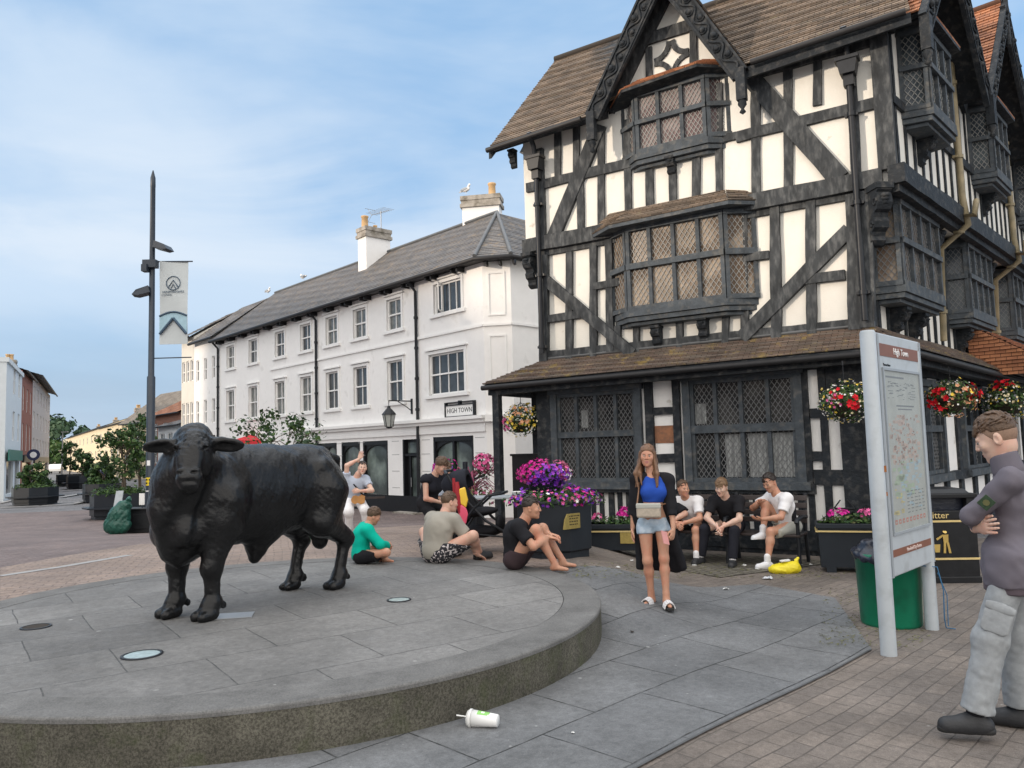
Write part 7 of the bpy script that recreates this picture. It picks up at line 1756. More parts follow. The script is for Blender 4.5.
    # folds of skin along neck and dewlap
    def dn(X):
        a = (X@f); z = X[..., 2]; nw = np.exp(-((a-.92)/.20)**2)*np.exp(-((z-.95)/.45)**2)
        return bf(X)+bf2(X)-.012*nw*np.sin(a*42+z*9)+curl(X)
    p += [cone(P(.98,0,.92), P(.86,0,.58), .11, .11, .10), cone(hc-look*.12-Z*.16, P(.90,0,.72), .075, .10, .10)]
    # cushioned muscles
    p += [ell(P(.86,.16,.74), (.12,.10,.14), R, .06), ell(P(.86,-.16,.74), (.12,.10,.14), R, .06)]
    v, qd = sdf_mesh(p+h, .0125, disp=dn, clipall=[((0,0,0), -Z)])
    o = mesh_obj('bull_body', [(v, qd)], MATS['bronze'], t)
    mb = MB(); a, b = L2('lf'); c = P(a-.0, b, 0); mb.box(c+V(.02,-.05,.001), V(.62,.10,0)*.5, V(-.05,.22,0), V(0,0,.006)); tag(mb.build('floor_plate', MATS['steel'], None), 'thin metal plate set flat in the plinth behind the front hoof', 'plate')
    bpy.data.objects[ [x.name for x in SC.objects if x.name.startswith('floor_plate')][0] ].location = (O[0]+.0, O[1]+.0, O[2]+.001)
    return t
bull()
# recessed uplighters in the plinth
for px, py, lab, r in ((36,627,'left one with a dark lens', .115), (142,655,'nearest one with a pale glass lens', .135), (399,600,'one right of the bull, dull lens', .11)):
    p = onz(px, py, .352); t = thing('ground_uplighter', 'round recessed uplighter in the plinth top, '+lab, 'floor light', p, 0, 'uplighters in the plinth')
    mb = MB(); mb.lathe([(r,.0),(r,.006),(r*.86,.008),(r*.84,.002)], (0,0,0), 28); mb.build('rim', MATS['black_metal'], t, world=False)
    mb = MB(); mb.lathe([(r*.85,.004),(.001,.005)], (0,0,0), 28); mb.build('lens', MATS['light_lens'] if 'dark' not in lab else MATS['soil'], t, world=False)
# ---------------------------------------------------------------- the people
def yaw_of(d): return math.atan2(-d[0], d[1])
def fig(label, loc, D, s, pose, clothes, **k):
    sc = lambda v: V(*v)*s
    g = dict(pose); hands = {q: sc(g['hands'][q]) for q in 'LR'}; feet = {q: sc(g['feet'][q]) for q in 'LR'}
    return person(label, loc, yaw_of(D), s, sc(g['pel']), sc(g['chest']), sc(g['neck']), sc(g['head']), g.get('look', (0,1,0)), hands, feet, clothes, hup=g.get('hup', (0,0,1)), epole=g.get('epole'), kpole=g.get('kpole'), hipdir=g.get('hipdir', (1,0,0)), shdir=g.get('shdir', (1,0,0)), hdir=g.get('hdir'), hpalm=g.get('hpalm'), shoedir=g.get('shoedir'), curl=g.get('curl', (.5,.5)), **k)
def to_local(loc, D, p):
    D = nrm(V(D[0], D[1], 0)); R_ = V(D[1], -D[0], 0); d = V(p)-V(loc); return V(np.dot(d, R_), np.dot(d, D), d[2])
# --- young woman standing in front of the bench
g = ong(659, 606); D = nrm(V(-.22, -1, 0))
wloc = V(g[0], g[1]+.02, g[2]); S_ = .885
def bagf(J): return []
cl = dict(
    crop_top=dict(t='top', m='cloth_blue', inf=.006, sleeve=0, hem=-.20, fold=.0025, ff=30),
    denim_shorts=dict(t='legs', m='denim', inf=.007, len=.34, waist=.07, fold=.004, ff=30, flare=.0, k=.02),
    )
ph = dict(hipdir=(1,.12,-.12), shdir=(1,.05,.07), pel=(.02,0,.935), chest=(.0,.015,1.245), neck=(.015,.0,1.445), head=(.05,.03,1.625), look=(.05,1,-.02), hands={'L':(-.20,.20,.80),'R':(.25,.02,.80)}, feet={'L':(-.09,.10,.085),'R':(.075,-.05,.085)},
          shoedir={'L':(-.30,1,0),'R':(.55,1,0)}, epole={'L':(-.7,-1,-.1),'R':(.6,-1,-.1)}, kpole={'L':(0,1,0),'R':(0,1,0)}, hdir={'L':(.15,.45,-.8)}, hpalm={'L':(.6,-.5,0)}, curl=(.9,.4), hup=(-.05,0,1))
cl['barefoot'] = True
t, J = fig('standing young woman in blue crop top, denim shorts and long black cardigan', wloc, D, S_, ph, cl, hs=.98, fem=True, skin='skin_tan', hair=dict(mat='hair_long', len='long', front=.050, th=.014, n=20, back=-.1, side=-.05))
S0 = J['s']
# cardigan: open front, long, hanging to the calves
def cardigan():
    Jd = J; P = []; sh, e, w_, pel, chest, neck, up, fwd, SR = Jd['sh'], Jd['e'], Jd['w'], Jd['pel'], Jd['chest'], Jd['neck'], Jd['up'], Jd['fwd'], Jd['S']
    for q in 'LR':
        P += [ell(sh[q], (.060,.060,.060), None, .04), cone(sh[q], e[q], .055, .050, .03), cone(e[q], e[q]+(w_[q]-e[q])*.55, .050, .050, .03, (e[q]+(w_[q]-e[q])*.42, w_[q]-e[q]))]
    P += [cone(neck-up*.06-SR*.1, neck-up*.06+SR*.1, .06, .06, .05), ell(chest-fwd*.035, (.155,.09,.18), None, .05), ell((chest+pel)/2-fwd*.045, (.14,.08,.2), None, .06), ell(pel-fwd*.05, (.155,.09,.22), None, .06)]
    for sx, fl in ((-1, .10), (1, .02)):
        P += [cone(chest+SR*sx*.125+fwd*.02, pel+SR*sx*.145+fwd*.01, .038, .040, .05), cone(pel+SR*sx*.145, V(sx*(.145+fl), -.06, .36), .040, .040, .06)]
    P += [cone(pel-fwd*.06-SR*.08, V(-.17,-.14,.34), .08, .06, .08), cone(pel-fwd*.06+SR*.08, V(.10,-.13,.36), .08, .06, .08), cone(V(-.02,-.14,.5), V(-.02,-.15,.38), .10, .09, .08)]
    # open front
    P.append(('s', ell(V(.0, .16, 1.02), (.115,.135,.50), None, .02))); P.append(('s', ell(V(.0,.17,.45), (.145,.17,.5), None, .02)))
    mesh_obj('cardigan', [sdf_mesh(P, .012, disp=folds(21,.007,18.), clipall=[((0,0,.315),(.10,0,-1))])], MATS['cloth_black'], t)
cardigan()
mb = MB(); bc = J['pel']+V(.03,.165,.105)
mb.box(bc+V(-.115,-.04,-.075), (.23,0,0), (0,.08,0), (0,0,.13)); mb.build('handbag', MATS['handbag'], t, world=False, bevel=.018)
mb = MB(); mb.box(bc+V(-.118,.0,.012), (.236,0,0), (0,.045,0), (0,0,.05)); mb.build('handbag_flap', MATS['cloth_stone'], t, world=False, bevel=.012)
mb = MB(); mb.tube([bc+V(.11,0,.04), J['chest']+V(.14,.08,.0), J['sh']['R']+V(-.03,.03,.075), J['sh']['R']+V(-.03,-.05,.06)], .008, 6); mb.tube([bc+V(-.11,0,.04), J['pel']+V(-.17,.02,.16)], .008, 6); mb.build('handbag_strap', MATS['strap_brown'], t, world=False)
mb = MB(); hp_ = J['w']['L']+nrm(V(.15,.45,-.8))*.09+V(.03,-.01,0); mb.box(hp_+V(-.0,.02,-.06), V(.05,.05,.02), V(-.006,.006,0), V(.02,.0,.12)); mb.build('phone', MATS['phone_case'], t, world=False)
for q in 'LR':
    a = J['an'][q]; d = nrm(V(*ph['shoedir'][q])); x = np.cross(d, V(0,0,1)); mb = MB()
    pts = [a-V(0,0,a[2]-.0)-d*.05-x*.03, a-V(0,0,a[2])-d*.05+x*.03, a-V(0,0,a[2])+d*.10+x*.045, a-V(0,0,a[2])+d*.155+x*.03, a-V(0,0,a[2])+d*.155-x*.03, a-V(0,0,a[2])+d*.10-x*.045]
    mb.prism(pts, (0,0,.024)); mb.build('sandal_sole', MATS['sole_black'], t, world=False, bevel=.004)
    mb = MB(); n_ = 8; b = V(a[0], a[1], .02)+d*.075
    arc = [b+x*.046*math.cos(PI*k/n_)+V(0,0,.055*math.sin(PI*k/n_)) for k in range(n_+1)]
    for k in range(n_): mb.quad(arc[k]-d*.032, arc[k+1]-d*.032, arc[k+1]+d*.04-V(0,0,.012), arc[k]+d*.04-V(0,0,.012))
    o = mb.build('sandal_strap', MATS['cloth_white'], t, world=False); s_ = o.modifiers.new('s', 'SOLIDIFY'); s_.thickness = .008
# --- young man in a plum sweatshirt, right foreground
D = nrm(V(-.84, .54, 0)); aL = onz(985, 743, 0); mloc = V(aL[0]+.27, aL[1]+.05, 0); sM = 1.03
mp_ = dict(pel=(0,-.0,.955), chest=(0,-.03,1.27), neck=(0,-.01,1.475), head=(0,.035,1.62), look=(.12,1,-.40), hup=(0,.32,1), hands={'L':(.13,.15,1.18),'R':(-.09,.15,1.13)}, feet={'L':(-.19,.24,.085),'R':(.15,.02,.085)},
           epole={'L':(-.2,.9,-.8),'R':(.3,.8,-.9)}, hdir={'R':(-.86,-.50,.16),'L':(1,-.2,.1)}, hpalm={'R':(.85,-.5,0),'L':(0,-1,0)}, shoedir={'L':(-.35,1,0),'R':(-.05,1,0)}, curl=(.3,.22))
tm, Jm = fig('young man in plum sweatshirt and grey cargo joggers with folded arms, right foreground', mloc, D, sM, mp_, dict(
    sweatshirt=dict(t='top', m='cloth_plum', inf=.013, sleeve=1.93, hem=.125, fold=.013, ff=19, neck=.045, hips=.01),
    joggers=dict(t='legs', m='cloth_grey', inf=.020, len=1.93, waist=-.0, fold=.007, ff=26, hipf=.15, taper=.004), sock=dict(t='prims', m='cloth_black', each=.10),
    trainers=dict(t='shoes', m='trainer_black', sole='sole_black', h=.082)), hres=.0035, chres=.0085, bulk=.86, hs=1.05,
    hair=dict(mat='hair_brown', len='short', front=.064, th=.010, n=200, fwdcomb=1.1, back=.028, side=.060, fringe=-.004, fade=None, tr=.0048, tl=.036), skin='skin_pale')
R_ = Jm['R']; g_ = Jm['g']
v = sdf_mesh([ell(g_(0,-.014,.028), V(.0775,.0975,.092)*sM*1.05, R_, .01)], .004, clipall=[(g_(0,.045,.02), R_@V(0,1.4,-.35)), (g_(0,-.05,-.055), R_@V(0,.25,-1)), (g_(0,-.0,-.015), R_@V(0,1.6,-1.))])
mesh_obj('clipped_hair', [v], MATS['fade_brown'], tm)
# hem and cuffs, collar, patch, cargo pocket
up, S3, fwd = Jm['up'], Jm['S'], Jm['fwd']; pel = Jm['pel']
mesh_obj('ribbed_hem', [sdf_mesh([cone(pel-up*.00, pel-up*.18, .203, .200, .02, [(pel-up*.175, -up), (pel-up*.112, up)], (fwd, 1.30)) ], .009, disp=folds(3,.003,50))], MATS['cloth_plum_dark'], tm)
mesh_obj('collar', [sdf_mesh([cone(Jm['neck']-up*.03, Jm['neck']+nrm(Jm['head']-Jm['neck'])*.085, .083, .072, .02, [(Jm['neck']+nrm(Jm['head']-Jm['neck'])*.065, nrm(Jm['head']-Jm['neck']))]), sub(ell(Jm['neck']+nrm(Jm['head']-Jm['neck'])*.10, (.066,.066,.06), None, .01))], .006, disp=folds(3,.002,40))], MATS['cloth_plum'], tm)
pa = Jm['sh']['L']*.42+Jm['e']['L']*.58+nrm(np.cross(Jm['e']['L']-Jm['sh']['L'], fwd))*0-S3*.072; ax = nrm(Jm['e']['L']-Jm['sh']['L'])
mb = MB(); y_ = nrm(np.cross(ax, S3)); mb.box(pa-ax*.035-y_*.032-S3*.004, ax*.07, y_*.064, -S3*.010); mb.build('sleeve_patch', MATS['patch_green'], tm, world=False, bevel=.002)
mb = MB(); c = pa-S3*.015; mb.prism([c+ax*.018*math.cos(a)+y_*.018*math.sin(a) for a in np.linspace(0, 6.28, 9)[:-1]], -S3*.002); mb.build('patch_emblem', MATS['leaf_olive'], tm, world=False)
for q, sx in (('L', -1),):
    k = Jm['hp'][q]+(Jm['kn'][q]-Jm['hp'][q])*.72; u = nrm(Jm['kn'][q]-Jm['hp'][q]); a = nrm(np.cross(u, S3))
    mesh_obj('cargo_pocket', [sdf_mesh([ell(k+S3*sx*.082, (.085,.012,.10), rotm(a, 0, u) , .01), ], .006, disp=folds(6,.003,40), clipall=[(k-u*.085, -u), (k+u*.085, u), (k-a*.07, -a), (k+a*.07, a)])], MATS['cloth_grey'], tm)
    mesh_obj('pocket_flap', [sdf_mesh([ell(k-u*.068+S3*sx*.087, (.09,.012,.030), rotm(a, 0, u), .01)], .006, clipall=[(k-a*.074, -a), (k+a*.074, a)])], MATS['cloth_grey'], tm)
for q in 'LR':
    a = Jm['an'][q]; d = nrm(V(.03,1,0)); x = np.cross(d, V(0,0,1)); mb = MB()
    for k in range(4): c = a+d*(.045+.022*k)-V(0,0,.012+.013*k); mb.tube([c-x*.032, c+V(0,0,.012), c+x*.032], .0045, 5)
    mb.build('laces', MATS['sole_black'], tm, world=False)
# --- the four on the bench
Db = nL_
def bloc(px, o=.99): 
    u = FL.q(px, 535, o)[0]; return FL.P(u, 0, o)
sitp = dict(pel=(0,.02,.535), shoedir={'L':(-.15,1,0),'R':(.15,1,0)})
tee = lambda m, **k: dict(t='top', m=m, inf=.022, sleeve=.72, hem=.10, fold=.008, ff=16, **k)
s1 = .94
l = bloc(694.5)
po = dict(pel=(0,.0,.535), chest=(.02,.16,.80), neck=(.02,.27,.965), head=(.01,.37,1.10), look=(-.95,.75,-.08), hands={'L':(-.02,.50,.60),'R':(.05,.52,.58)}, feet={'L':(-.20,.52,.085),'R':(.26,.40,.085)}, epole={'L':(-1,-.1,-.3),'R':(1,-.1,-.3)}, kpole={'L':(-.2,1,.6),'R':(.4,1,.6)},
          hdir={'L':(.4,.8,-.3),'R':(-.4,.8,-.3)}, hpalm={'L':(.8,0,-.5),'R':(-.8,0,-.5)}, curl=(.8,.8))
fig('seated young man in white t-shirt and black shorts with clasped hands on the bench', l, Db, s1, po, dict(tshirt=tee('cloth_white'), shorts=dict(t='legs', m='cloth_black', inf=.022, len=.80, fold=.006), sock=dict(t='prims', m='cloth_white', each=.085), shoes=dict(t='shoes', m='trainer_black', sole='sole_white')), hair=dict(mat='hair_brown', fringe=.0, n=50, fwdcomb=.8, back=.0, side=.03, th=.012), skin='skin_tan', group=None)
l = bloc(733)
po = dict(pel=(0,.0,.535), chest=(.0,.15,.80), neck=(.0,.27,.965), head=(.02,.36,1.10), look=(.12,1,-.30), hup=(0,.3,1), hands={'L':(-.02,.50,.56),'R':(.06,.51,.55)}, feet={'L':(-.14,.52,.085),'R':(.36,.42,.085)}, epole={'L':(-1,-.1,-.2),'R':(1,-.1,-.2)}, kpole={'L':(-.2,1,.6),'R':(.4,1,.6)},
          hdir={'L':(.3,.5,-.8),'R':(-.3,.5,-.8)}, hpalm={'L':(.8,-.3,0),'R':(-.8,-.3,0)}, curl=(.6,.6))
fig('seated young man in black t-shirt and dark trousers leaning forward mid bench', l, Db, .96, po, dict(tshirt=tee('cloth_black'), trousers=dict(t='legs', m='cloth_navy', inf=.018, len=1.93, fold=.007), sock=dict(t='prims', m='cloth_white', each=.085), shoes=dict(t='shoes', m='trainer_black', sole='sole_black')), hair=dict(mat='hair_light', fringe=.012, n=60, fwdcomb=1., back=-.03, side=.01, th=.018), skin='skin_pale')
l = bloc(788, 1.0); D3 = nrm(V(-.95, -.30, 0)) 
po = dict(pel=(0,-.03,.535), chest=(-.02,.06,.83), neck=(-.01,.17,1.0), head=(.0,.25,1.145), look=(-.22,1,-.45), hup=(0,.35,1), hands={'L':(-.08,.47,.66),'R':(.06,.36,.90)}, feet={'L':(-.20,.50,.085),'R':(-.02,.42,.46)}, epole={'L':(-1,-.4,-.6),'R':(1,.2,-.6)}, kpole={'L':(-.1,1,.8),'R':(.1,.6,1)},
          hdir={'L':(.1,1,.1),'R':(-.2,1,.0)}, hpalm={'L':(.2,0,1),'R':(-.6,0,-.6)}, curl=(.5,.7), shoedir={'L':(0,1,0),'R':(0,1,-.1)})
t3, J3 = fig('seated young man in white t-shirt and beige shorts with one knee drawn up', l, D3, .97, po, dict(tshirt=tee('cloth_white'), shorts=dict(t='legs', m='cloth_stone', inf=.026, len=.80, fold=.009), sock=dict(t='prims', m='cloth_white', each=.085), trainers=dict(t='shoes', m='trainer_white', sole='sole_white')), hair=dict(mat='hair_dark', fringe=.0, n=70, fwdcomb=1., back=.02, side=.045, th=.020), skin='skin_tan')
c = (J3['pel']*.45+J3['chest']*.55); u3 = nrm(J3['chest']-J3['pel'])
mesh_obj('side_panel', [sdf_mesh([ell(c-J3['S']*.148-J3['fwd']*.01, (.030,.040,.165), rotm(J3['S'], 0, nrm(u3-J3['fwd']*.35)), .01)], .007)], MATS['cloth_black'], t3)
l = bloc(674)
po = dict(pel=(0,.0,.535), chest=(.05,.14,.79), neck=(.07,.24,.95), head=(.12,.33,1.08), look=(.3,1,-.4), hup=(0,.3,1), hands={'L':(-.16,.50,.60),'R':(.06,.5,.60)}, feet={'L':(-.20,.60,.085),'R':(.14,.5,.085)}, epole={'L':(-1,-.1,-.3),'R':(1,-.1,-.3)}, kpole={'L':(-.2,1,.6),'R':(.4,1,.6)}, curl=(.7,.7))
fig('seated person in black almost hidden behind the standing woman', l, Db, .97, po, dict(top=dict(t='top', m='cloth_black', inf=.02, sleeve=.9, hem=.1), trousers=dict(t='legs', m='cloth_black', inf=.018, len=1.93), trainers=dict(t='shoes', m='trainer_white', sole='sole_white')), hair=dict(mat='hair_brown'))
# --- boy in black sitting at the rim of the plinth
l = onz(516, 569, .35); l = V(l[0], l[1]+.05, .35); D5 = nrm(V(1, -.22, 0))
po = dict(pel=(0,0,.115), chest=(.0,-.02,.42), neck=(.0,.09,.585), head=(-.0,.17,.725), look=(-.10,1,-.06), hup=(0,.1,1), hands={'L':(.05,.38,.37),'R':(-.10,.40,.39)}, feet={'L':(.12,.52,.09),'R':(-.13,.50,-.02)}, epole={'L':(-1,-.2,-.6),'R':(1,-.3,-.6)}, kpole={'L':(-.1,0,1),'R':(.1,0,1)},
          hdir={'L':(.4,1,-.1),'R':(-.2,1,-.2)}, hpalm={'L':(0,-.2,-1),'R':(0,0,-1)}, curl=(.5,.6))
po['feet'] = {'L':(-.12,.52,.07),'R':(.12,.47,.07)}; po['chest'] = (.0,.0,.385); po['neck'] = (0,.12,.54); po['head'] = (0,.20,.675)
po['hands'] = {'L':(-.10,.38,.37),'R':(.08,.40,.36)}
fig('boy in black t-shirt and brown shorts sitting on the plinth with knees up', l, D5, .98, po, dict(tshirt=tee('cloth_black'), shorts=dict(t='legs', m='cloth_brown', inf=.022, len=.82, fold=.008), barefoot=True), hair=dict(mat='hair_dark', n=60, back=.02, side=.045, th=.014, fwdcomb=.7), skin='skin_tan', bulk=1.05)
# --- man in taupe t-shirt, back to us
l = onz(444, 563.5, .35); l = V(l[0]-.10, l[1]+.12, .35); D6 = nrm(V(.62, .72, 0))
po = dict(pel=(0,0,.115), chest=(.0,.05,.40), neck=(.0,.15,.56), head=(.02,.22,.69), look=(.35,1,-.15), hup=(0,.3,1), hands={'L':(-.20,.46,.14),'R':(.30,.40,.06)}, feet={'L':(-.22,.48,.07),'R':(.24,.50,.07)}, epole={'L':(-1,-.4,.3),'R':(1,-.5,.3)}, kpole={'L':(-1,.3,.7),'R':(1,.3,.7)},
          hdir={'L':(0,1,-.3),'R':(0,1,-.5)}, hpalm={'L':(0,0,-1),'R':(0,0,-1)}, curl=(.4,.4), shoedir={'L':(-.2,1,0),'R':(.2,1,0)})
fig('man in taupe t-shirt and patterned shorts sitting on the plinth, back turned', l, D6, 1.0, po, dict(tshirt=tee('cloth_taupe', loose=1), shorts=dict(t='legs', m='cloth_pattern', inf=.026, len=.85, fold=.008), barefoot=True, shoes=dict(t='shoes', m='trainer_black', sole='sole_black')), hair=dict(mat='hair_brown', n=60, back=-.01, side=.02, th=.012), skin='skin', bulk=1.1)
# --- child in teal
l = onz(362, 564, .35); l = V(l[0]-.03, l[1]+.08, .35); D7 = nrm(V(.9, .30, 0)) 
po = dict(pel=(0,0,.115), chest=(.0,.02,.41), neck=(.0,.12,.56), head=(.0,.20,.69), look=(-.1,1,-.5), hup=(0,.45,1), hands={'L':(-.04,.40,.22),'R':(.08,.40,.24)}, feet={'L':(.06,.36,.07),'R':(-.05,.30,.07)}, epole={'L':(-1,.1,-.5),'R':(1,.1,-.5)}, kpole={'L':(-1,.6,.25),'R':(1,.6,.25)},
          shoedir={'L':(.6,.6,0),'R':(-.6,.6,0)}, curl=(.5,.5))
fig('child in a teal top and black shorts sitting cross-legged behind the bull', l, D7, .80, po, dict(teal_top=dict(t='top', m='cloth_teal', inf=.024, sleeve=1.85, hem=.09, fold=.010, ff=14), shorts=dict(t='legs', m='cloth_black', inf=.022, len=.62), barefoot=True), hair=dict(mat='hair_brown', n=120, back=-.10, side=-.06, th=.022, fwdcomb=.1), skin='skin_tan')
# --- waving busker behind the bull
Yb = 13.6; hb = atd(362.5, 468, Yb); zg = float(H(hb[0], Yb)); sB = .93; l = V(hb[0]-.10, Yb+.05, zg); D8 = nrm(V(.28, -1, 0)); hz = (hb[2]-zg)/sB
hl = to_local(l, D8, hb)/sB
po = dict(pel=(.06,-.16,hz-.60), chest=(.05,-.06,hz-.34), neck=(.01,-.0,hz-.155), head=(hl[0],hl[1],hz), look=(.0,1,.0), hup=(-.12,0,1), hands={'R':(-.03,.04,hz+.17),'L':(-.02,.28,hz-.42)}, feet={'L':(-.16,.05,.085),'R':(.16,.0,.085)}, epole={'L':(-1,.1,-.5),'R':(1,.3,.2)}, kpole={'L':(-.1,1,.1),'R':(.1,1,.1)},
          hdir={'R':(-.35,.1,1)}, hpalm={'R':(.1,1,0)}, curl=(.7,.1))
t8, J8 = fig('busker in pale blue-grey shirt waving one arm behind the bull', l, D8, sB, po, dict(shirt=dict(t='top', m='cloth_bluegrey', inf=.02, sleeve=.55, hem=.12), trousers=dict(t='legs', m='cloth_white', inf=.022, len=1.93), shoes=dict(t='shoes', m='trainer_white')), hair=dict(mat='hair_dark', n=30, back=.01, side=.03, th=.008), skin='skin_pale')
mb = MB(); c8 = J8['chest']; mb.tube([J8['sh']['R']+V(-.05,.0,.06), c8+V(.02,.125,.03), c8+V(-.14,.13,-.16), c8+V(-.17,.1,-.24)], .016, 5); mb.build('guitar_strap', MATS['cloth_black'], t8, world=False)
gb_ = V(*l)+V(0,0,0); R8 = rotm((D8[1], -D8[0], 0), 0, (0,0,1)); w8 = lambda p: V(*l)+V(D8[1],-D8[0],0)*p[0]+D8*p[1]+V(0,0,p[2])
gu = thing('guitar', 'small brown guitar held against the waving busker', 'guitar', w8(c8+V(0,.2,-.35)))
pg = c8+V(-.05,.19,-.22); mb = MB(); mb.prism([w8(pg+V(a,0,b)) for a, b in ((-.10,-.06),(-.04,-.085),(.02,-.06),(.07,-.08),(.12,-.05),(.13,0),(.10,.06),(.05,.07),(.0,.05),(-.05,.08),(-.11,.05))], D8*.06); mb.build('guitar_body', MATS['guitar_wood'], gu)
mb = MB(); mb.box(w8(pg+V(-.45,.04,.0)), w8(pg+V(-.10,.04,.0))-w8(pg+V(-.45,.04,.0)), D8*.02, V(0,0,.035)); mb.build('guitar_neck', MATS['bench_wood'], gu)
# --- woman bending over the pushchair
Yp = 11.3; hb = atd(441, 466, Yp); zg = float(H(hb[0], Yp)); sP = .96; l = V(hb[0]-.18, Yp+.12, zg); D9 = nrm(V(.80, -.60, 0)); hl = to_local(l, D9, hb)/sP
po = dict(pel=(0,-.06,hl[2]-.56), chest=(.0,.03,hl[2]-.29), neck=(.0,.10,hl[2]-.13), head=(hl[0],hl[1],hl[2]), look=(-.15,1,-.75), hup=(0,.6,1), hands={'R':(.02,.26,hl[2]-.55),'L':(-.22,.30,hl[2]-.48)}, feet={'L':(-.12,.0,.085),'R':(.12,-.06,.085)}, epole={'L':(-1,-.3,-.2),'R':(1,-.6,.0)}, kpole={'L':(-.1,1,.1),'R':(.1,1,.1)}, curl=(.6,.6))
fig('woman in black sleeveless top bending over the pushchair', l, D9, sP, po, dict(vest=dict(t='top', m='cloth_navy', inf=.02, sleeve=.12, hem=.12), trousers=dict(t='legs', m='cloth_black', inf=.018, len=1.9), shoes=dict(t='shoes', m='trainer_black')), hair=dict(mat='hair_brown', n=90, back=-.06, side=-.01, th=.02, fwdcomb=.5), skin='skin', fem=True)
Yq = 12.0; hb = atd(446, 470, Yq); zg = float(H(hb[0], Yq)); l = V(hb[0]+.04, Yq+.12, zg); D10 = nrm(V(.75, -.75, 0)); hl = to_local(l, D10, hb)/.95; hd = to_local(l, D10, atd(476, 503, 11.4))/.95
po = dict(pel=(0,-.10,hl[2]-.60), chest=(.0,.0,hl[2]-.33), neck=(.0,.04,hl[2]-.15), head=(hl[0],hl[1],hl[2]), look=(0,1,-.6), hup=(0,.5,1), hands={'L':tuple(hd),'R':(.2,.3,hl[2]-.55)}, feet={'L':(-.12,.0,.085),'R':(.12,-.06,.085)}, epole={'L':(-.5,.1,-.3),'R':(1,-.6,.0)}, curl=(.6,.6))
fig('person in pale grey top behind the bending woman, reaching to the pushchair', l, D10, .95, po, dict(top=dict(t='top', m='cloth_bluegrey', inf=.02, sleeve=.95, hem=.12), trousers=dict(t='legs', m='cloth_black', inf=.018, len=1.9), shoes=dict(t='shoes', m='trainer_black')), hair=dict(mat='hair_brown', n=40), skin='skin')
# ---------------------------------------------------------------- pushchair, bag, cup, litter, gull
def pushchair():
    g = atd(480, 545, 10.35); x, y = g[0], 10.35; z = float(H(x, y)); t = thing('pushchair', 'black three-wheeled pushchair parked by the big planter, seen side on', 'pushchair', (x, y, z), math.radians(-8)); t.scale = (1.15, 1.15, 1.02)
    M = MB(); 
    M.tube([(-.32,-.22,1.02),(-.22,-.22,.82),(.12,-.22,.42),(.52,-.16,.14)], .017, 8); M.tube([(-.32,.22,1.02),(-.22,.22,.82),(.12,.22,.42),(.52,.16,.14)], .017, 8); M.tube([(-.32,-.22,1.02),(-.36,-.15,1.06),(-.36,.15,1.06),(-.32,.22,1.02)], .02, 8)
    M.tube([(-.28,-.26,.16),(-.02,-.23,.58),(.14,-.22,.74)], .015, 8); M.tube([(-.28,.26,.16),(-.02,.23,.58),(.14,.22,.74)], .015, 8); M.tube([(-.28,-.26,.16),(-.28,.26,.16)], .014, 6); M.tube([(.14,-.22,.74),(.30,-.2,.76),(.30,.2,.76),(.14,.22,.74)], .018, 6)
    M.tube([(-.22,-.22,.28),(.45,-.18,.20)], .012, 6); M.tube([(-.22,.22,.28),(.45,.18,.20)], .012, 6); M.build('frame', MATS['black_metal'], t, world=False)
    for (a, b, r) in ((-.28,-.27,.16),(-.28,.27,.16),(.52,.0,.14)):
        M = MB(); M.lathe([(r-.03,-.022),(r,-.015),(r,.015),(r-.03,.022),(r-.035,0),(r-.03,-.022)], (0,0,0), 20)
        for k in range(5): M.tube([(0,0,0),((r-.03)*math.cos(k*1.257),(r-.03)*math.sin(k*1.257),0)], .010, 5)
        M.tube([(0,0,-.03),(0,0,.03)], .025, 8); M.v = [(p[0]+a, p[2]+b, p[1]+r) for p in M.v]; M.build('wheel', MATS['sole_black'], t, world=False)
    p = [ell((.02,0,.52),(.20,.19,.06), rotm((1,0,.12),0,(0,0,1)), .04), ell((-.14,0,.70),(.06,.19,.24), rotm((1,0,.35),0,(-.3,0,1)), .05), ell((.24,0,.36),(.05,.15,.12), None, .05)]
    mesh_obj('seat', [sdf_mesh(p, .014, disp=folds(5,.006,20.))], MATS['cloth_black'], t)
    p = [ell((-.14,0,.88),(.30,.22,.20), None, .02), sub(ell((-.08,0,.82),(.29,.20,.19), None, .02))]
    mesh_obj('hood', [sdf_mesh(p, .014, disp=folds(5,.005,24.), clipall=[((0,0,.84),(.15,0,-1)), ((.08,0,0),(1,0,.2))])], MATS['cloth_navy'], t)
    p = [ell((.0,0,.27),(.26,.17,.08), None, .04)]; mesh_obj('basket', [sdf_mesh(p, .015, disp=folds(6,.01,20.))], MATS['cloth_black'], t)
    c = (-.30,-.24,.84)
    b = thing('foil_windmill', 'yellow, orange and pink foil toy hanging from the pushchair', 'toy', V(x,y,z)+V(-.34,-.22,.70))
    def wp(px, py, Y): return V(*atd(px, py, Y))
    o = wp(463, 520, 10.0); M = MB(); M.tube([wp(456.5,482,10.02), wp(458,497,10.0), wp(462,523,10.0)], [.03,.045,.02], 8); M.tube([wp(453.5,478,10.04), wp(455,505,10.02)], .022, 6); M.build('red_ribbon', MATS['cloth_red'], b)
    for m, pts in (('foil_yellow', [(459,489),(465,487),(468,500),(466,508),(459,503)]), ('foil_pink', [(459,503),(466,508),(468,514),(466,524),(462,525),(459,516)])):
        M = MB(); P_ = [wp(a_, b_, 9.97) for a_, b_ in pts]; M.prism(P_, (0,.05,0)); M.build('foil_sail', MATS[m], b, bevel=.015)
pushchair()
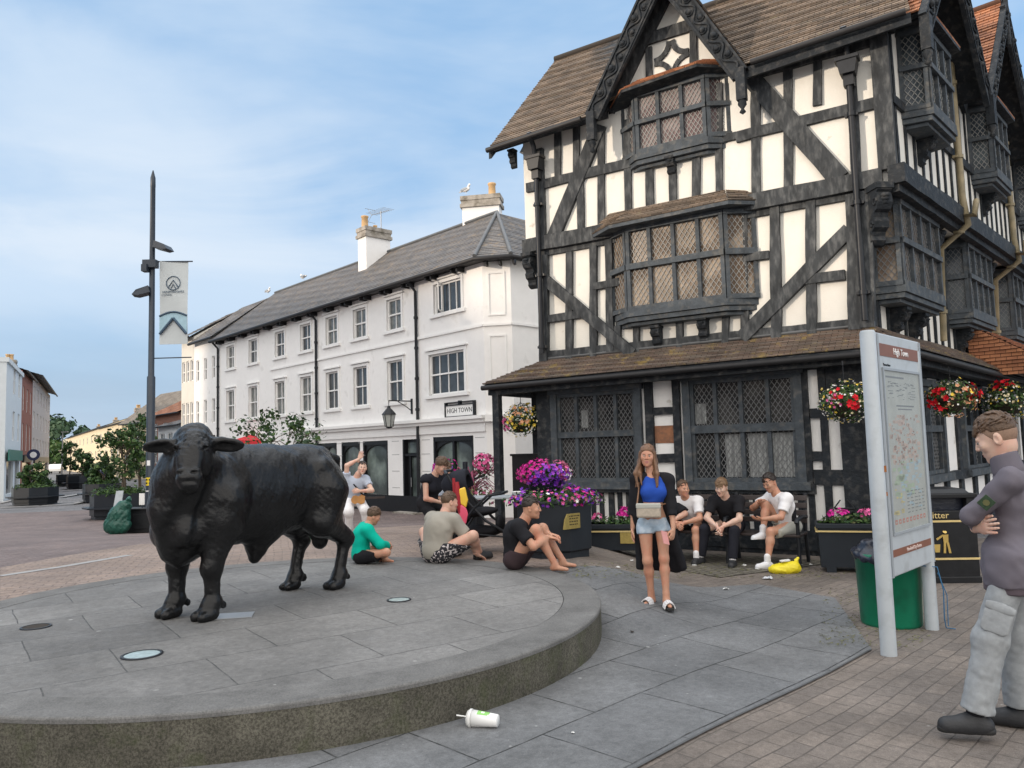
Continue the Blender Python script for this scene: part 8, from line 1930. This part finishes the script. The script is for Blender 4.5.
# small table beside the flower planter (grey top behind the pushchair)
p = atd(497, 497, 12.0); x, y, z1 = p[0]+.12, 12.0, float(p[2]); z = float(H(x, y)); t = thing('cafe_table', 'grey topped folding table standing behind the pushchair', 'table', (x, y, z))
M = MB(); M.cbox((x,y,z1), 1.05,.6,.03); M.build('table_top', MATS['sign_grey_dark'], t, bevel=.004)
for sx in (-.45,.45):
    for sy in (-.22,.22): M = MB(); M.tube([(x+sx,y+sy,z),(x+sx*.95,y+sy,z1)], .018, 6); M.build('leg', MATS['black_metal'], t)
p = atd(513, 487, 11.95); t = thing('takeaway_tub', 'small white lidded tub on the grey table top', 'tub', (p[0]+.06, 11.95, z1+.016)); M = MB(); M.lathe([(0,0),(.07,0),(.085,.05),(.09,.052),(.09,.065),(0,.067)], (0,0,0), 14); M.build('tub', MATS['litter_white'], t, world=False)
# dark board in the porch
p = FL.P(-5.25, 0, -.15); t = thing('porch_board', 'black board standing in the porch under the flower basket', 'board', p); M = MB(); zz = float(FL.q(515,456,-.15)[1]); M.box(FL.P(-5.5,0,-.15), eL_*.62, nL_*.05, V(0,0,zz)); M.box(FL.P(-5.53,zz,-.17), eL_*.68, nL_*.09, V(0,0,.04)); M.build('board', MATS['black_paint'], t)
# weathered stone head on the wall behind the porch roof
# yellow carrier bag
g = ong(787, 574); t = thing('carrier_bag', 'bright yellow carrier bag lying on the ground in front of the bench', 'bag', g)
pr = [ell((0,.05,.06),(.185,.12,.075), None, .04), ell((.08,.04,.09),(.10,.09,.08), None, .04), ell((-.12,.05,.05),(.09,.1,.055), None, .04), cone((.12,.05,.13),(.17,.05,.19),.03,.012,.02), cone((.02,.05,.13),(.0,.06,.17),.03,.01,.02)]
mesh_obj('bag', [sdf_mesh(pr, .009, disp=folds(9,.013,30.), clipall=[((0,0,0),(0,0,-1))])], MATS['bag_yellow'], t)
M = MB(); M.box((-.07,-.01,.148), (.12,0,.01), (0,.06,0), (0,.0,.022)); M.build('packet', MATS['litter_white'], t, world=False, bevel=.006); M = MB(); M.tube([(.06,.02,.168),(.10,.02,.165)], .02, 8); M.build('bottle_cap', MATS['black_paint'], t, world=False)
# dropped cup
def cup():
    a = ong(498, 722, .045); ax = nrm(V(-.95, .28, .02)); 
    t = thing('paper_cup', 'white paper drinks cup with green print and straw lying at the foot of the plinth', 'cup', (a[0], a[1], 0.012)); L = .125; c0 = V(a[0], a[1], float(H(a[0], a[1]))+.058-.006)
    RR = rotm(ax, 0, (0,0,1)); 
    prof = [(0,.0),(.026,.0),(.0275,.003),(.038,L),(.041,L+.002),(.041,L+.010),(.036,L+.013),(.034,L+.020),(.0,L+.020)]
    def tr(M): M.v = [tuple(c0+(RR[:,0]*p[2]+RR[:,1]*p[0]+RR[:,2]*p[1])*1.28) for p in M.v]
    M = MB(); M.lathe(prof[:4]+[(.036,L),(.0,L-.0)], (0,0,0), 28); tr(M); M.build('cup', MATS['cup_white'], t)
    M = MB(); M.lathe([(.0395,L-.002)]+prof[4:], (0,0,0), 28); tr(M); M.build('lid', MATS['litter_white'], t)
    M = MB(); M.tube([(.0,.004,L+.01),(.004,.008,L+.075)], .0035, 8); tr(M); M.build('straw', MATS['cup_white'], t)
    M = MB(); 
    def patch(z0, z1, a0, a1, m):
        Q = MB(); n = 6
        for k in range(n):
            t0, t1 = a0+(a1-a0)*k/n, a0+(a1-a0)*(k+1)/n; r = lambda z: .0275+(.038-.0275)*z/L+.0004
            Q.quad((r(z0)*math.cos(t0), r(z0)*math.sin(t0), z0), (r(z0)*math.cos(t1), r(z0)*math.sin(t1), z0), (r(z1)*math.cos(t1), r(z1)*math.sin(t1), z1), (r(z1)*math.cos(t0), r(z1)*math.sin(t0), z1))
        tr(Q); Q.build('print', MATS[m], t)
    for (z0,z1,a0,a1,m) in ((.045,.095,.9,1.9,'cup_green'),(.062,.078,1.2,1.6,'cup_white'),(.038,.045,1.1,1.7,'cup_green'),(.06,.072,2.3,2.65,'cup_pink'),(.04,.05,2.3,2.6,'cup_pink')): patch(z0,z1,a0,a1,m)
cup()
# scraps of litter on the flags
r_ = random.Random(3)
scr = [(768,580,.11,'silver_foil'),(726,591,.07,'litter_white'),(744,567,.06,'litter_white'),(800,566,.05,'litter_white'),(735,565.5,.05,'litter_white'),(632,562,.05,'litter_white'),(618,569,.05,'litter_white'),(660,572,.035,'litter_white'),(632,634,.035,'soil'),(811,566,.05,'litter_white'),(470,712,.03,'litter_white'),(573,736,.018,'litter_white'),(652,568,.04,'litter_white')]
names = {'silver_foil': ('foil_scrap', 'crumpled silver foil wrapper on the flags before the bench'), 'soil': ('cigarette_scrap', 'dark scrap lying on the flags below the standing woman')}
desc = ['paper scrap on the open flags right of the standing woman','paper scrap under the bench below the seated man in black','paper scrap at the foot of the yellow bag','paper scrap beside the black shoe under the bench','paper scrap on the cobbles before the low trough','paper scrap at the flagstone edge before the low trough','tiny paper scrap behind the standing woman','','paper scrap on the cobbles right of the yellow bag','tiny scrap beside the straw of the dropped cup','tiny pale scrap on the nearest flags right of the cup','paper scrap left of the low trough and the woman']
i = 0
for px, py, s, m in scr:
    p = ong(px, py); nm, lb = names.get(m, ('paper_scrap', None))
    if lb is None: lb = [d for d in desc if d][i % len([d for d in desc if d])]; i += 1
    M = MB(); n = 5; P_ = [[V(-s/2+s*a/4, -s*.35+s*.7*b/4, .016+.30*s*abs(r_.gauss(0,.5))*(1 if 0 < a < 4 else .3)) for b in range(5)] for a in range(5)]
    for a in range(4):
        for b in range(4): M.quad(P_[a][b], P_[a+1][b], P_[a+1][b+1], P_[a][b+1])
    o = M.build(nm, MATS[m], None); o.location = (p[0], p[1], p[2]+.004); o.rotation_euler = (0,0,r_.uniform(0,3)); sd_ = o.modifiers.new('s','SOLIDIFY'); sd_.thickness = .002; tag(o, lb, 'litter', 'scraps of litter on the ground')
# bits of straw and grit by the cobbles: uncountable
M = MB()
for _ in range(900):
    px = r_.uniform(0, 1); 
    if px < .6: q_ = ong(r_.uniform(560, 850), r_.uniform(564, 580)); 
    else: q_ = ong(r_.uniform(820, 930), r_.uniform(590, 650))
    a = r_.uniform(0, 3.14); s = r_.uniform(.006,.03); d = V(math.cos(a), math.sin(a), 0)*s; w_ = V(-math.sin(a), math.cos(a), 0)*.003; c = q_+V(0,0,.020)
    M.add([c-d-w_, c+d-w_, c+d+w_+V(0,0,.006), c-d+w_], [(0,1,2,3)])
tag(M.build('grit', MATS['leaf_olive']), 'scattered straw and grit on the paving', 'grit', kind='stuff')
# gulls
def gull(px, py, off, label, D):
    u, z = FW.q(px, py, off); c = FW.P(u, z, off); t = thing('gull', label, 'gull', c)
    R = rotm(D, 0, (0,0,1)); f = lambda x, y, zz: R@V(x, y, zz)
    o = mesh_obj('gull_body', [sdf_mesh([ell(f(0,0,.16),(.20,.085,.08), R, .03), cone(f(.12,0,.20), f(.20,0,.30), .05, .042, .03), cone(f(.22,0,.31), f(.30,0,.295), .022, .008, .01), cone(f(-.12,0,.17), f(-.36,0,.15), .05, .015, .02), cone(f(.0,.03,.1), f(.0,.03,.0), .012, .01, .01), cone(f(.0,-.03,.1), f(.0,-.03,.0), .012, .01, .01)], .014)], MATS['white_trim'], t)
    mesh_obj('wings', [sdf_mesh([ell(f(-.05,s_*.065,.18),(.22,.03,.06), R, .02) for s_ in (-1, 1)]+[cone(f(-.2,0,.19), f(-.42,0,.16), .03, .012, .03)], .012)], MATS['sign_grey_dark'], t)
gull(466, 194, -3.2, 'gull perched on the right-hand chimney of the white terrace', nrm(eW_))
gull(303, 280, -3.0, 'gull standing on the terrace ridge left of the chimneys', nrm(-eW_))
u, z = FW.q(268, 293, -3.0); gull(268, 294, -3.0, 'low gull at the left end of the terrace ridge', nrm(eW_))
# ---------------------------------------------------------------- light, sky, camera
SUN_EL, SUN_AZ = math.radians(10), None
sd = nrm(V(-.90, -.43, 0)); sdir = V(sd[0]*math.cos(SUN_EL), sd[1]*math.cos(SUN_EL), math.sin(SUN_EL))
l = bpy.data.lights.new('sun', 'SUN'); l.energy = 2.25; l.angle = math.radians(2.5); l.color = (1., .84, .67)
lo = bpy.data.objects.new('sun', l); COL.objects.link(lo); lo.rotation_euler = Vector(sdir).to_track_quat('Z', 'Y').to_euler()
w = bpy.data.worlds.new('World'); SC.world = w; w.use_nodes = True; nt = w.node_tree; N = nt.nodes; L = nt.links
bg = N['Background']; bg.inputs[1].default_value = .15
sk = N.new('ShaderNodeTexSky'); sk.sky_type = 'NISHITA'; sk.sun_disc = False; sk.sun_elevation = SUN_EL; sk.sun_rotation = math.atan2(sdir[0], sdir[1]); sk.altitude = 60; sk.air_density = 1.; sk.dust_density = .6; sk.ozone_density = 1.6
tc = N.new('ShaderNodeTexCoord'); 
def noise_(sc, det, ro, scl, loc=(0,0,0), dist=0.):
    mp = N.new('ShaderNodeMapping'); L.new(tc.outputs['Generated'], mp.inputs[0]); mp.inputs['Scale'].default_value = scl; mp.inputs['Location'].default_value = loc
    n = N.new('ShaderNodeTexNoise'); L.new(mp.outputs[0], n.inputs[0]); n.inputs['Scale'].default_value = sc; n.inputs['Detail'].default_value = det; n.inputs['Roughness'].default_value = ro; n.inputs['Distortion'].default_value = dist; return n.outputs[0]
def mr_(v, a, b, c=0., d=1.):
    n = N.new('ShaderNodeMapRange'); n.interpolation_type = 'SMOOTHSTEP'; L.new(v, n.inputs[0]); [setattr(n.inputs[i+1], 'default_value', k) for i, k in enumerate((a,b,c,d))]; return n.outputs[0]
def mx_(f, a, b):
    n = N.new('ShaderNodeMix'); n.data_type = 'RGBA'
    for i, v in ((0, f), (6, a), (7, b)):
        if isinstance(v, tuple): n.inputs[i].default_value = (*v, 1)
        elif isinstance(v, float): n.inputs[i].default_value = v
        else: L.new(v, n.inputs[i])
    return n.outputs[2]
def m_(op, a, b):
    n = N.new('ShaderNodeMath'); n.operation = op
    for i, v in ((0, a), (1, b)):
        if isinstance(v, (float, int)): n.inputs[i].default_value = v
        else: L.new(v, n.inputs[i])
    return n.outputs[0]
sx = N.new('ShaderNodeSeparateXYZ'); L.new(tc.outputs['Generated'], sx.inputs[0]); z = sx.outputs[2]
# thin high cloud: soft veils, a pale bank above the roofs and a grey-blue layer near the horizon
veil = mr_(noise_(1.7, 6, .52, (1,1,2.2), (.3,.1,0), .3), .36, .68)
wisp = mr_(noise_(2.2, 7, .55, (1,1,3.2), (2,1,.5), .5), .42, .68)
SKB = (1.65, 3.1, 5.1)   # clear blue
c = mx_(.72, sk.outputs[0], SKB)
c = mx_(m_('MULTIPLY', veil, .75), c, (3.75, 4.4, 5.15)); 
bank = m_('MULTIPLY', mr_(z, .10, .26, 0., 1.), mr_(z, .30, .48, 1., 0.)); c = mx_(m_('MULTIPLY', m_('MULTIPLY', bank, wisp), .8), c, (4.1, 4.6, 5.2))
low = mr_(z, .05, .20, 1., 0.); lown = mr_(noise_(2.4, 6, .6, (1,1,5), (5,3,0), .8), .3, .7, .55, 1.); c = mx_(m_('MULTIPLY', m_('MULTIPLY', low, lown), .85), c, (2.2, 2.9, 3.7))
gl = m_('MULTIPLY', mr_(z, .02, .10, 1., 0.), .35); c = mx_(gl, c, (3.0, 3.5, 4.2))
# unseen brightness overhead and behind the camera, added to lift the ambient light
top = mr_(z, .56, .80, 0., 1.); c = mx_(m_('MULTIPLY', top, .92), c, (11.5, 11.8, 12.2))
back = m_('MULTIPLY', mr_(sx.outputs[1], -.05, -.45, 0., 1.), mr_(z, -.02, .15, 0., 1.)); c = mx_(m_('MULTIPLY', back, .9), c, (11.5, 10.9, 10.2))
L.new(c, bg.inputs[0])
cam_ = bpy.data.cameras.new('camera'); cam_.sensor_width = 36; cam_.lens = 36*CF/1024; cam_.clip_end = 6000; cam_.clip_start = .05
co = bpy.data.objects.new('camera', cam_); COL.objects.link(co); co.location = (0,0,CH); co.rotation_euler = (Matrix.Rotation(PI/2+CP, 3, 'X') @ Matrix.Rotation(CR, 3, 'Z')).to_euler()
SC.camera = co
SC.view_settings.view_transform = 'Standard'; SC.view_settings.look = 'None'; SC.view_settings.exposure = .34; SC.view_settings.gamma = 1
SC.render.engine = 'CYCLES'; SC.cycles.max_bounces = 6; SC.cycles.diffuse_bounces = 3
